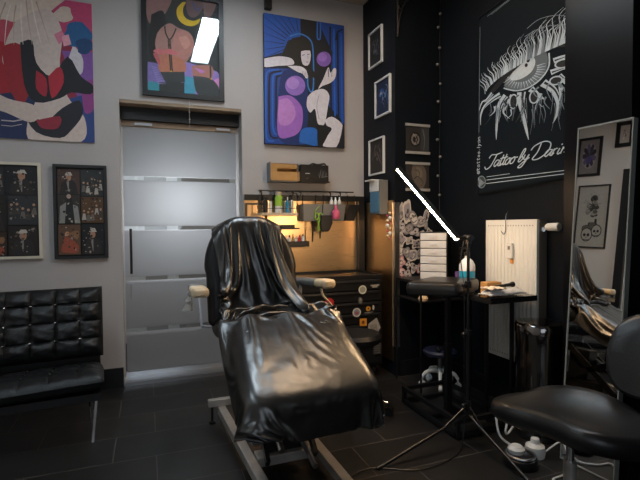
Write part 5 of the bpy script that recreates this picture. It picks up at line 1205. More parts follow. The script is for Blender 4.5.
draped(66, 60, 'chair_cover', 'glossy black vinyl cover draped over the seat and leg rest of the tattoo chair', [
378,0,-1,-1,-3,-5,-8,-7,-8,14,13,14,14,14,14,14,14,13,13,14,14,14,14,15,13,14,13,14,13,15,14,14,14,13,14,13,14,14,15,15,14,14,13,13,13,13,13,13,14,14,15,14,14,15,14,13,14,13,14,-6,-6,-7,-6,-5,-3,-2,-2,7,-3,-3,-6,-4,-2,2,-1,9,-2,1,0,1,1,0,-1,1,-1,2,-1,-1,1,-2,0,3,-2,0,0,2,-1,1,-1,1,1,-2,2,0,-1,-1,-2,2,-2,2,-1,0,1,0,0,1,0,0,-2,-1,
-3,1,0,0,-1,0,17,0,0,1,1,-2,-1,-2,-4,-5,-2,4,0,0,0,5,0,2,-2,1,-1,0,1,2,-3,3,-1,0,-1,-1,3,-2,-2,4,1,-2,0,0,0,2,0,0,0,0,-1,-1,-1,2,-4,4,-2,2,0,0,-1,1,0,1,0,-1,-2,-1,-2,2,-2,2,-2,-2,16,2,-2,0,2,-1,0,-10,5,0,-4,0,9,-3,1,0,0,2,0,1,-1,0,-2,3,0,0,-1,-1,0,0,-1,1,-1,1,2,0,0,0,0,0,1,0,-1,0,-2,2,
-3,2,-3,2,0,1,0,2,0,0,0,-1,3,-4,3,-7,-1,3,-3,3,-3,0,12,5,-1,-1,-2,2,-3,-4,-1,1,11,-6,-1,1,1,1,1,0,-1,0,0,0,-1,0,1,-1,-1,0,0,0,0,1,0,1,0,0,1,0,0,0,0,0,-1,0,-1,0,1,0,0,1,0,0,0,1,-1,0,1,-5,4,0,-1,-4,0,4,-4,7,-9,2,9,5,-1,1,-2,-9,2,2,9,-5,-4,4,0,3,0,0,-2,1,0,-2,0,0,0,-1,0,1,0,0,0,1,
0,0,1,-1,0,-1,0,1,0,1,-1,0,1,-1,2,-2,1,-1,0,1,0,0,-1,0,0,0,4,-2,0,1,-3,-2,0,4,-2,-2,-4,3,6,6,4,-2,-5,2,6,-2,-5,1,2,1,2,0,1,-1,-1,-3,1,-1,1,-1,1,0,-1,0,1,1,0,0,0,0,0,0,-1,1,-1,0,1,0,0,0,0,0,0,1,-1,0,0,0,0,0,1,0,-1,2,0,0,2,-3,-3,0,1,1,2,-6,-2,3,3,4,8,-2,3,1,-4,-1,1,2,1,1,1,-2,
0,0,-2,-1,1,-1,1,0,0,0,0,0,1,0,0,0,-1,1,0,0,-1,0,1,0,1,0,-1,1,0,-1,1,0,-1,0,0,-1,1,0,0,1,-1,2,-1,2,-1,2,-6,-1,2,2,-2,-4,0,4,-1,0,1,1,-3,-2,1,1,0,2,2,-1,0,-1,0,-2,0,-1,1,0,0,0,1,0,-1,2,-1,0,0,0,-1,0,1,-1,1,0,0,1,-1,1,0,-1,2,-3,2,-1,-1,1,0,0,0,0,0,1,2,-1,0,0,0,-3,-1,1,3,-1,-4,-2,
1,3,0,0,0,-1,-1,0,1,1,2,0,0,-1,1,-3,0,-1,1,0,0,0,1,0,0,0,-1,1,0,0,0,0,0,-1,1,-1,0,1,0,1,0,-1,1,0,-1,0,0,1,-1,1,-1,0,0,0,0,1,0,2,-1,0,-1,-3,1,2,1,-3,-3,-1,3,1,1,-1,-2,0,0,2,-1,3,0,-1,-1,0,-1,0,0,0,0,0,0,1,0,0,-1,0,0,0,1,0,0,0,0,0,0,0,0,0,0,1,0,-1,0,1,-1,0,0,0,0,0,0,0,
-1,0,1,1,1,0,0,2,-6,-1,3,3,-3,-3,-1,1,1,0,0,-1,-1,2,1,-1,2,-2,0,0,-1,-1,0,1,0,0,0,0,0,0,0,0,1,-1,0,0,0,0,1,0,-1,0,0,1,0,0,0,0,1,-1,0,0,1,-1,0,1,0,-1,-1,1,-1,0,1,1,0,-1,2,-4,0,2,2,-1,-2,-2,0,1,0,-2,0,1,1,1,0,0,-1,0,-2,0,-1,1,0,0,-1,1,0,1,0,0,0,-1,1,0,0,1,0,-1,1,0,0,0,-1,0,
0,1,1,-1,0,1,-1,0,0,1,-1,0,0,0,-1,1,0,0,0,2,-2,1,-1,-3,1,3,1,-3,-1,-1,1,0,0,-1,0,1,0,0,1,-2,1,-2,0,0,0,-1,0,1,-1,1,-1,2,0,0,0,0,0,0,0,1,0,-1,1,-1,0,0,-1,1,2,-1,-1,0,1,-1,1,1,0,0,-1,0,0,0,0,0,0,0,4,-4,1,0,-4,1,3,1,-2,-1,-2,1,0,-1,0,1,1,0,0,0,0,-1,-1,-1,0,0,0,0,-1,1,-1,1,0,0,
1,0,0,0,0,0,0,1,0,-1,1,-1,-1,1,1,0,0,0,1,-2,0,1,-1,1,0,0,0,0,0,0,1,-1,0,1,0,0,0,-4,0,3,2,-1,-3,0,-1,-1,0,0,1,2,-1,-1,1,-1,0,-1,-1,0,0,-1,0,1,-1,0,0,1,1,0,0,0,0,0,0,0,0,0,1,-1,0,1,-1,1,0,-1,2,-1,-1,1,0,0,-1,0,1,-1,0,0,1,-1,1,0,0,0,0,2,-2,-4,3,3,-1,-2,-1,0,0,0,-1,1,1,-1,1,0,
0,0,-1,-1,-1,1,-1,0,-1,1,0,1,0,0,0,0,0,0,0,0,0,0,1,-1,1,-1,0,1,0,-1,1,0,1,-1,1,-1,0,0,1,-1,0,-1,1,-1,0,0,0,1,1,-1,2,-2,-2,0,3,0,-1,-2,0,0,0,0,1,1,-2,0,0,1,0,-1,-1,0,-1,1,0,0,-1,1,0,0,0,0,0,0,0,0,0,0,0,0,1,-1,1,-1,0,1,0,1,0,-1,1,0,-1,1,-1,-1,0,1,0,-1,0,0,1,0,0,1,0,0,-1,-1,
0,2,0,-2,0,0,0,0,0,1,-1,1,0,0,1,-1,-1,-1,-1,1,-1,1,0,1,-1,1,0,0,0,0,0,0,0,-1,1,0,0,-1,1,-1,1,0,0,0,0,1,0,1,0,-1,-1,-1,0,1,-1,1,0,0,0,-1,0,2,0,0,0,-1,-1,-1,2,1,-1,-1,0,0,0,1,0,0,-1,1,0,2,-2,-1,-1,-1,1,0,0,1,-1,1,-1,1,0,0,0,0,0,0,0,0,-1,0,1,0,1,-1,1,-1,0,1,0,0,1,-1,0,-1,0,0,
0,1,0,0,-1,0,1,-2,2,-1,1,0,-1,-1,-2,3,0,0,0,-1,0,0,2,-1,0,0,0,0,2,-3,-2,1,-1,0,1,0,0,1,-1,1,0,0,0,0,0,0,0,0,0,0,0,0,0,0,1,-1,0,1,0,0,0,0,-1,1,-1,0,-1,1,0,1,0,0,0,-1,1,-1,1,0,0,0,0,1,-3,1,0,0,-1,1,0,0,1,-1,0,-1,0,0,0,-1,1,-1,0,0,0,0,0,1,-1,1,-1,0,1,0,0,0,0,0,0,0,0,0,
0,0,0,1,-1,1,-1,0,0,1,-1,0,1,0,-1,1,0,0,0,0,0,1,-1,0,0,0,-1,1,0,-1,-1,1,-1,1,0,1,-1,0,1,0,0,-1,-1,0,1,-4,4,-1,0,0,0,0,0,0,-1,1,0,0,0,1,0,0,0,0,0,0,0,1,0,0,-1,1,-1,0,1,0,0,-1,2,-2,1,0,0,0,1,-1,-1,0,0,0,1,0,-1,1,1,-1,-3,1,0,0,0,0,1,0,-1,2,1,-2,-3,0,0,3,-1,1,-2,1,-1,0,-1,0,
1,0,0,0,0,1,-1,0,1,-1,1,0,0,0,0,0,1,0,-1,0,0,0,-1,1,1,-1,1,0,0,0,0,-1,1,0,-1,-1,0,1,0,0,1,0,-1,-1,0,0,1,0,0,1,0,-1,1,3,-2,-5,1,0,2,0,-2,2,-1,0,-1,1,-1,0,1,0,0,0,0,0,1,0,0,0,0,0,0,-1,1,0,0,0,-1,0,0,0,0,1,0,1,0,-1,0,-1,1,0,0,-1,1,0,0,-1,0,2,1,-1,-3,0,1,1,-1,0,0,1,0,-1,
3,1,-5,-2,1,1,0,1,-1,0,-1,0,0,0,0,0,1,0,0,0,1,-1,0,1,0,-1,0,0,0,0,0,0,0,0,0,-1,1,0,0,1,0,0,0,-1,0,0,0,0,1,-1,0,1,0,0,1,1,-3,-2,2,1,0,-1,0,1,1,-1,-3,3,5,-4,-5,1,1,1,-1,1,-1,0,0,-1,0,1,0,0,1,0,0,-1,1,0,-1,0,1,-1,0,0,0,0,0,0,0,-1,1,-1,1,0,0,0,1,0,0,0,-1,0,0,1,-1,0,0,0,
-1,4,-1,-3,0,0,2,-1,0,0,0,1,0,-3,1,5,0,-5,-2,1,1,-1,0,1,0,-1,1,0,0,1,1,0,0,-1,0,-1,0,1,0,0,0,-1,0,0,-1,1,0,0,0,0,0,-1,1,1,0,-1,1,0,-1,0,0,1,0,0,0,1,-2,1,3,-3,-4,1,1,2,0,0,0,0,1,2,-2,-5,4,5,-2,-6,0,1,1,0,0,0,1,-1,1,-1,0,1,0,0,0,0,0,-1,0,0,0,1,0,0,-1,0,-1,1,0,0,0,1,-1,0,
0,0,1,0,0,1,-1,0,-1,1,1,-1,0,0,2,-1,-5,1,0,3,0,0,-1,0,0,1,1,1,-4,-3,6,2,-2,-5,2,0,0,0,0,1,0,-1,1,0,0,0,1,-1,0,-1,0,-1,1,0,0,1,0,0,-1,-1,0,1,1,-1,0,0,0,0,1,0,0,0,0,0,0,0,-1,1,1,0,-2,3,-4,-2,0,3,1,1,-1,0,0,0,-1,3,1,0,-7,0,7,-1,-1,-3,1,0,0,1,-1,1,0,-1,0,-1,2,-1,1,-1,0,0,0,-1,
1,1,1,0,-1,0,0,-1,0,0,1,-1,2,-1,0,0,0,0,1,-1,1,-1,0,0,0,0,0,1,-2,-2,2,1,1,0,-1,0,-1,0,1,-1,0,2,0,1,-6,-1,6,-2,1,-1,-1,0,0,1,-1,1,-1,0,0,-1,1,0,0,0,-1,1,0,0,0,1,0,1,-1,-1,0,-1,1,1,1,-1,0,0,0,0,1,-1,1,-1,0,0,0,0,0,0,0,-1,1,1,1,-2,0,0,-1,1,0,0,1,-4,4,2,-1,1,-5,-2,5,-3,1,0,0,0,
0,1,-1,0,0,0,-1,0,0,1,0,1,-1,1,-1,1,-1,1,0,1,0,-1,0,-1,0,1,1,0,-1,0,0,0,0,0,0,0,0,0,-1,1,-1,1,0,1,0,-1,0,-1,0,1,-1,0,-1,2,0,-4,3,3,-2,2,-3,-4,5,-2,1,-1,0,0,-1,1,1,-1,-1,1,-1,0,1,0,0,0,0,1,0,0,0,0,1,0,0,-1,-1,0,1,0,1,0,-1,0,-1,1,-1,1,0,0,0,0,-1,1,0,0,1,-2,-1,1,1,0,1,-2,0,-1,
0,3,-1,-4,2,3,-1,1,0,-5,3,-1,1,0,-1,0,0,0,0,0,-1,1,0,-1,1,1,1,-1,0,-1,1,-1,1,-1,1,0,0,0,0,-1,1,0,0,1,-1,0,-1,0,0,0,0,0,1,0,0,0,0,-1,1,1,0,-1,0,0,0,0,0,-1,0,2,1,-3,0,1,-1,1,2,-3,1,0,-1,1,-1,0,0,0,0,0,-1,0,0,0,1,0,1,0,0,-1,1,-1,1,0,1,0,0,0,-1,0,0,0,0,0,0,-1,1,-1,1,0,1,-1,
1,-1,0,1,-1,1,-1,-1,1,2,-4,1,0,0,0,0,-1,0,0,0,-1,2,0,-2,2,0,0,1,-1,0,0,-1,0,1,-1,0,-1,0,1,-1,1,0,1,0,-1,0,0,0,1,0,1,0,-1,1,-2,0,1,-1,0,0,1,-1,1,0,1,-1,2,-1,1,-1,-1,0,0,0,3,0,-4,0,0,3,-1,0,-1,-1,0,-1,-1,0,-2,0,4,-1,1,0,0,0,1,-1,1,-1,-1,1,0,0,0,-1,0,0,1,-1,0,1,-1,0,0,0,0,1,1,0,
-1,0,0,-1,0,1,0,-1,1,0,0,0,1,-1,1,-2,2,-1,0,0,1,-2,-2,0,3,0,1,1,-1,-1,0,0,1,0,1,2,-1,-5,2,-1,1,0,1,0,0,-1,1,0,-1,0,0,0,0,0,-1,0,1,0,-1,0,0,0,0,1,0,0,1,0,-1,-1,0,1,-1,0,1,0,0,0,-1,1,0,0,2,-2,-1,0,0,-1,-1,1,2,-2,2,-2,-3,1,2,1,0,0,0,-1,-1,1,4,-2,0,0,0,0,1,0,0,-1,0,1,-1,1,-1,0,
0,0,-1,0,0,1,0,-1,0,0,0,0,1,0,0,1,-1,0,-1,0,0,1,0,0,0,0,-1,1,-1,0,0,1,0,-1,1,0,0,-1,3,-5,-5,4,1,0,1,1,1,0,1,-1,-2,-1,0,0,-1,0,1,-1,1,1,0,0,-1,1,-1,1,-1,0,0,0,-1,0,0,0,1,-1,0,0,0,0,0,1,-1,1,-1,0,0,0,0,0,1,0,0,0,-1,1,-1,0,1,0,1,1,-1,0,-1,-2,5,3,1,1,1,-3,-1,-2,-1,-1,1,1,0,0,
-1,0,0,0,1,0,0,1,-1,1,-1,1,-1,1,0,0,-1,0,0,-1,0,0,0,0,0,0,1,0,-1,1,-1,1,-1,0,0,0,0,0,1,0,-1,0,0,0,1,0,1,0,-1,2,-1,0,0,-3,4,0,2,-2,2,0,0,-1,-2,0,-2,1,-3,1,0,0,-1,1,0,0,0,1,-1,1,-1,1,0,0,-1,1,0,-1,-1,0,0,1,0,-1,1,-1,0,0,1,0,0,0,0,-1,0,1,0,0,0,0,0,-1,-1,1,0,-1,0,1,1,2,1,-2,
1,3,1,-9,3,0,0,1,2,2,-1,1,-6,4,-1,0,0,1,-1,0,1,0,0,0,0,0,0,-1,0,1,0,-1,0,0,0,-1,0,0,1,0,0,0,0,-1,1,-1,1,-1,1,-1,0,0,0,1,0,-1,1,3,-6,1,1,-2,-1,1,2,3,2,-2,1,-4,-2,-5,-1,0,-1,1,1,2,3,8,1,-5,2,1,-1,0,0,0,0,0,0,0,0,-1,1,-1,0,0,0,-1,0,0,1,0,0,0,-1,0,0,0,0,0,1,-1,1,-1,0,0,0,0,
1,0,0,-2,-4,10,-7,-1,4,-2,-2,-1,-1,5,4,-3,-1,3,-5,1,0,3,1,2,2,4,-2,-10,7,2,-1,0,-1,0,-1,-1,0,1,-1,1,0,0,0,-1,-1,0,1,0,-1,0,0,0,1,0,1,-1,0,-1,0,0,0,0,0,0,0,0,0,-1,1,0,-3,4,-9,15,-1,-7,1,-1,-2,0,-2,2,-4,-1,-3,10,2,-3,2,-1,3,1,-5,-8,7,3,-1,1,0,0,-2,0,0,-1,0,1,0,0,-1,0,0,-1,1,-1,0,0,0,0,1,-1,
1,-1,1,-1,0,0,-1,1,-1,1,0,-1,0,0,0,0,1,-2,0,2,-9,13,5,-4,-2,-1,-3,-3,-1,-5,-4,6,-5,6,7,-4,5,-3,-4,-6,3,9,1,0,-2,-1,-1,1,-2,0,0,0,0,0,0,-1,0,-1,1,-1,0,1,0,-1,0,0,0,0,1,-1,1,-1,0,-1,0,0,0,0,0,0,0,0,-1,-2,8,-12,3,2,-5,11,7,1,-2,1,1,-6,-6,-1,-1,4,-1,5,4,-4,-1,-4,-1,13,0,0,-3,0,0,1,-2,0,0,0,-1,1,
-1,0,-1,-1,0,-1,0,0,0,0,1,0,-1,1,-1,-1,0,0,1,-2,1,-1,0,0,0,0,0,0,0,-1,-1,-1,11,-14,-1,-2,0,10,6,6,0,0,0,-8,-1,2,9,-2,-7,-4,0,4,-3,18,0,0,-3,2,-2,0,0,-1,1,-2,0,0,-2,1,0,0,-2,0,0,-1,0,0,0,0,0,0,-1,0,0,0,0,0,1,-1,0,0,-2,0,1,0,0,-1,-2,3,-1,0,12,-12,-5,-4,-1,7,3,4,-1,11,-7,7,10,-20,-2,-1,4,8,-9,19,
0,0,-2,2,-7,4,-1,0,0,0,0,-1,-2,0,-1,0,-1,2,-1,-1,0,0,-1,1,0,0,-1,0,-1,0,0,0,0,0,0,-2,-1,2,0,0,0,0,-1,-2,0,-2,1,6,10,-9,-10,-2,-2,6,-1,8,2,-8,11,-3,15,-16,1,0,-6,16,-1,-2,-3,-1,0,6,-2,0,-2,0,-1,-1,-1,2,-1,-1,-1,1,0,0,0,-1,0,-1,-1,0,-1,1,0,0,0,0,-1,0,-1,0,2,0,-2,0,-1,-1,-1,1,5,-8,1,1,-3,9,9,-2,-15,-1,
-2,7,5,-6,-1,0,-5,2,18,1,-3,-2,-3,1,1,-1,0,-2,0,1,0,-1,-1,-1,0,-1,-1,0,0,0,1,-2,1,-1,1,-1,0,0,-1,0,-1,0,0,0,-1,0,0,0,0,0,0,0,-1,0,-1,0,0,0,3,-6,0,1,-4,11,3,1,-12,-3,2,-1,3,-1,-2,9,4,3,-1,2,0,-6,-4,0,4,0,2,-2,0,-1,-1,1,-2,0,-1,-1,-1,0,0,-1,1,0,0,-1,0,0,-1,-1,0,1,-1,0,-1,1,0,-1,0,0,-1,0,0,0,
-1,1,-1,0,-1,2,-1,-4,2,0,-4,12,2,1,-11,-7,0,3,11,-1,1,1,2,0,-1,-2,2,-3,0,0,-1,0,-1,0,-1,0,1,-3,1,-2,-2,0,0,0,0,0,-1,1,0,-1,-1,0,0,-1,-1,0,0,0,0,0,0,0,0,0,-1,0,0,0,-1,0,-1,0,1,3,-6,-2,3,-1,-4,14,-3,3,-5,-12,2,12,1,0,-2,1,1,-9,10,2,-4,-1,-2,2,-1,2,-2,0,-1,-2,-2,-1,2,-2,-1,-1,0,0,0,0,-1,0,0,0,-1,-1,
0,0,-1,0,0,-1,0,0,0,0,0,0,0,0,-1,0,0,-1,-1,0,3,1,-7,0,3,-1,-5,17,4,2,-4,-18,12,1,-1,-6,-7,5,13,-1,-5,4,-2,0,-2,0,0,-2,1,0,-5,5,-5,2,-1,-2,-1,-1,0,-1,0,0,-1,0,0,0,0,-1,-1,0,0,0,0,-1,1,-1,0,-1,1,0,-1,0,-1,0,-1,-1,0,2,4,-2,-7,1,2,-1,-6,8,-1,14,2,10,-6,-2,4,4,-2,3,3,3,-1,-2,0,-2,0,0,-2,-1,1,2,-2,1,
-5,1,-2,-1,-1,-1,0,-1,0,0,0,-1,0,-1,1,-1,0,-1,-1,0,0,-1,1,-1,1,0,0,0,-1,-1,-1,0,0,-2,0,3,4,-4,-6,2,2,0,-6,8,2,8,7,9,1,-7,0,4,-1,1,2,0,-2,0,1,-4,-1,3,-3,0,2,-5,4,-6,3,-1,-2,-1,-1,-1,0,-1,0,-1,1,-1,0,-1,0,0,-1,0,-1,1,-1,-1,1,-1,0,0,-1,1,-1,-1,0,-1,0,-1,0,4,3,-5,-6,3,1,1,-4,-1,1,12,0,1,5,-3,1,-1,
-1,1,2,-2,-1,0,-2,-1,0,0,-5,-6,6,-6,8,-4,3,-2,-1,0,-1,-1,0,0,0,-1,0,0,-1,0,-1,0,-1,0,-2,1,0,-1,0,-1,0,1,-1,0,-1,0,-1,0,-1,-1,2,4,2,-5,-7,3,2,1,-5,-3,13,-1,0,3,1,-1,0,-2,-6,4,5,-6,1,2,0,-7,-2,0,6,-14,4,-1,3,0,4,-1,-1,0,-1,0,-1,-1,0,0,-1,0,-1,0,-1,0,-1,1,-2,0,0,-1,1,-1,0,0,0,-2,-1,1,0,-1,0,-1,3,4,
1,-3,-10,2,-2,-3,6,2415,-2,-2,-2,-2,-2,1,2,-1,-3,-3,-3,-3,-2,-2,-1,0,1,2,2,3,3,3,2,2,2,0,0,-2,-2,-3,-3,-3,-2,-3,-1,-1,0,1,2,3,3,3,2,3,2,1,0,-1,-1,-3,-3,-2,-4,-2,-2,-2,0,0,2,-1,-3,-1,1,0,1,1,-11,-1,-1,2,5,6,4,-6,-8,-4,1,1,0,-1,0,0,2,-2,2,-2,2,-2,2,-3,1,-1,0,0,1,0,1,-1,1,1,-1,1,-2,3,-3,0,-1,0,0,1,0,0,
0,0,1,-2,5,-3,-2,5,-2,4,-4,4,1,2,7,4,-4,-5,-2,-3,-3,-13,5,8,8,0,-2,-11,-5,0,2,-5,-1,1,1,0,4,-4,2,-1,-1,1,-1,-2,7,-6,0,1,-1,0,1,-1,1,1,-1,0,0,0,1,-1,-2,2,-1,0,0,0,0,0,1,-1,3,-2,0,-1,1,5,-5,8,-9,3,3,0,7,9,-1,-2,0,0,2,6,1,-7,-5,-8,1,1,-1,2,2,-2,0,0,1,-6,2,0,-1,0,0,0,0,-1,5,-4,-2,1,0,0,0,1,
0,0,0,1,0,0,2,-3,-2,2,-1,0,0,0,1,-1,1,2,-3,3,-2,-1,2,3,-5,8,-6,2,0,0,6,12,0,1,-1,7,-3,-6,-4,-3,0,0,0,0,0,1,0,-1,-1,-2,1,-1,1,0,0,0,-1,0,0,0,4,-2,-1,-1,0,1,0,-1,0,0,1,-1,0,3,-1,-2,0,1,-1,0,0,0,1,1,-1,3,-4,1,-1,1,2,2,-5,6,-5,3,-1,0,4,12,1,1,1,-8,-3,-1,0,2,-1,-1,0,1,1,-2,2,-1,-1,-1,0,0,
0,-1,1,1,-1,0,0,-1,2,-1,0,-1,0,1,0,0,0,-1,1,-1,0,3,-2,-1,1,0,-1,0,0,0,-1,1,0,4,-2,-1,0,1,3,-1,-3,1,0,2,-3,0,3,10,7,-10,0,-1,0,1,-1,-1,1,1,1,-1,0,-1,-2,1,0,0,0,-1,1,0,0,0,0,-1,1,-1,1,-1,1,-1,0,0,0,1,0,0,0,0,1,-1,-1,0,0,-1,1,0,0,1,-2,1,1,2,-1,-1,0,1,4,-4,-1,1,0,2,-3,0,0,5,-11,0,0,0,
0,0,0,-1,1,1,0,0,-1,-1,-1,0,1,-1,1,-1,0,0,1,-1,0,0,0,0,1,-1,1,-1,0,0,0,1,0,0,-1,2,0,-2,-1,2,-1,-1,1,0,0,1,-2,2,1,-1,0,0,0,3,0,-1,-2,1,1,0,-3,1,0,-10,-1,0,0,0,0,-1,1,0,1,0,-1,-1,0,0,0,-1,0,0,1,0,0,1,-2,0,-1,1,0,0,0,-1,1,0,1,0,0,0,1,-1,0,2,-2,0,-1,1,-1,0,0,0,0,0,0,3,-2,0,0,0,
1,2,-2,1,-2,0,1,0,-1,0,-12,1,0,1,0,-2,1,0,1,1,-2,2,-3,0,-1,0,0,1,-1,1,0,0,0,-1,0,0,0,0,0,0,1,-1,0,0,1,0,0,0,0,0,1,-1,-1,1,1,-1,-1,0,0,0,0,0,1,1,-1,0,0,0,5,-3,-2,1,0,0,1,-1,0,-11,0,0,0,0,0,0,1,-1,1,-1,0,-1,0,0,0,0,0,0,-1,1,0,0,0,0,0,0,0,-1,1,-1,0,0,1,0,0,0,0,0,-1,1,1,-2,
0,1,-1,0,0,0,-1,0,1,1,0,0,1,0,-1,2,0,-1,0,-1,1,0,0,0,-11,-1,1,0,0,1,-1,1,0,0,-1,-1,0,0,0,0,0,-1,0,1,-1,1,0,1,-1,0,0,0,0,0,0,0,0,-1,0,0,1,-1,1,-1,1,1,-1,0,-1,1,0,-1,0,0,0,1,-2,2,0,0,0,1,-1,3,-2,1,-1,0,1,-1,0,-11,0,0,0,-1,1,1,1,0,-2,0,0,0,-1,0,0,0,0,0,-1,0,0,0,0,1,0,0,0,0,
0,0,0,0,-1,0,1,-1,-1,1,1,0,1,0,-2,1,0,-1,0,0,0,0,0,1,3,-3,0,1,-1,1,3,-3,-1,1,0,0,1,-1,-12,1,-1,0,1,-1,1,1,0,0,0,-1,-1,1,-1,0,-1,0,-1,1,0,0,0,1,0,0,0,0,0,-1,1,-1,0,0,0,-1,1,0,1,-1,1,2,-2,0,0,-1,0,-1,0,1,0,0,1,1,-1,0,0,0,0,2,0,-1,0,-1,0,0,0,-11,-1,1,-1,0,1,0,1,0,0,-1,-1,1,-1,0,
-1,0,0,0,0,0,0,1,-1,0,0,1,-1,0,1,-1,1,-1,1,-1,0,0,0,1,0,-1,1,1,-1,0,0,0,-1,0,1,0,0,-1,1,0,0,0,0,0,0,2,-1,0,0,0,0,-1,-12,0,0,0,0,0,0,1,1,-1,0,1,-1,0,0,0,-1,-1,1,-1,0,1,0,-1,1,0,0,0,0,0,0,-1,1,-1,0,0,1,-1,1,0,0,0,0,0,0,-1,0,1,-1,0,0,0,1,-1,1,0,0,0,0,0,3,-3,1,-1,0,-1,1,-12,
0,0,0,0,0,1,0,0,-1,1,-1,1,0,-1,0,0,0,-1,1,-1,0,1,0,0,0,0,0,0,0,0,0,0,-1,1,-1,1,-1,0,1,-1,1,1,-2,0,2,-2,2,-2,0,0,-1,1,0,0,0,1,0,0,1,0,0,-1,0,-1,2,-1,-12,0,0,0,0,1,-1,1,0,-1,0,1,-1,0,1,-1,-1,1,0,0,0,0,-1,0,1,0,0,0,0,0,0,0,0,0,0,-1,1,-1,1,1,-1,-1,2,0,-1,1,-1,0,1,-2,0,0,-1,0,
2,-1,1,0,0,0,1,0,0,0,0,-1,0,-10,-1,0,-1,0,0,0,0,1,-1,0,0,1,0,-1,0,0,-1,0,1,-1,0,0,1,-1,1,0,1,0,0,-1,0,0,0,0,-1,0,1,-1,1,-1,0,1,0,-1,1,2,-2,0,0,0,-1,0,0,0,1,0,1,0,0,-1,1,0,0,-1,0,0,-11,0,-1,1,0,-1,0,0,0,-1,1,1,0,0,0,-1,0,0,0,0,-1,0,0,-1,1,0,0,1,0,0,0,0,0,0,0,-1,1,-1,0,0,
0,0,1,1,-1,0,1,0,-1,-1,0,0,0,-1,3,-1,0,0,1,-1,1,1,-2,0,1,0,0,-10,0,0,-1,-1,0,0,0,2,-2,0,0,0,0,0,1,0,0,-1,0,-1,-1,0,1,0,0,1,-1,1,0,0,0,0,-1,0,1,-1,1,-2,1,1,0,0,2,-1,-1,0,0,0,0,-1,0,0,1,-1,1,0,1,-1,1,0,0,0,1,-1,-1,0,-10,0,-1,0,0,-1,1,-2,0,1,0,0,0,1,0,-1,1,-1,0,0,-1,0,0,0,0,0,
0,1,0,0,0,0,0,0,0,-1,0,0,0,1,0,-1,1,0,1,-1,0,0,0,0,-1,0,0,0,0,1,0,0,1,-1,0,0,1,-1,1,0,0,-11,0,0,0,0,0,-1,0,-1,0,1,0,1,-1,1,0,0,-1,0,0,-1,0,-1,0,1,1,-1,0,1,0,1,0,-1,0,1,-1,0,0,-1,0,1,0,-1,2,0,-1,0,1,-1,0,0,-1,-1,0,0,0,1,0,1,1,0,0,0,1,-1,0,0,-10,-1,0,0,-1,0,0,-1,0,0,0,1,
0,1,-1,1,-1,1,0,-1,0,-2,1,0,-1,1,1,0,0,0,0,0,1,0,-1,1,-1,0,-1,-1,2,-1,0,0,2,-1,0,0,0,1,-1,0,-1,-1,0,1,0,0,0,1,0,1,0,0,0,0,0,-11,1,-1,0,0,0,-1,-2,0,0,1,0,0,1,1,0,0,0,-1,1,-1,0,-1,0,0,0,0,1,0,0,1,-1,1,0,0,0,-1,0,-1,-1,1,0,-1,0,1,2,-1,1,0,-1,1,-1,-1,0,0,-1,0,1,1,0,0,1,0,0,0,
0,0,-10,-1,1,-1,0,-1,0,-2,1,-1,0,0,1,1,0,1,0,0,0,0,-1,0,-1,0,0,0,0,0,1,0,1,0,0,0,0,0,-1,0,-1,-2,0,2,0,-1,1,1,0,0,1,0,0,0,0,-1,-1,0,-1,0,0,1,1,0,1,-1,1,0,-1,-11,0,0,0,-1,0,0,0,-2,1,-1,1,0,0,2,-1,1,0,0,-1,1,-1,0,-1,0,-1,1,0,1,0,0,0,0,1,0,0,0,-1,0,-2,-1,1,0,0,0,2,0,0,0,1,-1,
1,0,-1,0,-1,-1,0,0,0,1,1,0,1,0,-1,1,-11,1,-1,0,0,0,-1,0,-1,-1,0,0,1,0,0,2,0,0,0,0,-1,0,0,-1,-1,1,0,0,0,0,1,0,1,0,0,-1,1,-1,1,-1,-3,0,2,-1,0,1,1,0,1,-1,1,0,0,0,-1,-1,-1,0,0,0,1,1,1,0,-1,1,0,-12,1,0,0,0,-1,1,0,-1,-1,0,-1,0,0,1,0,1,1,0,0,0,0,-1,0,-1,-1,0,0,0,1,-1,2,0,0,1,0,0,
0,0,0,-1,-2,0,1,-1,0,1,0,1,0,1,-1,1,0,-1,0,0,-1,0,0,0,0,1,0,0,0,0,-12,0,1,0,0,1,-1,0,0,-1,-1,0,-1,1,-1,1,1,0,0,1,-1,1,0,-1,0,-1,-1,-1,0,0,1,0,1,1,1,0,-1,2,-2,2,-1,-2,-1,1,0,-1,1,0,1,0,1,0,0,0,0,-1,0,0,-1,0,0,0,0,1,1,0,0,-12,1,0,1,0,0,0,0,-1,0,-1,-1,0,-1,1,0,0,1,1,0,0,1,-1,
0,0,-2,-1,0,-1,-1,2,1,1,0,0,3,-2,0,1,-1,2,-2,-2,0,0,-1,0,1,0,1,0,1,0,0,0,0,0,0,-2,0,-1,0,0,0,2,1,0,-13,1,1,0,0,0,1,-1,1,-1,-1,0,-1,0,-1,1,1,0,0,1,0,1,-1,1,-2,0,0,-2,-1,0,0,1,1,0,0,2,0,-1,2,-1,0,3,-4,-1,0,0,-1,1,0,1,0,1,-1,1,0,0,0,-1,1,-2,-1,-1,0,2,0,1,0,-13,0,1,0,2,0,-1,1,-1,
0,0,-2,0,0,0,-1,0,1,1,0,1,0,0,-1,1,0,-3,2,-2,0,0,0,-1,2,2,-3,6,-3,-1,2,-1,0,3,-5,0,0,0,-1,1,0,0,0,2,-1,1,1,-1,0,-1,0,-1,0,-1,-1,1,0,2,-13,-1,1,1,0,0,1,0,0,0,0,0,-1,-1,0,0,0,-1,1,-1,2,0,1,1,-1,0,0,0,-1,0,-1,-1,0,0,1,3,-3,5,-3,0,0,0,-1,3,-5,1,0,-1,0,0,1,0,1,1,0,0,0,0,0,-1,0,-1,
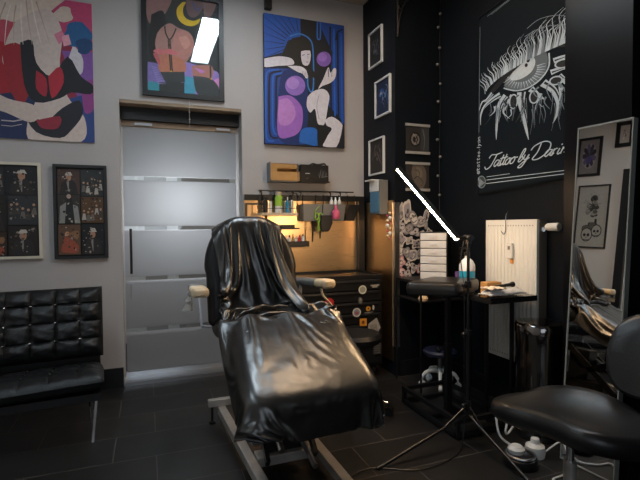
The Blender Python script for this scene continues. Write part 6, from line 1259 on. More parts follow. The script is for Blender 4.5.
0,-1,-1,1,1,-14,1,-1,1,0,1,0,0,1,0,0,-1,0,0,-1,-1,0,0,0,1,1,1,-1,0,1,0,1,-3,4,-3,0,0,-1,0,0,0,2,-2,4,-3,2,-2,2,-2,3,-4,0,0,-1,-1,1,1,0,1,1,-1,1,0,0,0,0,0,-2,-1,0,0,0,-14,0,0,0,1,1,0,1,0,0,0,1,-1,-1,0,-1,-1,-1,1,0,1,1,1,0,-1,1,0,1,-1,1,-2,0,-1,0,-1,1,0,3,-3,4,-3,2,-2,2,-1,0,-1,-1,
-1,1,0,-1,1,1,0,1,0,0,0,0,0,-1,0,0,-1,-1,0,-12,-1,0,0,0,0,1,0,1,0,1,-1,1,-1,-1,0,-2,0,0,0,1,0,0,1,2,-2,2,0,-1,1,-1,0,-1,0,-1,-1,1,-1,3,-2,2,-1,1,-1,0,1,-1,0,-1,-1,0,1,0,0,2,0,0,0,0,0,0,0,0,-1,-1,1,-1,-12,0,-1,0,-1,0,1,1,0,2,-1,1,-1,0,0,-2,1,-1,-1,1,0,0,1,1,-2,3,-2,1,0,0,0,-1,0,-1,
0,-1,0,0,1,2,0,1,0,0,0,-1,0,-1,0,-1,-1,0,0,1,0,2,1,-1,0,0,0,0,0,0,0,-2,0,-11,-1,0,-1,0,0,-1,1,1,1,1,0,0,0,-1,0,-1,0,0,-1,-1,0,1,-1,2,-1,2,0,1,0,0,-1,-1,0,-2,0,-1,1,0,1,2,-1,0,0,0,1,0,0,-1,0,-1,-1,0,0,1,1,0,2,0,0,0,0,-1,0,-1,0,-1,-11,0,-1,-1,0,-1,1,-1,1,0,1,1,1,-1,1,0,0,0,-1,-1,
-1,-1,-1,1,1,1,0,1,0,0,0,1,-1,-1,0,-1,-1,0,0,1,1,2,2,0,-2,0,-1,0,0,-1,-1,-1,0,-1,0,1,1,1,1,1,0,0,0,0,-1,-1,-1,-9,-2,0,-1,-1,0,-1,1,0,0,1,1,0,1,-1,1,0,-1,0,0,-2,-1,0,0,0,0,2,1,0,1,0,0,0,-1,0,-1,0,-1,0,0,-1,1,-1,1,3,-1,0,0,0,0,0,-1,-2,0,0,-1,1,1,1,1,0,0,1,-1,0,0,-1,-10,0,-1,0,-2,-1,
0,-1,0,1,1,1,1,1,1,-1,0,1,-1,-1,-1,-1,-1,0,0,1,0,0,1,0,1,0,1,1,-1,0,-1,-1,-1,0,1,0,1,0,-1,1,1,-1,1,0,0,-1,0,-1,-1,-1,0,1,1,0,1,1,-1,1,0,0,0,-9,-1,0,-2,0,0,-1,0,-1,0,0,1,1,2,0,1,-1,0,0,-1,0,-2,1,-2,0,1,0,1,1,1,-1,1,0,0,0,0,0,-1,0,-2,-1,0,0,1,2,0,0,1,0,0,-1,1,-1,0,-1,-1,0,-1,0,
2,0,1,1,-1,1,-1,0,-10,0,0,-1,0,-1,-1,0,0,0,0,0,2,-1,1,1,0,0,0,-1,-1,3,-5,2,-1,0,0,0,1,1,1,1,0,0,0,-1,0,0,-1,-1,-1,-1,0,1,1,1,0,1,-1,1,0,0,0,-1,-1,0,-2,1,0,-1,2,1,0,1,0,0,0,-12,1,1,3,0,1,0,-2,-2,-2,-1,1,0,0,1,0,1,0,0,0,2,-4,4,-4,2,-3,0,0,-1,1,1,0,1,1,0,0,0,0,-1,-1,-1,-1,0,1,0,
1,1,0,1,-1,2,-1,1,-1,0,0,3,-6,-1,2,0,0,2,1,-1,-1,0,-12,1,-1,2,0,-1,0,0,0,0,1,-2,-1,1,2,0,1,0,-1,1,-1,3,-4,3,-4,3,-3,-1,2,-1,2,0,0,0,1,0,0,0,-1,0,-3,-1,3,-2,0,1,1,0,1,1,-1,1,0,0,0,2,-4,7,-8,0,-1,1,0,1,1,1,-2,-13,1,4,-3,1,-1,1,-1,1,-1,-2,1,-1,2,-1,1,0,1,1,0,1,-1,4,-5,1,-1,0,1,-3,2,-2,
1,1,1,0,0,1,-1,-1,2,-1,4,-8,3,-2,0,0,2,0,0,1,1,-1,1,-1,0,0,-1,11,-14,3,-2,0,-1,1,0,2,-14,5,-4,3,-1,2,-2,1,-2,0,0,-1,4,2,3,-4,-1,-1,2,0,2,-2,0,1,2,-6,3,-3,4,-4,1,0,2,-1,1,2,-2,0,4,-6,3,0,0,-3,4,-4,1,-1,0,2,0,0,1,1,4,-8,6,-3,-2,14,-18,2,1,-1,0,2,-4,-13,1,3,-2,0,-1,1,-1,-1,0,1,6,3,0,-7,2,0,
4,-5,5,-5,6,-4,5,-6,7,-9,2,-3,5,-2,0,0,2,0,-1,1,0,1,1,5,-9,4,2,-7,1,0,-2,3,0,0,1,0,1,4,-3,-4,2,2,-1,8,-17,-1,3,1,1,2,-14,2,-1,1,-1,2,4,-1,-3,2,5,2,-2,-4,3,-4,3,2,-2,-3,9,-8,6,-4,5,-7,12,-6,-2,-4,2,1,2,-2,-1,0,0,6,-6,4,-1,1,-1,-4,3,3,-6,5,-3,-1,0,0,1,6,-8,12,-13,2,-3,1,8,1,-14,-1,0,0,4,-13,-1,4,
2,10,-6,-7,-1,3,3,5,-4,-2,1,-6,12,-5,1,0,-3,-1,11,-9,6,-2,0,1,7,1,0,-3,-6,-1,1,0,3,-3,-3,8,-4,-1,2,3,2,-1,-9,7,-4,1,-1,1,2,-5,2,0,2,3,-13,3,-4,3,13,-3,-16,2,-2,-1,-11,-6,-3,5,-4,2,1,1,9,2,-9,-2,-1,1,16,-9,4,0,0,-2,2,0,4,-5,3,4,-10,-2,0,1,3,6,-1,0,1,-3,4,-1,-3,4,-2,2,-4,-2,-1,8,-3,1,0,2,-3,-3,2,-6,11,-3,
4,-4,-12,3,-2,2,15,-2,-18,-4,-2,-12,0,4,0,3,3,-4,-2,-5,3,2,-2,0,11,-11,2,4,1,-2,0,0,1,2,2,-1,2,4,-1,0,0,0,-2,-3,0,1,1,0,0,-1,0,0,0,2,1,1,-2,-2,1,-1,2,-1,-2,0,-2,-3,6,3,3,-9,-9,-1,1,2,17,3,-7,-17,-13,4,-3,1,3,-1,7,1,-7,-6,0,4,10,-6,-2,2,3,0,3,-5,-2,2,4,-1,1,0,2,2,0,-1,-2,-1,1,0,-1,0,0,0,0,0,0,1,
-1,0,0,-1,1,1,0,1,2,-2,-1,-2,-3,0,6,4,2,-11,-8,-1,0,1,13,1,4,-12,0,3,0,3,3,-3,-2,6,-7,8,5,-13,2,0,2,1,-1,4,-2,-3,-1,3,3,0,0,-1,0,1,0,0,1,0,0,0,0,0,0,0,0,0,0,0,-1,0,0,3,-2,0,1,1,0,-1,-3,-2,-2,3,6,4,0,-12,-8,-1,0,-1,12,9,-11,1,4,0,-5,2,0,10,-4,0,-6,4,8,-10,9,-8,-2,2,4,0,-4,-1,1,3,1,0,1,0,
0,0,0,0,0,0,0,0,0,1,0,0,0,-1,1,0,-2,3,-1,0,-1,1,2,0,0,-1,-5,-3,0,5,8,3,-1,-12,-9,0,2,-3,4,-12,1,-1,2,-6,10,9,-6,2,0,-6,0,5,9,-8,-1,-4,-3,6,8,-7,-5,0,2,2,0,0,1,0,0,1,1,0,0,0,0,0,-1,0,1,0,0,-1,-1,3,0,-1,0,0,0,2,2,-1,-1,-3,-5,-3,1,8,7,3,0,-10,-13,0,-1,0,16,-13,-12,-7,12,-10,8,7,-2,0,-3,-4,2,-1,
10,-3,-4,-2,-1,11,1,-11,0,0,1,2,1,0,0,1,0,0,0,1,0,0,0,0,0,-1,1,-1,0,2,0,-1,0,0,0,-2,3,2,1,0,-1,-6,-5,-1,0,11,7,2,-1,-7,-17,-3,1,-6,10,2,-10,-10,8,1,2,1,0,0,-4,0,5,1,5,-5,0,-5,2,6,0,-9,0,1,0,1,0,1,1,1,-1,1,0,0,1,0,0,0,1,-1,1,1,-1,0,-1,0,0,0,-1,1,3,1,-1,1,-1,-7,-5,-1,1,12,7,3,0,-4,-4,-18,
-15,1,8,10,-8,0,-1,0,3,1,0,-3,-2,0,2,10,-1,7,-13,-11,10,6,-7,-3,1,1,-1,1,1,0,0,2,0,0,0,0,1,0,0,0,0,1,0,0,-1,0,0,0,0,-1,-2,4,3,1,-1,0,-2,-9,-3,-1,1,11,9,2,1,-8,1,-12,-1,-1,7,1,1,-1,-3,-5,13,9,-4,-9,-1,-1,8,14,-15,9,-7,-9,2,11,-5,-6,-1,1,1,-1,1,1,0,0,1,1,0,0,1,1,-1,1,-1,-1,1,0,0,0,1,0,-2,-1,1,4,
1,0,0,0,-2,-10,-2,-2,1,9,13,-1,-2,2,706,15,15,15,14,14,13,14,13,-5,-3,-2,-1,1,2,4,5,5,5,3,1,-2,-4,-5,-6,-5,-3,-1,1,2,3,4,4,3,3,3,1,-1,-3,-4,-5,-4,-4,-2,-1,1,3,5,5,4,2,3,1,0,-3,-5,-6,-5,-3,-13,-13,-14,-14,-14,-15,-15,-15,-1,-1,-1,-2,-2,-1,0,-2,-1,10,-4,0,0,0,2,4,-7,4,-6,5,-5,6,-5,9,3,-4,-2,-1,0,3,-4,2,-1,-5,4,-4,3,-5,9,
-4,6,-4,5,-4,-2,0,1,3,-6,1,-5,6,4,-9,1,-3,4,-3,-2,6,0,1,1,0,0,1,0,-4,-1,-2,-1,0,-1,-1,0,0,-2,11,3,2,0,-3,-11,11,-8,2,1,-2,1,5,-11,8,9,0,-5,2,-7,3,-1,-5,3,0,-2,2,-3,1,9,-10,10,-7,8,0,-3,2,-9,5,-6,0,0,4,-2,-5,5,-7,6,-2,-2,4,1,0,0,1,-1,1,-7,-1,-1,0,0,1,-2,0,-1,0,-1,2,0,0,-1,10,-6,1,1,0,-1,2,1,-2,-7,
5,6,5,-6,0,0,-4,1,1,-1,-1,1,-1,-5,8,6,-10,8,-5,3,3,-7,2,-3,-3,7,-6,3,5,-7,-3,7,-8,4,-1,-1,2,2,1,-1,1,0,-10,0,2,0,1,-1,0,0,0,-1,0,-1,1,2,3,-2,2,-1,0,1,-2,1,1,0,-1,-5,2,3,1,2,-2,-1,1,-1,1,-1,0,1,-3,0,6,0,-6,4,0,-2,1,0,-2,2,-4,6,-4,3,0,-5,-2,7,-7,5,-2,0,0,2,3,0,-1,-11,2,0,1,0,-1,1,0,0,-1,-1,
3,-2,0,2,2,0,0,-1,1,0,-1,1,1,0,0,-3,1,2,-1,1,-1,0,0,-1,0,1,1,-2,-3,4,4,-3,-1,1,0,0,-1,1,0,-1,-4,1,4,1,-2,-4,1,5,-4,0,-1,2,0,1,2,2,-9,0,1,1,-1,0,1,0,-1,-1,0,1,0,5,-1,-1,-1,0,1,-1,1,0,0,0,2,-1,1,-1,0,0,-1,1,-1,0,0,0,0,0,1,-3,1,4,-1,-3,3,-1,-2,2,-1,4,-2,-4,0,1,2,-1,-2,-4,4,1,-1,0,-1,1,
1,0,2,-7,0,0,-1,0,1,0,-1,0,-1,1,0,2,1,0,1,-1,0,0,0,-1,1,-1,2,2,-1,0,-1,0,0,0,-1,1,-1,0,0,0,0,2,-4,0,4,0,-2,0,3,-2,0,0,-1,4,-5,-1,2,1,0,1,-6,0,2,1,0,-1,0,0,1,-1,-8,1,0,-1,0,1,0,0,-1,-1,1,0,2,2,0,-1,0,-1,1,0,0,-1,-2,4,1,-1,1,-1,1,-1,1,-1,-1,0,0,0,0,0,2,-2,-3,3,4,-2,-2,1,0,0,0,0,
1,0,-6,3,1,0,1,-2,-3,2,1,-1,0,-1,1,0,0,-7,-1,0,1,0,0,0,0,-1,-1,1,0,3,0,1,0,-1,0,0,0,0,0,0,3,-3,2,0,-1,0,-1,0,0,1,-1,0,0,1,-1,1,0,-2,0,3,0,-2,1,1,-1,1,-1,0,2,-4,0,1,0,0,1,-6,2,1,0,0,0,-1,1,0,-8,0,0,0,1,-1,1,-1,0,0,1,0,2,0,0,0,0,1,0,-1,0,1,-1,1,-1,2,-1,-1,1,0,0,-1,0,1,-1,0,
0,1,-1,2,-3,0,3,0,-2,1,0,0,-1,1,0,0,-1,-2,2,0,0,1,-4,0,1,0,0,0,-1,0,1,-8,0,0,0,0,1,-1,-1,1,0,1,1,1,-1,1,0,0,0,0,0,0,0,1,-3,4,-3,1,1,-1,0,0,1,0,-1,0,0,-1,1,-1,3,-3,-1,3,2,-3,0,1,0,-1,-1,1,-1,5,-5,2,0,-2,1,0,-3,1,0,0,0,0,-1,0,-8,0,-1,1,0,0,0,-1,1,-1,2,1,0,0,1,0,1,-1,0,0,1,-1,
0,1,-1,1,-1,0,1,0,-2,1,-1,2,-1,0,0,2,-2,2,-1,-3,2,1,0,-1,0,1,0,-1,0,0,0,-5,5,0,-1,1,0,-5,3,0,0,0,-1,1,-1,-6,-2,0,-1,1,0,0,-1,0,2,0,1,0,1,0,0,0,1,-1,-1,0,1,1,-1,0,0,-1,1,0,0,0,0,1,-1,-1,0,0,3,-3,2,2,-4,1,1,-1,1,-1,1,0,-1,1,-1,0,0,-1,3,-2,1,0,-2,-1,1,-1,0,0,-1,1,-7,0,-1,-1,0,0,1,0,
0,0,1,1,1,-1,1,0,0,-1,0,0,2,-2,1,1,-1,1,0,0,0,-1,0,1,-1,-1,1,1,-2,2,-1,0,3,-4,0,2,0,-1,0,0,1,-1,-1,1,0,-1,1,0,0,0,0,-1,-1,2,-1,0,0,-1,-1,-7,0,-1,0,-1,1,-1,0,1,1,1,-1,0,1,0,0,2,-1,0,0,0,0,0,1,-1,0,0,0,0,1,0,-1,0,0,0,-1,-1,2,0,0,2,-2,-1,2,-1,1,-1,-1,2,-1,0,0,0,0,-1,1,1,-1,1,-1,-3,
2,0,0,-1,0,0,-8,0,-1,1,0,-1,1,-1,0,2,0,1,0,0,1,0,0,0,0,-1,1,0,-1,3,-2,1,-1,1,-1,0,0,0,-1,1,-1,2,-3,2,0,-1,1,1,-2,1,1,-2,5,-6,2,0,-1,1,-1,1,-1,1,0,0,0,0,-1,-1,0,0,1,-1,0,-7,-1,0,0,0,-1,0,1,0,1,1,0,1,-1,0,1,0,0,0,-1,0,1,0,0,0,1,-1,0,1,-1,0,0,0,-1,0,1,-2,2,0,-2,2,0,-3,3,2,-5,3,
1,-2,1,-1,1,-1,2,-2,0,1,0,0,0,-1,0,0,0,-1,1,-1,-7,0,0,-1,0,1,-1,0,-1,3,0,1,-1,1,1,-1,0,0,1,-2,1,-1,0,0,1,-1,1,0,0,0,0,0,0,0,-2,3,-2,0,1,-1,1,2,-3,-1,4,-1,-4,5,-3,2,-2,0,0,0,-1,2,-1,0,1,0,-1,-1,1,-1,1,-1,0,-8,0,1,0,-1,0,1,-1,0,3,0,0,1,-1,0,0,0,0,0,-2,1,0,0,0,0,0,1,0,-1,1,1,0,-1,
0,-1,0,0,1,1,-2,0,2,-2,-1,2,1,-2,-1,2,-1,1,0,-1,1,-2,1,0,1,-1,1,0,-2,1,0,-1,0,0,-8,0,0,1,0,0,0,1,-1,2,0,0,0,0,0,0,-1,1,-1,-1,2,-1,0,0,1,0,-1,1,0,0,0,0,0,1,-2,1,0,-2,3,-2,0,2,-1,-2,2,2,-2,-1,1,0,-1,0,0,0,0,0,0,0,0,0,0,1,-1,-1,0,0,-1,-8,1,0,0,0,0,0,0,1,1,0,0,1,0,-1,0,0,0,0,
-1,1,0,0,-1,0,0,1,-1,1,0,1,-1,0,0,0,-1,0,0,2,-2,0,1,2,-3,0,2,0,-1,0,-1,2,-2,1,-1,0,0,0,0,0,0,1,0,-2,1,0,-1,0,-6,-1,0,-1,1,-1,-1,2,1,0,1,2,-2,0,0,0,0,0,-1,0,0,0,0,0,0,0,1,0,-1,1,-1,1,0,1,-1,0,0,-1,0,1,-2,2,1,-1,-2,3,0,-1,0,0,0,0,0,-1,1,-1,0,0,1,-1,1,-1,0,-1,0,-1,0,-7,1,0,-1,-1,
0,0,1,0,0,1,1,0,0,0,0,-1,1,0,-1,1,0,-1,0,1,0,-1,0,0,0,1,1,-1,0,-1,1,0,-2,2,-1,-2,2,2,0,-3,1,2,-2,1,0,0,-1,1,0,-1,0,1,0,-1,1,-1,1,0,-1,-1,1,0,-7,0,0,0,0,0,-2,3,-1,1,0,0,1,0,-1,1,0,-1,1,-1,0,0,0,0,0,0,1,0,-1,1,-1,1,0,0,1,-2,1,-1,-1,4,-5,0,3,2,-2,-2,2,1,-1,0,0,0,0,-2,2,-1,1,-1,
0,0,2,-2,0,1,0,-1,0,-6,0,0,0,-1,0,0,-1,1,0,1,0,0,1,0,-1,1,0,0,0,0,0,0,-1,0,0,0,0,0,1,-1,2,-1,0,0,-1,0,0,-1,2,-1,-3,1,3,-1,-1,1,0,1,-1,0,1,-1,2,-1,0,0,0,0,0,0,0,0,0,0,0,0,-6,0,0,0,1,-2,2,-2,2,0,-2,1,1,-1,1,0,0,0,1,-1,0,-1,0,0,0,0,0,0,0,1,0,0,0,0,0,0,0,-1,-1,2,2,-5,0,1,
3,-3,1,1,-1,1,0,0,0,0,-1,0,1,0,-1,1,0,-1,1,0,0,1,-1,-6,0,0,0,0,0,0,1,0,-1,0,-1,0,1,0,1,0,0,0,0,1,-1,0,0,-1,0,0,0,1,0,-1,1,0,0,0,1,-1,1,-3,0,3,-1,-4,2,2,-1,-1,2,-1,1,-1,1,-1,1,0,0,0,-1,1,1,-2,0,0,1,0,0,0,-6,0,0,0,0,2,-2,1,-1,2,-2,0,-1,0,1,0,0,1,0,0,1,-1,-1,0,0,-1,0,1,0,-1,
1,0,1,0,0,1,-1,1,-2,-1,1,4,-5,-1,2,1,-1,0,0,1,0,0,-1,1,0,0,-1,0,0,0,0,0,1,-1,0,0,1,-6,0,0,1,-1,0,2,-2,0,0,2,-3,1,0,-1,1,1,0,0,0,0,-1,1,0,-1,0,0,-1,0,1,0,-1,1,1,0,1,2,-6,6,-6,1,2,1,-5,2,1,0,0,0,1,0,0,0,0,0,0,0,-1,1,-1,-1,0,0,0,1,1,-1,-6,0,0,0,0,0,0,1,0,-1,0,1,-1,0,0,0,
0,1,1,-1,1,-2,1,-1,1,0,0,-1,0,0,-1,1,0,1,2,-5,5,-1,-3,5,-7,2,4,-2,-3,2,0,0,0,0,1,0,1,-1,-1,0,0,0,-1,0,0,0,0,1,0,0,1,-6,0,1,-1,0,0,0,1,0,-1,0,0,0,-1,1,0,0,0,0,1,-1,0,1,-1,1,0,-2,3,-2,1,-2,0,0,2,1,-2,0,4,-4,0,2,-5,3,2,-4,1,0,1,0,0,1,0,1,-1,0,0,-1,0,0,-1,0,1,-1,0,0,0,0,-7,1,
0,1,0,-1,0,0,0,2,-2,1,-2,1,0,0,0,-1,1,0,0,0,0,0,0,0,3,-6,5,-2,-1,0,1,-1,-2,8,-8,4,1,-3,2,0,-4,5,-1,-3,2,-1,1,0,0,1,-1,0,1,0,0,0,0,-1,0,-1,1,-1,0,0,1,-8,0,1,1,1,0,-1,0,1,-1,2,-2,2,-2,-1,0,0,1,-1,3,-3,0,2,0,0,-1,1,0,-1,0,0,-1,0,-1,1,-2,7,-7,7,-3,-1,0,1,-5,7,-3,-1,0,0,0,-1,2,0,1,0,
0,0,0,0,0,0,-1,-1,0,0,0,0,-8,1,0,0,1,1,0,0,-1,1,-1,2,-2,1,-1,-1,0,0,-2,1,1,1,1,0,0,0,-3,5,-6,2,1,-1,0,0,0,0,-2,7,-7,6,-3,2,-2,2,-5,5,-3,1,-1,0,0,0,0,0,2,0,1,0,-1,0,-1,0,0,-1,0,0,0,-8,-1,1,0,0,1,1,1,0,-1,1,-1,1,0,0,-1,-1,0,-1,1,0,1,1,-1,1,0,-1,0,0,-1,2,-2,1,-2,2,-1,1,-4,7,-5,4,
-2,1,-1,1,-2,2,-2,0,1,-1,0,1,0,0,1,0,0,1,-1,0,0,-2,1,-1,0,0,-7,0,-1,1,0,0,1,0,0,0,0,1,-1,0,0,0,0,-1,0,0,1,0,1,2,-3,1,0,-2,3,-3,1,0,0,-1,0,1,-1,2,-4,4,-1,1,0,0,0,-1,0,1,-1,-1,0,0,0,1,0,1,0,0,-1,1,0,-1,1,-1,0,0,-1,-6,-1,0,-1,0,0,1,1,1,0,0,-2,1,0,0,0,0,-1,0,0,0,1,0,-2,3,-1,0,
1,-1,1,-1,-1,0,0,-1,0,0,0,2,-1,1,0,0,0,0,1,-1,-1,1,-1,0,-1,1,1,0,-1,-1,2,1,-1,0,1,-1,0,0,-1,0,-5,-1,-1,-1,0,0,0,0,1,2,-1,1,0,-1,0,0,0,0,0,-1,-1,0,-1,2,-1,1,1,0,0,0,1,-1,0,0,-1,0,-1,0,0,2,0,2,1,1,-1,-2,-1,0,-1,1,-1,0,-1,0,0,0,2,-1,0,1,1,-1,1,-1,0,0,-1,-5,0,-1,-1,0,-1,0,1,0,0,1,0,0,
0,0,1,-1,0,0,-1,0,-1,0,0,1,0,1,0,0,0,0,1,1,-3,1,-1,0,0,0,0,1,-2,0,-1,3,-1,1,0,0,-1,0,0,0,-1,0,0,0,0,1,1,0,1,0,0,-1,-1,1,-6,0,0,0,-1,0,-1,0,1,0,1,0,0,0,1,-1,0,0,0,0,-1,0,-1,0,0,1,0,1,0,0,0,0,-1,3,-2,-1,0,0,0,0,1,2,0,0,-4,2,0,1,0,0,-1,-1,0,0,-1,0,0,1,0,1,1,0,0,0,0,-1,
0,-5,0,0,0,-1,-1,0,-1,0,1,0,1,-1,1,-1,1,0,1,-1,0,0,-1,0,-1,1,0,0,1,2,0,-1,0,0,-2,1,0,0,-1,0,-1,-1,-1,1,0,3,0,1,-1,0,0,0,0,-1,-1,1,0,0,0,1,0,0,1,0,0,0,0,-1,-6,1,0,0,0,0,0,-1,-1,-1,0,0,3,-1,1,-1,0,-1,0,0,-1,2,-2,2,-2,0,0,-1,0,2,2,-1,0,0,0,0,-1,0,-1,0,0,1,-1,1,0,1,0,0,0,-1,1,-1,
0,-1,-1,1,0,1,-1,1,-1,1,0,1,0,1,-1,-5,0,1,-1,0,0,-1,-1,0,-1,0,1,-1,2,0,-1,1,0,-1,0,2,-4,3,-4,3,-2,1,1,-1,-1,0,2,0,1,-1,0,1,-1,0,-1,-2,0,1,1,0,1,0,0,0,1,-1,1,-1,0,-1,0,2,-3,2,-1,1,-1,1,0,1,0,1,-5,0,0,3,1,0,-1,0,-3,-1,-1,-2,0,3,-1,1,-2,1,0,1,-3,4,-5,5,-5,3,-2,-1,2,1,0,0,0,0,1,-1,-1,0,
0,0,0,-1,0,-1,2,0,0,1,0,0,1,-1,0,0,-1,-1,-2,6,-3,0,0,1,0,1,0,1,0,-4,1,0,-1,0,0,0,-2,0,-2,-2,1,3,-3,-1,0,2,0,1,-1,2,-4,5,-5,3,-4,3,0,-2,1,0,1,0,0,0,1,-1,0,0,-2,2,0,-3,3,-1,0,1,0,1,-1,0,0,0,0,0,-3,3,-4,6,0,-1,0,0,0,2,0,1,-4,0,0,0,0,-1,-1,1,-2,0,1,0,-2,-3,1,0,0,1,0,1,-1,2,-3,3,
-1,-1,-2,-1,3,-2,2,0,1,0,0,0,0,-1,0,-1,-1,-2,4,-3,2,1,0,0,0,1,0,0,0,-1,1,0,-2,1,-2,5,1,-1,0,1,-1,2,0,-3,-1,1,1,-4,1,0,-1,1,0,-1,0,-7,-1,-1,2,2,2,1,0,-2,1,-1,0,-2,3,-3,1,-3,3,-1,0,0,2,0,0,1,1,-3,3,-2,-2,1,0,-3,2,0,1,1,1,0,0,0,-1,-1,5,-3,0,0,-1,4,2,1,-1,2,0,1,-1,-1,1,0,1,-5,0,1,0,1,
0,-9,-1,-1,1,1,0,-1,4,-2,4,-4,2,-3,2,-3,3,-2,0,-3,2,0,1,0,1,0,1,-1,0,0,-1,4,-4,-1,2,-2,0,1,0,0,1,1,0,0,0,0,3,-1,0,0,-2,3,2,2,1,2,-1,0,-1,0,-6,1,6,3,-2,-4,0,-7,-1,-1,1,-1,0,-1,1,1,3,-4,2,-3,1,-1,3,-3,-1,1,0,-1,0,-1,1,2,1,-1,0,2,-2,0,-1,0,1,-2,-1,1,-1,0,2,1,0,0,1,1,-1,2,2,-2,0,1,0,1,
1,1,-1,6,1,4,-4,4,4,-4,-6,-6,4,-6,-2,1,1,-2,2,-5,2,-1,0,2,2,-2,1,-2,0,-1,0,2,-1,0,-2,-1,1,0,0,1,1,1,-1,0,1,-1,0,-1,-1,1,-2,-1,0,0,1,1,2,1,0,1,0,2,2,-2,0,-1,1,2,0,1,3,5,-5,0,3,-14,1,1,6,-5,-2,5,3,1,-1,-8,2,-3,-3,-3,-2,-2,1,2,4,1,1,1,0,0,-1,0,0,-2,-2,-3,-1,0,1,2,3,1,1,0,0,-1,-1,1,0,-1,
-2,-3,-1,-1,2,3,3,2,1,3,1,-1,-1,0,1,2,7,-6,8,0,3,-24,13,2,-5,-3,2,-2,-1,0,-1,-4,5,-2,-2,-1,0,0,0,-1,0,0,0,0,1,-1,0,1,0,-1,0,-1,1,0,0,0,0,0,0,0,0,0,1,-1,-1,1,0,0,0,0,0,0,1,0,0,1,1,3,0,1,-1,-1,1,-4,10,11,2,-20,10,-2,-2,9,-14,-4,8,0,-5,-5,3,-1,1,-3,0,0,0,1,-1,-1,0,0,0,0,1,-1,0,-1,0,1,0,0,
0,0,0,0,-1,1,0,0,0,0,0,0,-1,1,0,0,0,0,0,0,0,1,1,0,2,4,-1,0,-1,-1,1,-3,2,0,4,-1,-3,2,-4,6,-13,-2,-2,1,3,-3,1,-2,0,0,-1,-1,2,0,-2,-1,1,0,-1,0,1,-1,1,0,0,0,0,0,0,0,0,0,-1,1,0,0,0,0,0,0,-1,1,0,0,0,1,0,0,1,0,1,0,2,4,0,0,-1,-2,-1,5,0,7,-2,-13,4,-13,10,7,-14,3,-5,1,1,0,-1,1,-2,-1,-1,1,
1,0,-1,-1,-1,1,-1,0,0,0,1,0,0,0,0,0,0,0,0,0,0,0,0,0,0,-1,0,1,-1,1,0,0,0,1,0,0,1,1,0,0,2,4,3,2,-2,-4,5,-1,-7,-8,15,-22,18,-5,-6,7,-2,4,-9,3,-3,-1,2,4,-8,5,-4,5,-1,-3,-1,0,-1,0,0,1,0,0,0,0,0,0,0,0,0,0,0,0,0,0,0,-1,1,0,-1,1,0,0,1,0,0,0,1,0,1,1,0,0,1,1,1,5,0,-1,-17,3,20,-17,16,-16,
1,10,-4,-3,3,-1,0,-2,-3,0,1,6,-6,4,-5,1,-1,-1,-1,0,1,-1,0,-1,0,0,1,0,0,0,0,0,0,0,-1,0,0,0,1,0,0,0,-1,1,1,-1,0,0,1,0,0,0,1,1,0,1,1,1,7,0,-15,8,3,-11,17,-6,-6,1,3,1,-2,1,5,-10,0,5,-5,0,4,-4,1,-3,2,0,-2,0,1,-1,0,0,0,0,0,-1,0,1,0,0,0,0,-1,0,0,0,1,0,0,0,0,0,0,0,1,0,0,-1,0,1,0,1,
1,1,-1,1,0,-3,12,-2,-4,-5,10,-5,-1,0,0,1,3,-5,1,2,0,-4,1,0,2,-8,8,-8,2,-2,2,0,0,-1,0,0,0,0,0,0,1,0,-1,0,0,0,-1,1,-1,0,1,0,0,0,0,0,0,0,0,0,0,0,1,-1,0,1,-1,1,2,1,0,0,-3,2,-6,4,4,-9,-1,0,-1,0,1,-5,13,-13,3,3,2,-8,10,-11,8,-8,1,-1,1,-1,1,1,-1,1,0,-1,1,-1,0,0,0,0,0,0,0,0,0,0,0,0,-1,1,
0,0,0,0,-1,1,0,1,-1,0,1,-1,1,1,0,-1,2,1,1,3,-6])
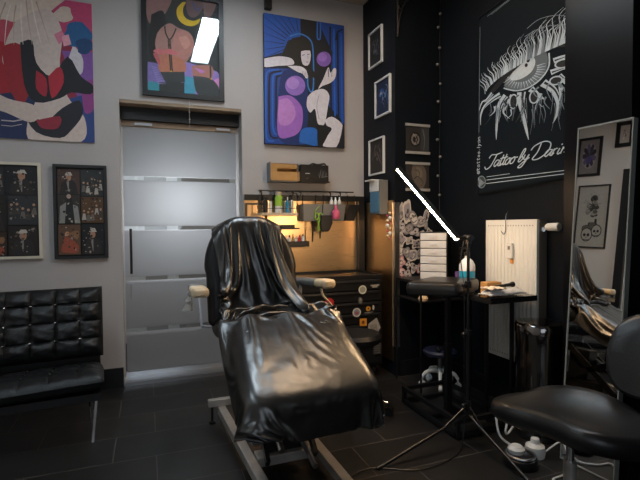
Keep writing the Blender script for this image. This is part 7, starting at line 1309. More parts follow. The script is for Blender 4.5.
draped(64, 88, 'chair_cover', 'glossy black vinyl cover draped over the raised backrest and bunched on the seat', [
400,-3,2,5,7,3,6,6,6,7,7,6,7,6,7,6,7,7,6,7,6,7,6,7,7,6,7,6,7,6,7,6,7,7,6,7,6,7,6,7,6,7,7,6,7,6,7,6,7,7,6,7,6,7,6,7,7,6,7,-1,-3,2,8,1,3,1,9,3,-9,-1,1,0,-4,0,0,0,0,0,0,0,0,0,0,0,0,0,0,0,0,0,0,0,0,0,0,0,0,0,0,0,0,0,0,0,0,0,0,0,0,0,0,0,0,0,0,0,0,0,0,0,
0,0,0,0,6,-2,-8,-4,6,0,5,-5,-1,9,-9,3,-4,2,0,0,0,0,0,0,0,0,0,0,0,0,0,0,0,0,0,0,0,0,0,0,0,0,0,0,0,0,0,0,0,0,0,0,0,0,0,0,0,0,0,0,0,0,0,0,0,0,0,0,-4,2,6,-1,-9,-3,4,-3,6,-4,-1,7,-2,3,-6,0,0,0,0,0,0,0,0,0,0,0,0,0,0,0,0,0,0,0,0,0,0,0,0,0,0,0,0,0,0,0,0,0,0,0,0,0,
0,0,0,0,0,0,0,0,0,0,0,0,0,-3,0,4,1,-2,-5,0,1,-1,8,-9,2,-1,2,-2,0,0,0,0,0,0,0,0,0,0,0,0,0,0,0,0,0,0,0,0,0,0,0,0,0,0,0,0,0,0,0,0,0,0,0,0,0,0,0,0,0,0,0,0,0,0,0,0,0,0,-2,1,0,5,0,-6,-6,5,-5,-4,12,-10,3,-2,1,0,0,0,0,0,0,0,0,0,0,0,0,0,0,0,0,0,0,0,0,0,0,0,0,0,0,0,
0,0,0,0,0,0,0,0,0,0,0,0,0,0,0,0,0,0,0,0,0,0,0,-2,-1,2,2,1,1,-6,-1,5,-4,-3,10,-10,1,2,0,0,0,0,0,0,0,0,0,0,0,0,0,0,0,0,0,0,0,0,0,0,0,0,0,0,0,0,0,0,0,0,0,0,0,0,0,0,0,0,0,0,0,0,0,0,0,0,0,0,1,-5,0,5,4,-2,-2,-1,-5,6,-5,2,3,-1,1,0,0,0,0,0,0,0,0,0,0,0,0,0,0,0,0,0,
0,0,0,0,0,0,0,0,0,0,0,0,0,0,0,0,0,0,0,0,0,0,0,0,0,0,0,0,0,0,0,0,0,8,-9,-5,0,8,3,-1,-1,-2,-2,6,-5,6,-6,4,0,0,0,0,0,0,0,0,0,0,0,0,0,0,0,0,0,0,0,0,0,0,0,0,0,0,0,0,0,0,0,0,0,0,0,0,0,0,0,0,0,0,0,0,0,0,0,0,0,0,1,1,-6,-2,1,9,1,11,-6,-5,-3,3,1,1,-2,0,0,0,0,0,0,0,
0,0,0,0,0,0,0,0,0,0,0,0,0,0,0,0,0,0,0,0,0,0,0,0,0,0,0,0,0,0,0,0,0,0,0,0,0,0,0,0,0,0,0,0,5,-3,-4,0,1,12,6,0,-2,-3,-2,-1,7,-5,0,0,0,0,0,0,0,0,0,0,0,0,0,0,0,0,0,0,0,0,0,0,0,0,0,0,0,0,0,0,0,0,0,0,0,0,0,0,0,0,0,0,0,0,0,0,0,0,0,0,-2,4,5,-4,-3,2,-4,8,1,-3,6,2,
-11,-8,8,1,-1,-1,1,-1,-1,-1,0,0,-1,1,-1,1,-1,1,-1,0,0,0,0,0,1,-1,1,-1,0,0,0,0,0,1,-1,1,-1,0,0,0,1,-1,1,-1,0,0,0,0,-2,0,0,0,-5,-3,3,9,5,-7,0,5,9,-1,5,-6,1,10,-2,-8,-4,1,1,-5,0,1,0,-2,-1,0,0,1,-1,0,0,0,0,0,0,1,-1,0,0,0,0,0,1,-1,1,-1,0,0,0,1,-1,1,-1,0,0,0,1,-1,0,-1,-2,1,1,-2,0,4,-5,-2,
-1,5,7,-2,-3,9,4,-5,-2,-1,1,8,3,-9,-6,-2,4,0,-3,-1,2,-2,0,-1,-1,1,0,0,0,0,1,-1,0,0,0,0,0,1,-1,0,0,0,1,-1,1,-1,0,1,-1,1,-1,1,-1,0,0,0,0,1,0,-4,1,-1,-1,-1,-4,1,-1,0,1,3,-17,6,10,8,-1,-3,-7,7,11,-1,-11,-2,1,3,-3,-2,3,-1,-2,0,0,1,-1,1,-1,0,0,0,0,0,1,-1,0,0,0,1,-1,0,0,0,1,-1,0,1,-1,0,0,1,-1,0,
0,0,2,-2,3,-9,-1,3,3,7,-1,1,-8,-4,-1,-15,2,1,0,0,2,-1,-1,2,6,11,-3,-8,0,5,2,-5,1,1,-1,0,0,0,0,0,0,0,0,1,-1,0,0,0,1,-1,0,1,-1,1,0,-1,1,0,-1,1,0,0,-1,0,1,0,1,-3,2,1,2,2,-1,2,-2,-2,0,7,-6,-6,-4,-4,-5,0,0,1,9,-8,-1,0,1,5,6,-3,-2,1,4,-3,2,-1,0,0,0,0,1,-1,1,0,-1,1,0,0,0,0,1,0,-1,1,0,0,
0,0,0,1,-1,1,-1,1,0,0,1,-1,2,0,-5,6,0,-1,6,-9,3,0,3,6,-5,-16,4,2,-3,-1,0,1,4,-1,0,1,0,1,3,1,-2,0,4,-3,3,0,-1,1,0,0,0,0,0,1,0,0,0,0,0,0,0,1,0,0,0,1,0,0,-1,1,0,1,0,0,0,0,0,1,1,0,1,-1,2,0,1,-2,-2,0,5,7,-15,0,3,2,-2,-1,-1,4,2,0,0,-1,-1,1,1,1,0,0,3,0,-1,1,1,0,0,1,0,0,0,0,
0,1,0,1,0,0,0,0,0,0,0,1,0,1,1,0,0,0,1,0,-1,1,0,-1,4,0,-4,-2,0,10,-10,1,-1,-1,6,-15,0,1,2,3,2,0,0,-1,1,0,1,1,0,-1,1,1,0,-1,0,1,1,-1,0,1,0,0,1,0,1,0,0,0,0,0,1,0,1,0,0,1,-1,1,0,-1,0,1,0,-1,0,1,-1,-1,0,2,0,-2,0,0,0,9,-10,-1,0,-1,0,0,0,0,1,-2,0,-2,0,0,-1,1,1,-1,0,0,0,0,1,-1,
0,0,0,0,0,1,1,-1,1,-1,1,1,0,0,0,0,0,0,1,0,0,0,0,0,0,1,-1,0,1,0,-1,0,0,-1,-1,0,7,-6,-1,-1,3,8,-9,1,0,4,0,-1,-2,-1,-1,-2,2,1,-1,-1,-1,0,0,1,-1,0,0,0,1,1,-1,1,0,0,0,0,0,0,1,-1,0,1,-1,1,-1,1,0,0,0,0,0,0,0,1,-1,0,0,1,0,1,1,1,1,-6,0,-1,8,-6,-1,-2,4,9,-13,-1,-9,1,1,2,0,1,1,-2,-1,0,
2,1,-1,1,-1,1,0,1,-1,1,0,0,0,1,0,0,0,0,0,0,1,0,0,0,0,1,-1,0,0,1,0,0,0,0,-1,0,1,0,-1,1,-2,0,0,2,6,-5,0,-3,8,-7,2,-4,3,8,-3,0,-2,-1,-1,1,0,0,2,1,0,-2,-1,1,-1,1,0,0,-1,1,0,0,0,0,0,1,0,0,1,0,0,0,0,0,1,0,-1,0,0,0,0,0,2,-2,1,1,-1,0,-1,0,-2,3,0,-1,-3,0,7,-5,2,-3,8,-10,2,-3,5,4,
-2,1,1,0,0,1,0,-1,-1,-1,2,1,-2,1,-1,0,1,-1,0,0,0,1,0,0,-1,1,0,0,0,1,0,-1,0,0,0,0,2,0,-1,0,0,-3,2,0,-1,1,-2,1,1,0,-1,-2,1,1,0,-4,7,-8,2,-2,9,-10,3,1,-1,2,1,0,1,-1,0,1,0,1,1,-4,-1,2,-2,1,1,-5,2,0,0,0,1,0,0,0,0,0,0,1,-2,0,1,0,0,0,1,-1,-1,1,1,-3,1,1,-2,-1,1,1,0,-5,1,0,2,-3,-1,-1,
1,-1,9,-11,3,-4,13,-2,-5,3,5,0,0,0,1,0,1,1,0,-4,0,1,0,0,0,-6,5,-1,-1,0,-1,0,-1,0,1,0,1,0,0,-1,0,1,0,-1,0,0,1,2,-2,-1,-3,1,0,1,2,-2,0,-3,4,-4,1,-1,3,-4,-2,3,-2,-1,7,-6,6,-7,1,5,-6,3,1,0,1,0,1,-1,1,-4,1,2,0,-1,-3,1,0,-1,1,-4,1,0,0,2,0,-1,0,0,1,0,3,-2,0,-1,2,-1,-1,0,0,1,0,-2,1,0,-1,0,
1,1,-4,1,4,-6,2,-2,6,-6,-1,3,-1,6,-5,-2,6,-5,-1,6,5,-1,0,0,1,0,1,-1,2,0,-3,0,-7,4,0,0,1,0,-4,0,1,0,0,1,-1,0,1,1,0,0,1,0,1,0,-1,2,-1,-3,2,1,0,-2,1,-2,2,-1,1,-2,-2,2,-1,0,0,2,0,-4,0,3,-3,10,-9,1,5,-4,-1,4,-1,1,0,0,1,0,-1,-1,-3,4,0,-3,0,-1,1,0,-1,-1,-1,2,-1,1,1,-2,1,0,0,0,1,2,-1,0,1,0,
1,-5,2,1,0,2,-2,0,-1,-1,1,1,1,-4,0,2,-3,4,-5,10,-3,-6,1,1,4,-2,-3,3,4,-4,2,2,-1,1,1,-1,0,-2,1,0,2,-3,-2,0,1,0,1,-1,-3,1,0,0,1,0,-1,1,0,0,1,0,2,-2,2,1,0,0,-2,0,0,1,1,-2,0,-1,0,0,0,3,-5,-1,4,-2,0,0,2,4,-3,-5,3,-4,13,-8,-4,3,4,3,0,1,0,0,0,-3,2,0,0,1,-3,-1,1,-1,1,1,-3,0,-1,1,0,0,1,0,
0,0,0,1,1,0,-1,1,1,0,1,0,-2,0,1,1,-2,0,0,-1,1,0,1,-1,-4,2,0,0,2,-2,4,2,-4,-1,2,3,4,-9,-2,2,2,1,0,0,0,-2,-5,0,4,4,-1,-2,-1,0,0,1,0,-1,-2,1,-1,2,0,0,-1,1,0,1,0,0,0,1,1,-1,2,0,-1,-1,0,1,0,1,-1,5,-9,3,1,1,-1,-5,2,2,-2,4,-3,2,1,0,-2,3,-1,4,-2,-6,0,2,0,1,0,-1,-4,1,4,-4,6,-3,-4,0,2,0,
1,0,-3,1,-1,2,-1,0,1,0,0,0,0,0,1,0,2,-1,1,0,1,1,-2,-1,0,2,1,-2,4,-4,0,-1,2,-1,-3,-2,2,0,1,0,1,2,-1,1,0,-1,4,2,-6,-2,0,2,0,-1,-2,-3,6,1,0,0,-3,-3,1,2,-1,3,-2,-2,0,1,0,1,0,1,-1,1,-1,1,0,0,1,0,1,0,1,0,3,-4,0,0,2,0,-1,2,-1,-5,1,3,1,-4,-3,3,-2,1,3,-2,3,0,-1,0,1,2,4,-4,-4,0,1,-1,-1,0,
-1,5,0,0,0,-5,-2,3,1,0,2,-3,-1,0,1,0,1,0,0,0,0,0,1,-1,1,0,1,0,1,1,0,2,-1,-2,0,2,0,0,-1,8,-12,2,1,2,-2,-5,1,1,-1,3,-2,4,0,-1,0,1,1,2,1,-5,0,-9,6,2,-5,6,1,2,2,-3,-5,-1,3,1,1,1,-3,-2,1,1,0,1,0,0,1,0,-1,0,1,0,0,1,1,0,1,-1,2,-1,-1,-1,2,1,0,-1,5,-3,-6,4,0,0,-5,-1,2,-1,2,-1,1,3,-1,0,
1,1,2,0,-4,-4,-3,0,4,0,6,-1,0,3,-8,-1,0,4,-1,2,-1,-3,-2,3,2,0,0,1,0,0,0,0,0,0,0,0,2,0,0,1,0,2,-1,-2,0,1,1,0,-1,4,0,-7,-1,5,0,-3,-5,4,-2,0,3,-2,6,-4,1,0,0,4,0,-1,-4,-2,1,1,3,3,1,-3,1,-4,-2,1,4,0,2,-3,-3,-1,4,0,1,0,1,-1,0,1,0,-1,1,0,0,1,1,-1,1,0,2,-1,0,-1,1,1,1,-1,3,2,-7,-2,3,0,
0,-6,1,1,-1,3,-3,3,0,0,1,0,2,2,-2,-5,1,-1,0,7,1,0,2,-8,-2,1,0,5,-1,2,-5,-2,0,4,1,0,0,1,0,0,0,0,0,1,0,0,1,0,0,1,0,1,0,0,-2,-1,3,-1,1,0,8,-3,-12,7,1,-2,-3,-4,2,-1,2,-1,2,1,0,0,1,3,0,0,3,-7,1,1,4,-2,1,-2,-4,-2,-1,8,2,0,-2,-4,-1,1,4,0,1,-1,1,-1,1,0,0,0,1,-1,1,0,0,1,0,0,1,-1,1,0,
-1,3,-1,0,0,6,1,-8,-3,6,-1,-3,-6,3,-1,-1,7,-9,8,-2,0,-1,2,3,1,-11,19,-10,1,0,3,-3,-2,-1,-2,0,6,0,2,-5,-2,-3,6,2,1,-1,1,0,0,0,1,-1,0,0,1,0,0,1,-1,1,1,0,1,3,4,-11,3,1,0,-1,7,-1,0,-12,9,0,-1,-6,-3,1,0,1,0,5,-3,0,1,0,4,0,17,-19,-1,1,1,-5,-1,3,-5,12,-2,5,-3,-5,-2,-3,0,6,3,-1,-2,3,-1,-5,5,0,1,0,0,0,
0,1,0,0,0,0,1,1,3,1,-5,-2,2,0,0,2,8,-1,-5,-8,8,-2,-1,-9,3,-1,0,10,-11,6,-2,1,-1,3,3,-7,24,1,-20,-1,0,0,-2,7,-1,5,-19,5,-6,8,-2,3,7,-1,1,-1,0,-2,-4,6,0,-1,2,0,0,0,0,0,2,-1,1,0,2,2,0,-1,-6,6,-3,1,-1,10,0,-1,-7,-4,5,1,-6,-6,1,0,0,10,-5,-2,0,0,3,3,-2,-13,8,-3,0,3,1,-10,-2,16,-4,-3,-10,15,-6,-2,15,-1,2,-5,
1,0,-1,1,1,0,0,0,1,1,-1,0,0,1,-1,3,-3,5,2,-1,-1,-5,1,0,0,1,5,4,-1,1,-2,0,-1,0,-12,-1,-1,0,1,-1,5,-3,1,3,2,-14,13,-20,21,-8,-2,-9,6,9,-16,7,23,-18,-12,2,26,0,-5,-1,5,-7,1,-8,9,-2,0,1,1,1,-1,0,0,1,0,0,0,-1,5,0,0,1,-1,-8,7,-2,-1,2,10,0,-1,-1,-2,-1,0,1,-15,0,0,0,7,-7,2,0,2,4,6,-23,9,-2,8,-5,13,-15,0,-11,
22,-18,25,-18,5,-14,1,11,1,-1,7,-9,3,3,1,-1,4,0,0,0,0,1,-1,0,1,0,0,4,0,1,0,0,-3,1,-2,0,0,8,2,0,0,-1,-2,0,0,0,-15,0,0,0,8,-6,0,2,5,22,-9,-16,3,-8,9,1,14,-16,0,-21,9,2,13,-17,6,4,-1,1,-9,-1,3,10,0,-1,0,4,0,-1,2,0,-1,-1,1,2,-2,1,3,1,0,1,4,3,-14,5,-3,1,1,11,0,0,-1,-1,-4,1,0,-1,-14,0,0,0,6,-3,0,4,
3,9,0,-19,5,-1,-10,11,19,6,-5,-6,-3,12,-2,-23,1,-2,0,-1,1,5,-2,1,2,1,0,0,0,0,1,-1,2,-2,-1,2,3,0,-2,2,4,3,0,-5,-6,3,-1,-1,7,4,-1,4,0,0,-5,0,-1,-3,-11,0,-1,0,3,-1,3,13,3,2,-4,-16,-6,6,5,-1,17,3,-1,-20,-7,15,-1,-16,3,-3,9,2,-5,2,0,0,1,0,0,0,1,0,1,0,1,0,-1,1,0,1,1,6,4,-9,4,-5,-1,0,-15,4,18,0,-1,1,4,-2,
2,0,1,-8,-11,-1,1,-1,2,0,1,-8,12,2,-8,2,5,-11,4,1,1,19,-3,0,-8,5,-14,-10,2,2,3,2,0,1,0,0,0,1,1,0,1,0,0,1,-1,1,0,1,0,0,9,-2,4,3,1,-15,-13,2,0,2,17,4,-2,-5,7,-7,9,-4,0,-10,-2,-6,1,-1,0,-2,22,-8,-10,6,-18,-10,8,6,-2,15,-1,14,-15,-16,11,11,-13,-1,0,-1,5,-1,0,0,0,1,0,0,0,2,0,0,0,2,-1,0,0,1,0,1,2,9,2,0,
1,-1,-4,-19,-12,-1,9,23,0,-6,10,-13,4,3,6,-11,-8,1,2,0,-19,5,4,30,-9,-3,-3,-4,-3,6,3,-19,1,9,3,-16,4,21,-5,-4,0,-1,1,-1,1,0,-1,1,0,0,1,1,0,0,0,1,1,0,0,0,0,2,-1,4,2,8,-6,3,1,-10,3,-12,2,14,3,-12,12,0,0,1,1,3,-15,-3,-1,-13,2,22,-26,32,2,-5,-14,-1,0,-2,4,-18,9,14,8,-6,0,1,-3,0,-5,0,1,-1,1,0,-1,1,0,0,0,1,0,0,
0,-1,0,-1,-1,-4,-1,6,3,3,0,11,1,-2,-1,-17,1,-13,2,20,10,-8,0,6,-2,7,-4,6,-19,-21,-4,-1,-15,30,-3,2,-12,6,-1,0,-15,-1,25,-9,-17,5,20,0,-6,1,-2,1,-1,-2,0,-1,0,0,-1,0,-1,1,-1,1,-3,1,-3,-1,0,-1,3,1,-8,-1,-2,-3,-1,7,19,10,-3,1,-2,4,-17,8,-10,6,5,11,-6,5,-3,8,-12,-4,-10,10,-2,3,14,4,-8,-9,-16,3,-1,-3,1,22,5,-1,1,5,1,-14,4,1,1,-3,
0,0,0,0,-6,0,-1,0,-1,3,-2,2,1,0,1,-1,-6,8,-12,-8,1,3,4,-2,8,21,3,-1,-12,4,-6,13,-6,0,3,2,1,-6,-7,13,-6,11,-8,-8,2,10,7,-11,-16,2,-1,-1,4,0,0,15,-3,-2,4,-14,17,1,0,0,1,-2,-1,0,0,6,-2,-3,-3,-1,-4,0,1,0,1,1,2,-1,1,17,-5,4,2,0,-1,0,-11,1,4,4,7,-2,-5,4,-2,-3,-2,-1,5,1,1,5,-1,-12,6,-5,4,13,8,-2,-16,-13,7,-13,15,4,
-18,5,0,1,19,-1,-4,0,1,2,1,-1,-2,-3,0,2,1,3,0,-5,0,0,0,0,1,-1,6,-10,-4,20,2,2,-1,-4,2,-2,-1,3,-2,-13,14,6,0,-14,3,12,-8,8,-9,1,2,-10,11,0,-2,-14,6,-1,5,-3,7,13,-8,0,3,-4,-2,0,1,0,0,-3,0,-1,1,1,-5,2,2,-1,0,2,0,1,5,-4,-1,-1,0,-1,1,3,4,-2,-6,3,3,4,-5,-3,9,-1,-5,2,2,-13,7,3,4,-5,-4,11,-10,12,-11,10,-20,14,-10,-2,
-3,-5,18,-4,15,1,-16,18,-9,-3,13,-2,-3,-1,-7,1,-2,0,0,-1,1,6,0,0,-1,-4,-2,1,0,3,2,0,0,-4,0,0,0,5,5,-6,-7,-3,4,15,-4,5,2,-5,1,0,2,-8,5,-2,-2,-1,1,7,-2,2,-4,6,-13,14,-9,9,-8,7,12,1,4,-5,-1,-4,2,6,-3,3,-15,8,-10,2,0,0,0,-2,1,-2,2,2,4,-8,-1,1,1,0,1,2,4,0,-1,-1,-2,2,13,1,-6,-9,-1,10,1,2,3,-1,1,1,-2,-7,6,0,
0,0,-1,-12,16,3,-1,6,-6,-6,-4,4,-9,16,-17,-1,23,5,-2,0,-10,7,-21,17,-1,10,-3,-8,-1,0,0,-4,2,-1,0,0,3,-2,-1,0,3,0,0,0,0,1,0,2,-1,0,7,8,-1,-10,-3,4,8,4,-2,-7,-1,7,-8,7,0,-2,-1,-9,16,-3,2,-3,5,-13,18,-4,-3,3,-20,27,-5,-1,0,8,-14,8,-16,13,-1,0,-3,-8,8,-4,-1,1,1,-1,0,1,0,6,-3,0,0,-1,-1,-2,1,0,0,2,0,1,0,0,2,9,0,-6,
-4,4,4,2,0,-6,6,-11,-2,8,3,1,2,-4,4,-7,13,-23,18,2,16,-15,-16,13,-15,28,-7,-16,4,16,-1,7,1,-11,-3,-18,15,-4,3,-1,0,3,2,-3,-1,-1,0,5,-4,-1,-1,1,1,-1,1,0,0,1,-1,1,0,-3,-1,10,9,-1,-6,4,4,1,-6,-18,21,-4,-5,4,2,4,2,1,4,5,5,-15,2,-13,9,-9,-7,13,-13,4,18,-1,-6,-16,1,4,12,-15,20,2,4,1,1,-8,0,-2,-5,1,1,0,-4,3,1,2,1,0,1,-1,
0,0,0,0,0,0,3,-3,2,-1,6,4,2,2,1,3,3,-8,-17,6,0,4,12,8,0,-4,-3,1,9,-18,1,10,27,-3,-20,10,0,-13,3,-16,10,9,4,-24,20,1,-4,0,-5,1,3,-8,0,6,-3,0,1,4,0,1,0,0,0,0,0,1,-1,-2,1,-1,1,0,4,-1,2,-1,2,-3,6,12,-5,-5,-10,7,-3,-1,-3,-4,8,6,10,-15,19,-20,17,-8,-3,-8,14,1,1,-21,11,-9,14,10,-19,-5,18,-6,1,-3,-4,5,1,-7,7,-7,1,3,
0,1,0,2,-1,0,0,0,0,0,-1,1,2,-3,0,-1,0,0,0,0,0,2,6,-1,1,-5,5,3,-4,2,-13,5,0,1,1,3,9,-6,7,-4,-14,7,9,-19,21,-33,25,-3,-6,7,-17,10,7,-1,3,-7,3,3,-1,-2,4,-8,7,0,-1,-1,-4,1,-1,1,1,-1,1,-1,1,0,0,-1,2,-2,0,0,1,0,0,0,-1,-1,0,4,14,-5,2,1,-24,11,-1,1,-2,-10,-2,10,-2,-1,-8,9,-8,-14,11,1,5,2,-16,12,8,10,2,-16,1,-15,
0,2,0,1,-8,0,10,0,1,0,2,3,0,0,0,-1,1,-1,1,-1,1,-1,-6,-1,2,0,0,0,0,0,0,0,0,-2,6,17,1,-4,3,4,-18,-2,-2,1,12,14,-17,7,-9,8,7,-6,-12,12,-19,16,-16,22,0,-22,3,-1,-2,-3,11,4,2,1,2,4,-4,-1,1,1,0,-1,0,-1,-2,-1,0,0,0,-1,0,-1,-3,6,1,0,1,0,-1,0,-1,-1,-3,-2,2,-2,0,14,6,-6,1,7,-2,-1,-5,-23,-1,9,-2,10,-6,-12,-2,-2,-3,14,
1,-4,1,-13,16,-18,3,12,1,-4,1,0,1,-12,2,11,0,-1,-1,1,0,0,0,-3,-2,1,-1,0,0,0,-1,4,-1,0,1,-1,0,-1,-1,-1,-1,0,2,1,0,-6,-4,14,-3,13,-3,-14,4,4,-9,-17,17,-22,15,7,1,-1,12,-24,6,10,-2,-15,1,-3,24,-8,-16,6,10,1,0,-3,3,3,0,0,-1,-6,-3,0,0,-1,5,2,-3,-1,1,0,1,1,-1,2,0,-8,0,-2,0,1,0,0,1,2,-2,0,6,16,-26,26,-10,-8,12,-14,-1,19,
6,-5,-10,-14,9,13,0,-12,23,-1,-25,22,9,4,-24,-10,1,20,0,-9,-3,-3,0,9,-1,-1,-6,1,6,-5,0,0,1,0,-1,3,1,-1,0,-1,1,0,-1,0,6,0,3,1,0,1,1,0,-3,3,-5,-8,1,12,-21,-1,17,5,-4,5,-17,-7,-12,11,-3,-8,15,17,-3,-9,-14,25,-24,-1,0,18,2,-4,1,0,5,-4,-7,-3,-1,-1,-1,1,0,-3,6,1,-1,0,0,1,0,0,0,0,0,-1,1,1,-1,2,0,-1,-1,-7,0,-1,0,-2,0,-1,
9,-7,17,6,5,0,-5,4,-28,25,11,-15,16,-4,9,-8,-13,9,-14,18,-15,4,3,9,-3,-4,2,0,-14,4,-4,10,-1,-7,-1,0,2,0,3,1,-1,1,0,0,0,-1,0,0,0,1,0,-1,-1,0,-4,0,1,4,3,-4,-2,-2,1,-4,8,1,-8,-8,15,17,-14,-13,-3,20,1,4,7,-26,15,-7,-13,4,3,19,-4,-15,18,-13,-9,-3,6,13,-11,12,-10,12,-10,-1,5,2,3,4,-11,0,0,1,0,-2,0,0,0,1,0,0,-1,-1,-1,0,0,2,
0,1,-8,-2,3,-1,2,1,3,-2,-11,0,11,9,-22,4,13,9,-11,-7,4,-6,17,7,-7,-4,7,1,-22,-12,26,-30,9,12,9,-21,-2,12,0,2,-15,8,7,1,0,0,-3,6,-10,2,-6,-1,2,0,0,0,-1,0,0,0,2,1,0,1,1,-5,-5,2,2,0,5,-1,1,1,-2,5,10,-10,-20,5,11,-10,-1,7,5,-2,7,10,-1,-12,8,-20,-11,6,7,-10,4,-1,2,9,15,-6,-9,4,3,9,-3,-7,-11,1,-1,-7,3,10,-8,5,0,-1,0,0,
0,-1,0,1,0,0,0,1,0,1,5,-2,2,3,1,0,1,-4,0,-9,1,3,-12,14,9,-16,13,-10,2,-3,-6,15,0,-9,2,-14,-2,12,1,-15,-1,11,13,-3,-8,-7,3,8,-10,0,-1,1,-1,8,-2,-6,9,-2,1,4,-7,0,1,-1,0,0,2,0,-1,1,-1,1,1,0,1,2,7,-1,-10,2,2,2,0,-7,9,-7,-6,11,-6,-1,17,-20,14,1,-15,2,8,-11,-7,-6,1,3,-6,10,-2,-4,8,-11,0,-7,16,7,-11,4,-4,1,-2,2,2,-2,
8,-8,5,-9,-3,6,0,0,2,0,1,-1,2,1,0,1,1,0,1,-2,0,0,2,15,-1,-4,-10,-10,8,-2,10,-16,8,11,-8,-6,3,-2,-3,-3,-2,-12,-3,-1,4,0,7,3,-5,16,6,-12,5,0,2,-4,-17,6,-3,-5,-1,2,9,1,4,-13,9,-10,7,-1,-1,1,1,0,2,0,1,0,0,1,0,-1,0,0,0,-1,-1,3,-2,5,-2,9,7,-1,-27,-1,29,-3,2,7,-17,11,-1,-3,9,-13,-5,0,1,15,12,-8,13,4,-6,4,-4,-6,-7,0,
-14,11,-7,1,6,0,5,3,-2,-17,8,-8,11,-4,2,3,0,-1,1,-1,0,0,-1,1,-1,1,0,0,0,1,-6,-2,0,6,-3,-1,-5,21,-11,25,-8,-10,22,-6,-10,1,-15,7,2,12,10,1,-9,4,-8,4,14,-2,3,1,-24,16,-18,-8,-3,5,-1,7,1,-7,5,18,-7,-22,13,-5,7,-13,7,4,1,3,1,-1,0,1,0,0,-1,0,0,0,-1,-1,0,5,1,-5,-1,-3,4,6,12,5,-21,-15,5,3,19,-6,2,9,-18,-5,-9,11,-10,3,12,3,
1,-5,-10,-9,-7,7,-15,10,6,-5,8,-6,0,-9,4,-9,13,35,-3,-34,8,-12,12,-2,2,0,-2,1,1,0,0,0,0,0,0,-2,1,1,0,-2,0,3,-5,-11,9,-2,-7,-9,27,18,10,-31,-18,-3,11,12,-4,16,8,-10,1,2,1,-7,4,-13,-5,-1,0,3,5,-5,-5,7,11,3,14,-3,-16,-1,3,-49,41,22,15,-36,11,-2,-6,0,4,0,-1,-2,4,0,1,-2,2,-1,0,-1,3,1,-7,-2,-1,6,-1,0,7,-35,-41,70,20,-5,-3,-14,6,4,
2,-6,-15,4,-9,8,0,2,-14,-13,1,0,0,-1,-1,5,11,8,2,2,2,-5,-23,6,2,5,-1,-46,45,7,2,-1,4,-1,-6,0,0,-1,1,0,2,-2,2,-1,1,-2,0,2,2,2,-2,0,3,3,3,-2,-28,2,-84,98,7,-5,-40,-1,23,28,7,-9,-28,37,8,8,1,1,-10,-8,3,5,5,5,-1,0,2,-4,4,-8,-6,2,0,-9,-4,-7,15,-3,8,-4,-17,1,5,-1,0,9,1,-1,-4,4,0,-1,-2,-1,2,0,-6,10,4,-17,-2,2,-6,-4,
12,18,0,-6,-104,34,26,12,-17,9,10,22,16,7,-32,-18,0,5,5,11,14,3,0,-1,-12,-16,13,-2,-3,-12,6,9,5,2,-13,-8,22,-47,16,4,29,0,-12,0,-2,8,-6,-1,0,-1,-6,6,0,0,0,0,1,0,-6,5,15,-5,-1,15,-22,0,38,-10,-12,-28,-14,6,4,-12,-12,17,14,11,0,3,-18,-1,-1,0,0,0,6,1,6,-2,23,-9,11,-11,5,-17,0,21,-5,5,-1,-19,3,-23,5,3,8,6,6,5,-5,-4,-1,2,1,-1,-4,4,0,0,
1,-1,1,-4,7,5,2,-12,5,32,-28,11,24,-18,1,-3,-1,-6,-5,-9,-11,-11,6,25,-3,2971,-6,-7,-1,4,6,3,0,0,0,0,0,0,0,0,0,0,0,0,0,0,0,0,0,0,0,0,0,0,0,0,0,0,0,0,0,0,0,0,0,0,0,0,0,0,0,0,0,0,0,0,0,0,0,0,0,0,0,1,-7,-6,-7,1,5,5,-1,5,1,-6,-6,1,-4,6,0,0,0,0,0,0,0,0,0,0,0,0,0,0,0,0,0,0,0,0,0,0,
0,0,0,0,0,0,0,0,0,0,0,0,0,0,0,0,0,0,0,0,0,0,0,0,0,0,0,0,-2,3,2,3,-7,-6,0,-18,7,11,1,-5,-7,8,-2,0,0,0,0,0,0,0,0,0,0,0,0,0,0,0,0,0,0,0,0,0,0,0,0,0,0,0,0,0,0,0,0,0,0,0,0,0,0,0,0,0,0,0,0,0,0,0,0,0,0,-4,4,-3,4,1,-4,-6,-9,-5,2,12,0,-5,-2,3,0,0,0,0,0,0,0,0,0,0,0,0,
0,0,0,0,0,0,0,0,0,0,0,0,0,0,0,0,0,0,0,0,0,0,0,0,0,0,0,0,0,0,0,0,0,0,0,0,0,0,-1,0,2,-4,7,-2,-2,-2,-4,-5,0,11,-1,-2,-2,0,0,0,0,0,0,0,0,0,0,0,0,0,0,0,0,0,0,0,0,0,0,0,0,0,0,0,0,0,0,0,0,0,0,0,0,0,0,0,0,0,0,0,0,0,0,0,0,0,0,0,1,1,-3,0,4,-3,5,-4,-7,-1,2,9,-9,1,0,0,
0,0,0,0,0,0,0,0,0,0,0,0,0,0,0,0,0,0,0,0,0,0,0,0,0,0,0,0,0,0,0,0,0,0,0,0,0,0,0,0,0,0,0,0,0,0,0,0,0,-2,3,0,-6,7,3,-1,4,-3,-11,-1,4,4,0,0,0,0,0,0,0,0,0,0,0,0,0,0,0,0,0,0,0,0,0,0,0,0,0,0,0,0,0,0,0,0,0,0,0,0,0,0,0,0,0,0,0,0,0,0,0,0,0,0,0,0,-6,4,2,-2,-5,5,
-14,9,4,-1,-7,0,5,-1,0,0,0,0,0,0,0,0,0,0,0,0,0,0,0,0,0,0,0,0,0,0,0,0,0,0,0,0,0,0,0,0,0,0,0,0,0,0,0,0,0,0,0,0,0,0,0,0,0,0,2,4,-9,7,2,-4,-3,-11,0,10,2,-5,-2,3,-1,0,0,0,0,0,0,0,0,0,0,0,0,0,0,0,0,0,0,0,0,0,0,0,0,0,0,0,0,0,0,0,0,0,0,0,0,0,0,0,0,0,0,0,0,0,0,0,
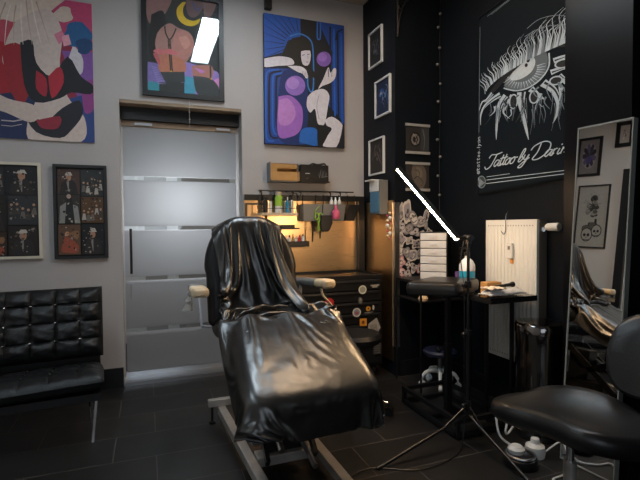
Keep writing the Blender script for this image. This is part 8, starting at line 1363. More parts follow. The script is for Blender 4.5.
0,0,0,1,0,0,-7,7,-1,-2,-7,-5,-1,11,3,-8,1,2,0,0,0,0,0,0,0,0,0,0,0,0,0,0,0,0,0,0,0,0,0,0,0,0,0,0,0,0,0,0,0,0,0,0,0,0,0,0,0,0,0,0,0,0,0,0,0,0,0,0,0,-3,2,-2,-3,11,0,-8,-4,0,0,9,7,-8,-1,0,0,0,0,0,0,0,0,0,0,0,0,0,0,0,0,0,0,0,0,0,0,0,0,0,0,0,0,0,0,0,0,0,0,0,0,0,
0,0,0,0,0,0,0,0,0,0,0,0,0,-2,1,-2,1,-5,-3,10,-13,5,-4,0,-1,-2,5,-1,-1,-2,-3,0,2,3,3,2,1,-1,0,-1,0,-1,1,0,0,0,0,0,0,0,0,0,0,-1,0,0,0,0,0,0,1,0,0,0,0,0,-1,0,0,-1,-1,0,0,5,0,0,0,-5,-1,5,3,-1,-1,-4,-4,-5,-6,5,1,-6,3,-2,-1,6,3,1,-8,-4,-3,0,3,2,-1,-1,1,1,2,0,0,0,0,0,0,0,0,0,0,0,1,-1,
0,0,1,0,0,-1,0,0,0,0,0,0,0,0,0,-2,0,6,-7,-2,4,-1,1,2,-6,6,3,1,-2,-7,-14,9,-3,-2,4,-7,3,2,-6,4,7,8,-3,-6,-7,-3,2,5,3,-3,-1,0,-1,1,0,0,0,-1,0,0,0,0,0,0,1,0,0,-1,0,0,0,0,0,0,0,0,1,-1,0,0,0,1,-1,4,-3,-7,6,-1,0,0,-5,1,-1,1,5,-2,-11,-4,-1,2,8,1,-8,4,-1,-2,5,7,5,-4,-7,-5,0,3,4,-2,-1,1,-1,0,
0,0,1,0,0,0,0,0,0,-1,0,1,0,0,0,0,0,0,0,-1,0,0,1,-2,-1,3,1,-4,4,5,-4,-8,3,-3,6,6,1,-1,-4,-5,0,9,1,-4,-10,-5,1,7,-7,-6,0,0,4,3,8,1,-6,-6,0,2,1,-1,-1,0,1,0,0,0,0,0,0,0,0,0,1,0,-1,0,0,0,0,0,-1,0,1,0,-1,-1,0,2,-1,-2,5,-6,-1,1,3,5,0,-2,3,0,1,2,-3,-13,2,6,2,5,-5,-3,3,5,1,-8,-8,-3,3,2,
5,5,-3,-6,2,0,-1,0,1,-1,1,0,0,0,0,0,0,0,0,0,0,0,0,0,0,0,-1,1,0,0,-1,1,0,2,-1,1,1,-2,0,-5,2,-1,3,5,-4,-7,6,3,-2,5,-6,-4,-3,4,2,3,-6,-1,3,2,6,1,-7,-7,0,2,3,5,-5,-3,1,1,1,-1,1,0,1,0,0,0,0,0,0,0,0,0,0,0,0,-1,0,0,-1,0,0,1,0,2,0,1,1,-1,-6,-1,1,3,4,-6,-1,1,-4,0,2,4,-3,-8,-1,-2,-3,4,
2,3,-4,-4,0,-1,4,5,1,-2,-2,-1,2,6,-2,1,2,-2,0,-1,-2,-1,-1,0,0,0,0,0,0,0,0,0,1,0,1,0,1,1,0,0,-1,0,-2,-1,-1,-3,-1,0,0,3,-2,-6,-3,4,3,-1,-6,2,1,2,-9,0,0,-3,-4,0,-1,-2,1,0,2,-2,0,1,0,0,-1,1,1,1,0,-1,2,0,0,1,0,1,-1,0,0,0,1,0,0,0,0,-1,0,-1,0,-1,0,0,0,0,-1,-1,-1,-1,0,-2,1,-1,1,1,-1,1,-1,0,
1,-1,-2,1,1,-20,1,-1,1,0,-1,0,0,-1,0,0,1,0,0,0,0,1,-1,1,0,0,0,-1,1,1,0,0,0,0,0,0,1,-1,0,1,0,0,-1,0,-1,0,0,0,0,0,0,0,0,-1,0,-1,1,-1,1,0,0,2,-2,-1,0,1,1,-1,0,-1,-16,-1,0,-1,-1,0,-1,0,0,0,-1,1,-1,1,0,0,0,0,0,0,-1,0,1,-1,0,0,0,0,1,0,0,0,0,0,0,0,0,0,-1,1,-2,1,0,0,0,1,-1,0,0,0,
0,0,1,0,-1,2,-2,2,-1,1,-2,-1,2,-1,4,-17,0,0,0,0,0,0,-1,1,-1,1,-1,1,-1,1,-1,0,0,0,-1,1,0,-1,1,-1,1,0,0,0,0,1,-1,0,1,-1,0,0,0,0,0,1,0,0,0,-1,0,0,0,1,-1,1,1,-1,-1,1,-1,4,-5,1,0,5,-4,-2,3,0,-17,-1,-1,0,0,-1,1,1,-1,1,-2,0,0,0,0,0,0,0,-1,1,-1,0,0,0,1,-1,1,0,0,0,0,0,0,0,0,1,-1,0,0,0,
1,-1,0,-1,1,-1,1,0,0,1,-1,-1,1,2,-2,-1,1,6,-6,-1,2,8,-6,-4,0,-19,1,1,0,-1,1,-1,0,0,-1,0,1,-1,1,-2,1,1,-1,1,-1,0,0,1,-1,0,0,0,1,0,0,0,-1,2,-2,2,-3,0,1,1,-1,-1,4,-3,1,0,-3,2,-1,0,0,2,3,-3,-2,3,3,-7,5,8,-7,-3,3,10,2,-8,-14,-1,0,0,0,0,0,0,1,3,-3,-3,3,-3,3,2,-5,3,-3,2,1,0,0,0,2,0,0,-4,1,3,
-4,3,-4,4,-5,5,3,-5,-2,1,7,-8,2,3,-4,6,-7,3,6,-3,-2,-4,8,5,-2,-8,4,-5,5,9,-7,-7,1,5,7,-12,1,0,0,0,1,2,1,1,-8,0,2,-1,10,0,-10,2,-2,8,2,-5,0,3,-3,-3,1,-1,3,3,-9,6,-4,7,-7,7,-7,-2,6,-4,3,1,2,2,-9,5,3,0,-8,-2,10,2,-4,-8,3,6,6,-5,-5,0,6,6,-5,-8,-4,6,-7,1,-1,0,1,0,1,1,-7,1,0,0,5,1,-3,0,0,3,2,-3,
-1,0,0,0,5,-1,1,0,-7,8,-10,4,0,0,3,-2,1,-4,0,1,1,3,0,-2,-1,1,0,-1,-5,-1,6,2,-4,-3,1,3,5,-1,-6,0,6,5,-4,-5,-5,-4,-3,0,-1,1,1,0,-4,2,0,-2,4,3,-2,-1,0,-1,1,1,2,1,-3,0,-1,3,-2,-1,3,0,1,0,-4,1,0,1,4,-6,-5,3,1,0,6,-3,-1,-1,0,2,-1,-5,-2,1,6,-1,-6,0,4,4,4,-9,0,1,5,3,-4,-6,-6,-1,0,0,1,0,-2,0,-2,-1,
2,2,0,1,-1,-1,1,2,0,2,0,-2,-1,1,1,0,-1,1,1,0,2,-5,0,2,0,0,-4,2,-1,0,1,2,1,-1,-3,1,1,0,-2,-4,0,4,4,-7,-2,-1,3,4,0,-4,0,3,4,3,-4,-7,0,-1,2,-1,0,-2,-3,1,0,3,3,-1,0,-1,0,1,2,-1,1,1,-1,-1,0,1,0,-1,1,0,0,3,-2,-3,2,1,0,-1,-2,0,-1,0,1,3,-1,-2,0,1,-1,0,-4,-2,2,3,0,-6,0,1,4,8,-12,-1,-1,6,4,2,
-8,0,1,-1,0,-1,-2,0,0,0,4,0,0,1,-2,1,1,2,-1,2,0,0,-3,2,0,1,-2,1,2,-4,4,0,-4,2,0,1,-1,-1,-1,0,0,0,3,0,-3,0,1,0,0,-4,-2,0,5,0,-4,-2,-1,0,4,2,-5,2,-1,4,4,-9,1,0,0,-1,-4,-1,1,3,0,3,1,-1,0,0,0,2,0,1,0,0,0,-1,0,1,1,-2,-1,3,-1,2,-1,-1,0,0,1,0,-2,-1,-1,0,1,2,2,-2,-3,2,0,0,-2,-4,0,1,5,-4,
-3,1,0,1,5,-5,-1,-2,3,3,-11,1,0,-1,-1,-1,0,2,-4,4,4,0,0,-1,0,0,3,1,0,0,0,0,-1,1,0,1,-1,-2,2,1,0,1,-2,0,0,2,-1,0,-2,-2,1,0,2,3,0,-9,3,1,0,1,-6,-1,2,2,0,-5,0,0,1,2,-1,-1,1,-2,3,-14,2,0,-1,-2,1,0,3,0,3,1,-2,2,-1,-1,1,4,0,0,0,0,0,-1,0,2,0,-1,-2,2,1,0,0,0,-1,0,2,0,-2,-1,-1,-2,1,1,5,0,
-6,0,1,-1,1,-3,-4,1,3,3,-5,-2,1,0,1,0,-2,3,-4,2,-16,3,-1,-1,0,-1,6,-1,-1,5,0,-2,2,-2,-1,4,2,-1,2,-1,-1,1,-1,1,0,2,-2,-1,0,1,1,1,0,-2,-1,2,1,0,-2,-3,0,0,0,5,-2,0,-4,2,-1,2,-2,-5,0,3,1,-1,-3,-1,0,2,1,-3,0,0,0,-17,-3,4,1,0,-1,0,3,2,5,-2,0,1,-3,1,3,1,1,1,-2,0,0,0,2,0,0,0,-3,1,2,0,1,0,-2,0,
1,1,0,-2,-2,-2,0,1,3,2,2,-11,5,-1,1,1,-6,-1,1,3,-1,-5,1,1,-1,4,-4,1,0,-2,-21,1,2,2,-1,2,5,-2,3,2,-1,0,0,-3,1,6,0,-1,1,0,-1,0,0,1,1,0,0,-2,0,1,2,0,1,-2,-2,2,1,0,-1,-2,-3,1,0,2,3,1,-2,-2,-1,0,1,-4,-5,2,3,2,-5,-1,-1,1,0,0,-1,3,-3,-21,1,0,3,0,4,-1,-3,10,-2,0,1,-1,-2,2,5,0,0,1,-3,1,0,0,2,0,
1,-1,-1,-1,2,-1,2,1,-2,-1,0,2,0,0,-3,-3,0,0,1,6,-3,2,-3,1,-2,0,-1,-5,0,2,4,-4,-4,0,0,1,0,-1,0,0,-21,0,0,2,2,5,-3,2,5,0,0,2,-5,-2,7,2,0,0,0,-1,-1,0,1,2,0,0,0,-2,-1,2,1,1,0,0,-2,1,1,0,0,-1,-4,-2,1,0,5,-4,6,-7,4,-1,0,0,-7,-2,2,4,0,-7,1,0,1,0,-2,0,0,-22,0,1,0,6,-5,1,11,0,-1,-4,5,-4,1,8,
0,0,0,-2,0,0,-2,3,1,0,0,-1,0,0,-1,1,2,1,-1,-2,0,3,-1,0,0,-5,-2,1,0,3,3,-4,5,-2,-5,2,1,-3,-7,1,3,5,-8,-2,2,-1,4,-6,2,-1,-5,-3,-14,0,0,3,9,2,1,-7,6,0,-6,8,3,1,-4,4,-3,0,-2,1,3,1,0,-1,0,-1,-1,1,0,2,0,0,-2,0,2,0,2,3,-6,-6,0,1,0,6,0,0,-3,1,-1,1,-1,-8,-1,0,6,0,-9,1,0,-2,1,0,1,-11,-1,-1,-1,1,
8,0,-2,-3,10,-3,-2,-6,9,0,-2,0,0,-2,0,-2,3,3,3,-2,-3,-1,1,-1,1,0,1,1,0,-2,-1,3,0,2,2,0,-10,-1,0,1,5,-6,5,4,-1,-5,1,1,-4,-8,2,1,8,-10,-4,3,0,-2,0,2,8,5,-5,-17,1,1,1,2,3,1,-15,0,16,1,-8,0,4,-4,1,-2,-1,5,3,2,-8,2,0,0,0,-1,2,0,1,1,-2,-2,4,-1,3,0,1,-5,-7,2,-1,3,2,-2,0,5,0,-3,-1,1,-9,-2,0,3,7,-14,
1,1,0,-1,1,-4,-9,28,0,-1,-15,-2,0,0,-6,14,-6,9,-20,7,0,-1,2,-5,-6,20,-6,3,0,-4,-4,0,2,0,0,0,1,0,2,-1,-4,3,0,8,-3,0,-2,-9,-1,0,1,6,-8,7,-2,3,-1,1,-1,-1,-11,2,-1,4,0,-9,3,0,-1,0,15,3,-20,21,-1,-7,-12,-1,-3,6,-6,3,-12,21,-2,-14,0,-10,0,11,5,4,4,-6,-8,4,0,2,-1,0,0,1,0,1,0,-2,1,2,2,1,0,0,-10,-5,3,1,4,-1,-1,2,
0,2,-1,0,0,-5,-9,3,-2,9,-7,-2,0,-2,1,17,-12,12,-2,-14,18,-8,-2,1,-6,2,-8,3,-5,-2,14,-1,0,-2,-10,-4,14,0,-15,12,-9,3,4,-4,0,0,1,-1,2,-1,-1,1,3,2,0,0,0,-1,-13,0,3,1,5,-9,5,1,1,2,0,-1,0,-8,-6,4,-2,8,-12,3,-1,-1,-3,18,2,-11,11,-5,2,-2,-2,3,-9,10,-14,6,5,0,-21,-3,-1,21,1,-2,-15,12,-11,1,10,-3,-4,0,-1,2,-4,2,6,-4,0,9,-5,2,
-1,0,1,-9,-8,2,3,2,-2,-1,2,2,1,2,0,-1,1,-9,-6,3,-1,7,-9,-1,0,15,1,-15,19,1,-13,7,-2,1,-9,5,-18,24,-16,0,-11,19,-9,0,1,-1,-6,7,-4,5,2,-4,-2,1,-2,0,0,1,-6,7,6,-10,-4,8,4,-1,2,0,1,-14,-3,4,-1,4,-9,-2,6,0,0,7,1,-1,1,-8,-6,3,-2,7,-6,-4,10,-15,-2,5,-11,-6,9,-2,0,8,6,-7,-14,15,-1,-7,7,12,-7,-7,-1,6,-5,-1,2,2,2,-1,1,-2,
0,0,2,0,-7,3,-5,9,-2,4,1,5,-2,-2,-2,-14,0,-3,2,7,0,-8,0,4,-3,9,1,-2,3,-6,-7,6,-3,5,-1,-20,12,27,-35,4,4,-6,13,-7,-11,0,20,-11,-1,-2,13,-16,10,13,-3,-8,-2,-2,0,1,2,2,2,-1,-2,-1,0,1,4,-4,0,6,-4,-1,-2,10,-3,0,0,2,3,-21,0,0,4,-3,2,-2,-3,6,-6,10,4,0,1,-2,-10,1,0,0,-15,12,-6,10,8,1,-14,-13,-2,-1,1,0,13,-1,-10,-3,13,-2,1,1,
3,-8,4,0,1,1,1,3,3,-3,-4,0,1,3,3,-9,2,4,-6,0,1,4,6,2,-1,-7,4,0,-5,-8,1,-5,5,-1,-5,10,-9,1,1,8,10,-4,9,6,3,5,-18,-5,14,-8,0,1,-11,1,3,0,2,-1,0,11,-7,-3,-2,0,2,1,4,-2,1,0,1,2,3,3,3,-2,-6,0,0,3,5,-4,-5,-1,-1,3,1,0,3,2,-1,-3,-4,4,-2,1,0,5,-1,-5,-8,12,4,1,-9,8,4,-24,3,4,-17,7,-7,3,5,7,-3,-5,-1,-6,
3,1,3,1,-9,9,-6,-4,1,4,1,-6,-1,0,0,0,0,1,0,1,1,1,1,1,-1,-2,-1,-2,0,0,3,-1,7,2,2,1,0,1,-5,10,-2,-1,-9,0,15,-7,-13,0,5,26,-11,-2,2,-23,11,-13,-3,8,-10,0,2,5,2,-8,0,6,4,-9,2,1,-4,5,-6,5,0,-6,11,6,4,3,2,0,1,1,1,-4,-1,-4,-5,-9,-2,6,4,0,-5,-7,1,17,-1,-4,-3,-1,1,9,-12,6,0,-1,12,-8,3,16,0,0,-19,-10,11,8,-2,-16,
-12,0,-9,2,3,2,5,10,-10,-2,-1,5,17,-20,11,-20,0,6,0,0,14,-9,-4,-4,-4,0,0,0,1,6,4,4,2,-1,6,-4,-12,-6,0,8,-1,18,-13,-3,5,-1,5,5,-4,3,-5,2,0,17,-5,0,-17,-6,1,10,1,3,-6,20,-7,-20,5,-3,4,-4,3,5,-9,25,-9,4,-2,-3,18,-8,15,-21,6,-3,0,-17,-3,-3,-1,7,4,5,0,0,-11,-4,0,1,6,-4,0,2,3,-1,-4,3,-4,-1,10,-4,27,-2,-4,3,0,0,0,6,-30,15,
-2,6,0,-9,-8,26,-13,8,-13,-1,-19,2,3,-5,1,-4,8,20,-6,5,-11,-2,4,-13,-1,11,21,0,-1,-5,-4,9,-5,-1,-9,-8,-8,4,-6,0,1,-1,2,1,3,12,10,5,3,2,-3,-5,-14,-8,13,-10,20,0,-7,4,1,6,-6,6,-18,12,-4,-1,14,-1,-19,13,-3,-4,4,-13,7,-4,0,-1,15,-13,0,-5,12,8,-7,-7,-1,2,-2,2,-1,-1,0,12,4,5,1,0,-2,-13,-11,1,0,1,-1,0,1,7,-8,1,2,6,5,8,-4,3,-1,5,
-4,-11,8,-1,3,-4,1,-3,-5,9,-12,2,15,-15,15,0,-10,-1,7,-8,-9,-9,7,-7,11,1,-2,-8,-5,15,-12,8,-2,4,2,0,-8,0,-3,3,0,-6,3,3,4,3,17,-1,-3,-5,-11,-8,-1,-1,4,13,-4,-5,-7,-1,1,5,14,13,-21,-8,-2,7,18,-9,9,-5,6,2,-8,5,10,-13,8,-21,-1,3,7,-7,21,-20,4,0,6,4,-12,-1,-3,22,-9,7,-8,6,-1,-1,-6,12,-9,0,-7,-2,4,1,1,-5,2,-5,3,3,5,10,15,-1,-3,-9,
-19,-4,0,6,1,1,-4,-3,2,19,4,-10,-14,-3,18,6,4,-5,-1,-1,2,-10,17,-7,0,5,-1,-4,13,-16,-12,-6,14,-6,-8,5,-2,15,-10,-2,2,-3,-2,-3,1,12,-14,5,0,1,-2,-1,5,-7,1,-3,1,0,1,0,0,2,5,0,1,12,4,-1,-8,-7,-6,-4,3,-1,-2,8,19,-3,-16,-8,4,11,6,-2,16,-5,-1,-18,8,6,-8,-3,21,-13,-8,-14,7,-3,5,-7,-2,21,-21,8,12,-14,3,-6,9,-5,-3,-1,0,0,-1,3,3,-7,3,1,
-3,8,7,3,2,1,-12,-9,4,1,-6,2,-2,0,0,0,5,-3,-1,-1,0,1,15,2,-10,-8,4,8,0,1,-2,2,12,0,-3,-1,-1,-9,-1,4,-5,-15,5,4,-1,3,-3,18,-13,-9,3,2,6,-8,-3,0,10,-2,3,-12,7,-9,0,-1,4,5,-6,-3,0,0,-1,0,3,-1,-1,5,-5,4,4,3,0,-1,0,-1,0,0,-8,0,13,15,-6,-19,11,8,-9,4,-2,-6,-4,24,4,1,-17,9,-4,-14,10,1,15,5,-25,-2,-2,11,6,3,-24,-7,0,8,
4,2,-12,-9,12,-11,0,2,4,-1,4,-1,-3,6,-3,2,1,4,-1,1,-1,2,0,0,2,3,0,0,-1,-1,-3,2,-3,1,-1,11,8,-13,1,-7,2,6,-8,11,-19,14,9,11,-2,-1,4,4,-2,-30,12,5,5,-6,3,-13,6,6,-15,6,6,-4,-8,6,3,-5,1,8,-8,5,-4,1,12,-7,-7,6,-4,-1,-2,0,2,1,0,-1,-2,-2,-2,1,1,2,-2,-2,0,1,-1,0,0,3,-2,6,5,-2,4,9,-15,-1,-6,2,-2,7,27,19,-3,-8,1,-12,
-10,-2,10,-9,7,-4,6,1,10,-8,-4,-7,9,-5,12,-1,-14,6,-5,3,4,-5,5,-4,-4,1,0,-1,1,1,-1,0,0,0,-1,0,-1,0,6,0,0,-2,-1,-1,-2,-2,1,6,-1,1,7,-12,3,3,2,-6,0,9,1,-12,13,5,-14,-4,0,12,-21,-6,-2,3,2,-1,18,-1,-19,8,-5,-6,8,-7,-4,0,3,-1,3,0,-5,3,8,5,8,10,1,-1,-1,0,-1,0,1,1,0,0,-2,-14,-3,-1,0,0,-1,-1,0,-2,-1,-6,21,-9,3,-10,-2,-3,
-1,1,0,-2,14,9,0,-6,-2,8,-9,20,-18,11,-12,-1,6,7,-22,11,-14,2,-9,6,11,11,8,-2,-2,0,1,2,2,-2,-1,-3,-8,-1,0,-4,-3,-2,-2,-2,-2,-1,-4,0,2,2,2,1,1,0,0,-1,0,-3,9,-13,9,0,4,-2,5,-11,3,-10,10,-4,-10,3,6,3,-4,18,-26,5,-9,18,-5,-6,-8,-1,16,-11,-3,24,-3,-13,-6,-4,-5,0,7,0,-1,0,-1,0,-3,-1,0,2,1,0,0,-1,0,0,-1,2,2,4,1,1,1,-1,-1,-1,
-3,-4,1,3,-4,6,-1,1,10,-5,-1,5,0,-12,4,-16,8,10,3,-1,-11,2,3,-10,1,-1,-2,-2,12,-10,10,17,-26,-2,2,-1,-1,5,14,-10,-8,1,1,2,-2,-1,1,0,6,-5,-1,0,1,1,0,0,-2,0,1,5,-3,-2,-1,0,1,4,9,4,-10,6,-6,-2,-4,0,5,3,-6,-4,8,-3,-14,-15,10,16,-10,4,20,-12,9,-25,1,12,-12,10,-7,1,-5,11,-9,-3,2,5,5,-12,1,1,1,5,8,-9,1,1,1,-7,11,13,-2,4,2,2,
1,1,-6,-5,-15,0,-1,0,1,7,0,-5,-4,-4,-1,4,8,12,-6,-14,4,2,-4,10,-13,-9,1,-15,11,0,19,-16,6,2,-2,1,-13,18,-3,-7,-5,2,-3,7,12,6,4,0,-8,-10,4,6,-5,-7,18,2,0,1,0,-3,-11,3,-5,-4,-4,-1,-2,-1,3,19,5,4,-1,-1,-4,1,0,-1,1,-12,-17,-1,-5,10,3,8,-14,6,-5,3,-2,-4,0,-12,13,-11,1,8,-13,29,-5,7,0,-19,24,2,-22,7,-2,-4,4,5,-18,3,17,0,1,2,3,-18,
-4,0,1,-4,-5,-2,-3,0,1,3,4,4,2,-2,-8,-3,0,5,15,-1,0,-1,-5,3,-1,22,-2,-13,-20,21,-9,6,-4,-6,-5,-11,1,11,7,-7,0,-6,-4,13,-11,-2,15,-18,15,-2,-9,21,-10,4,-3,2,-10,-2,14,0,1,-2,1,-12,3,-2,-4,-6,-1,2,5,2,1,-1,-2,-5,-3,2,5,8,6,-1,-3,-15,1,1,4,5,-2,12,-3,-6,5,1,-11,12,-5,-4,-13,6,14,-17,-4,4,-10,5,0,3,-12,-2,23,-9,14,0,-11,20,-15,15,-15,8,
-9,-17,25,-4,-4,-7,-9,-5,0,1,1,4,8,0,-1,-6,-2,-3,-1,2,5,6,4,-1,-5,-4,-5,13,1,2,-5,-10,-3,2,3,0,7,17,16,-17,-3,1,0,-5,11,-13,12,11,-15,19,-25,11,-6,-5,-4,-8,9,-4,-4,14,4,19,-7,-2,-3,-15,22,-13,-7,-6,-3,1,2,4,2,14,-5,-11,-2,-3,0,0,3,2,-1,-2,-2,-1,-1,-1,12,12,-11,-1,-8,1,18,7,3,-1,-12,6,-14,1,12,3,-6,13,2,-24,-6,13,-7,-4,-16,7,-6,10,19,8,
-6,-6,-4,-8,-14,3,4,9,9,-19,8,-9,-3,9,3,-6,11,-11,1,14,-18,-1,0,1,3,3,5,3,4,4,3,3,1,2,-1,-13,-16,3,14,5,1,-15,-10,-5,14,0,-3,3,3,6,-6,7,-8,12,-5,1,2,-12,-7,0,6,11,12,-2,-3,-4,-13,-6,9,4,8,-6,-12,6,0,2,-2,7,-7,-5,11,-12,8,0,-9,8,-6,4,4,5,3,2,2,0,-1,-4,-3,-4,-3,-3,0,11,3,-15,-4,1,-1,11,17,-26,4,-6,-3,0,-4,14,-4,25,-5,0,
12,-24,-5,3,6,10,7,-15,-11,-1,3,-5,21,7,-13,-21,4,5,-1,6,-3,4,-1,-7,4,-6,3,0,10,-5,0,14,4,2,-1,-2,-4,-6,-5,-4,1,-4,-1,2,4,2,1,0,8,4,-9,-9,8,-7,3,2,1,-9,6,-3,8,-3,0,-1,15,-6,-3,3,4,11,-11,-14,-2,5,-3,12,18,-16,-14,11,-9,0,-5,5,6,-1,-3,-7,4,-3,3,-3,10,-11,12,2,-1,-3,-4,-4,-1,-1,1,3,4,2,6,4,-2,0,-2,-6,2,3,-3,-6,-8,10,0,-1,
0,15,9,7,-3,-33,23,-1,-4,7,-9,10,2,-5,-16,2,0,5,6,10,-5,-13,6,-7,-5,23,-8,10,-6,-14,5,2,-1,-1,-3,-3,6,-11,7,-8,1,1,2,2,3,0,1,2,-1,-2,-1,-3,-2,0,0,5,0,-7,2,9,7,-13,-3,12,-4,-3,6,15,-11,4,12,-24,-4,22,-6,-16,1,-2,1,-2,0,20,5,-3,-16,-6,2,6,3,5,-4,4,-11,-2,1,-3,-1,1,6,-7,5,-12,17,-8,1,0,-1,-2,-2,0,1,0,0,2,0,0,1,1,-1,-1,
0,6,-5,-6,1,20,28,-33,-21,8,9,0,9,-4,-11,13,15,-15,-4,1,-17,-4,0,9,6,6,-13,-8,0,4,0,13,-1,21,0,-9,-22,9,-1,1,-11,5,-7,-2,3,-5,15,-12,3,0,0,-1,0,0,-1,0,1,0,-2,0,0,1,2,-2,-2,2,1,2,0,0,10,5,16,0,-10,-17,-19,-20,29,4,2,9,5,3,-12,-22,1,0,0,0,3,5,7,9,5,4,-9,-3,-13,-7,1,27,-18,-5,4,-27,-33,14,5,35,12,-13,-1,4,-3,-2,0,0,-1,1,
-2,2,0,0,0,0,0,2,7,-9,-5,5,-2,4,0,-5,13,4,9,-13,0,-17,-2,-45,22,21,7,18,-7,14,-16,0,1,-2,15,3,0,-1,-6,0,-5,-6,0,6,3,-4,1,6,-10,3,32,-22,-10,-20,7,11,9,-10,-5,7,-3,-3,-1,3,1,-1,-3,3,1,1,0,-2,2,-5,6,-2,1,1,5,1,-5,-34,-18,-27,3,21,42,19,6,-24,-4,20,-3,12,-1,-15,8,7,3,-12,-8,1,1,3,8,1,-3,9,-17,3,7,-10,4,1,2,-6,27,-32,4,-11,
2,3,5,1,-3,-5,5,-3,1,-1,3,0,-1,1,-2,1,-1,-7,11,9,-13,4,17,-18,-2,0,-6,-11,19,20,-10,1,0,19,6,-49,6,21,-4,-3,2,-8,-8,-4,-1,11,7,0,-3,-15,3,16,-16,25,6,-3,1,-5,-6,-11,5,-4,12,5,-19,-9,3,0,-1,-9,7,-3,6,-2,0,-3,1,-2,2,0,-1,1,-1,-10,10,2,-6,11,16,6,-14,12,1,0,-6,15,-3,-3,0,15,9,-32,-11,12,15,-6,7,2,1,2,-4,-15,-1,-4,2,-2,3,3,-5,2,
0,5,-7,30,-2,-6,7,8,-5,9,-19,-21,-2,-3,8,-1,-2,-3,0,0,3,1,-2,-3,2,1,1,1,3,-5,5,-1,-14,19,10,9,12,22,-12,-6,-2,6,-31,11,-5,24,-14,-14,-11,-16,997,1,0,-4,-1,1,-1,-2,0,1,0,0,0,0,0,0,0,1,0,0,0,-1,-1,-1,0,0,1,1,1,1,0,-1,-1,0,0,0,0,0,0,0,0,0,0,0,0,0,1,0,-1,0,0,0,1,-1,-1,0,0,1,2,-2,-2,-1,2,4,4,21,-4,-1,4,-2,
0,-1,3,0,0,0,0,0,0,0,0,0,-1,1,0,0,0,0,1,-1,1,-1,0,0,-1,0,0,1,-1,1,0,0,0,0,0,0,0,0,-1,0,1,-1,1,0,0,0,0,-1,1,0,0,0,0,-1,1,1,-1,-1,-2,0,11,6,4,-2,1,-3,3,0,0,0,0,0,0,0,-1,0,0,0,0,0,0,1,0,0,0,0,0,0,-1,1,0,0,-1,1,-1,1,0,0,0,0,0,0,-1,1,0,0,0,-1,1,0,0,0,0,-1,0,1,0,0,-1,1,
-1,2,-1,-2,-3,19,-3,0,4,0,-1,-1,2,0,0,0,0,0,0,0,0,-1,1,-1,0,0,0,1,0,1,-1,0,-1,1,-1,0,1,0,-1,0,0,1,0,0,0,0,0,0,0,0,-1,1,0,0,0,0,-1,0,0,1,-1,1,0,0,0,1,-1,1,-1,0,20,-1,-3,1,3,1,-1,0,0,0,0,0,0,0,0,-1,1,-1,0,0,0,1,0,0,0,0,-1,0,0,1,0,-1,0,1,0,-1,0,1,0,0,0,0,0,0,0,0,-1,1,0,0,
-1,1,-1,1,0,0,0,0,-1,1,1,-1,-1,2,-3,19,1,-2,-1,2,1,0,0,0,-1,1,0,0,-1,1,0,0,-1,0,0,0,0,1,0,0,0,0,0,-1,0,0,1,0,-1,0,0,0,1,0,0,0,-1,1,0,0,0,0,-1,0,0,1,-1,1,-1,1,0,-1,0,0,0,1,0,-1,1,0,20,-1,1,-3,-1,3,2,-1,0,0,-1,0,0,1,-1,1,0,0,-1,0,1,0,-1,1,1,-1,0,-1,1,-1,1,0,0,0,-1,0,0,0,0,0,
0,1,-1,1,-1,0,0,0,1,0,-1,1,-1,1,0,0,0,-1,1,-3,2,2,-2,-2,2,14,5,1,0,-2,1,1,-1,0,0,0,0,0,0,1,0,0,0,0,0,-1,0,1,0,0,0,0,0,0,0,0,-1,1,-1,0,0,0,0,0,1,-1,0,1,-1,1,-1,0,0,0,0,1,0,0,0,0,0,0,-1,-1,2,-3,1,3,-2,0,17,-1,3,1,-1,-1,1,1,0,0,-1,0,1,0,0,0,0,0,0,0,0,0,0,0,0,0,0,1,-1,0,
-1,1,-1,1,0,0,0,-1,1,-1,1,-1,0,0,0,0,0,1,-1,1,0,0,0,0,0,0,-1,1,0,0,-1,-2,1,2,-2,15,0,2,3,1,-2,-1,1,0,0,0,1,-1,0,0,0,0,0,1,0,0,-1,1,-1,0,1,0,0,0,0,0,-1,1,0,0,0,-1,0,0,0,0,0,0,0,0,1,0,-1,1,-1,1,-1,1,1,-1,0,0,0,-1,-2,2,-1,-1,2,-2,18,-2,0,-1,3,2,-1,0,0,0,1,-1,1,0,0,0,-1,1,-1,0,
0,1,-1,1,-1,0,1,-1,0,0,0,0,0,0,1,0,1,-1,0,-1,0,0,0,0,0,1,0,0,0,0,-1,1,0,-1,1,-1,1,0,0,0,-3,1,-3,-2,6,14,2,0,-4,-3,4,4,-1,-2,-2,-1,1,1,3,2,0,1,-1,1,-1,0,-1,0,0,0,0,0,2,0,-1,0,0,0,1,0,0,-1,1,-1,0,0,0,0,0,1,-1,0,1,-1,0,-1,0,0,2,-1,1,0,-4,-2,4,3,-1,0,-2,-3,17,-2,-1,5,-4,-6,1,4,5,1,
0,-2,-2,-3,-1,3,2,-1,0,1,0,1,0,-1,1,0,0,0,0,0,0,0,0,0,1,0,0,-1,0,1,-1,1,0,0,-1,1,0,-1,0,0,-1,-1,3,-4,-1,3,-1,2,0,-4,3,2,1,-1,-3,12,4,0,2,2,-6,-4,-1,3,6,2,0,-1,1,-3,-2,1,3,1,-1,0,0,-1,0,-1,0,1,0,0,1,-1,1,0,0,0,0,0,0,0,-1,1,-1,0,1,0,-1,1,0,-1,-1,0,2,-1,2,-2,-5,5,-1,0,-3,-4,-1,0,2,6,
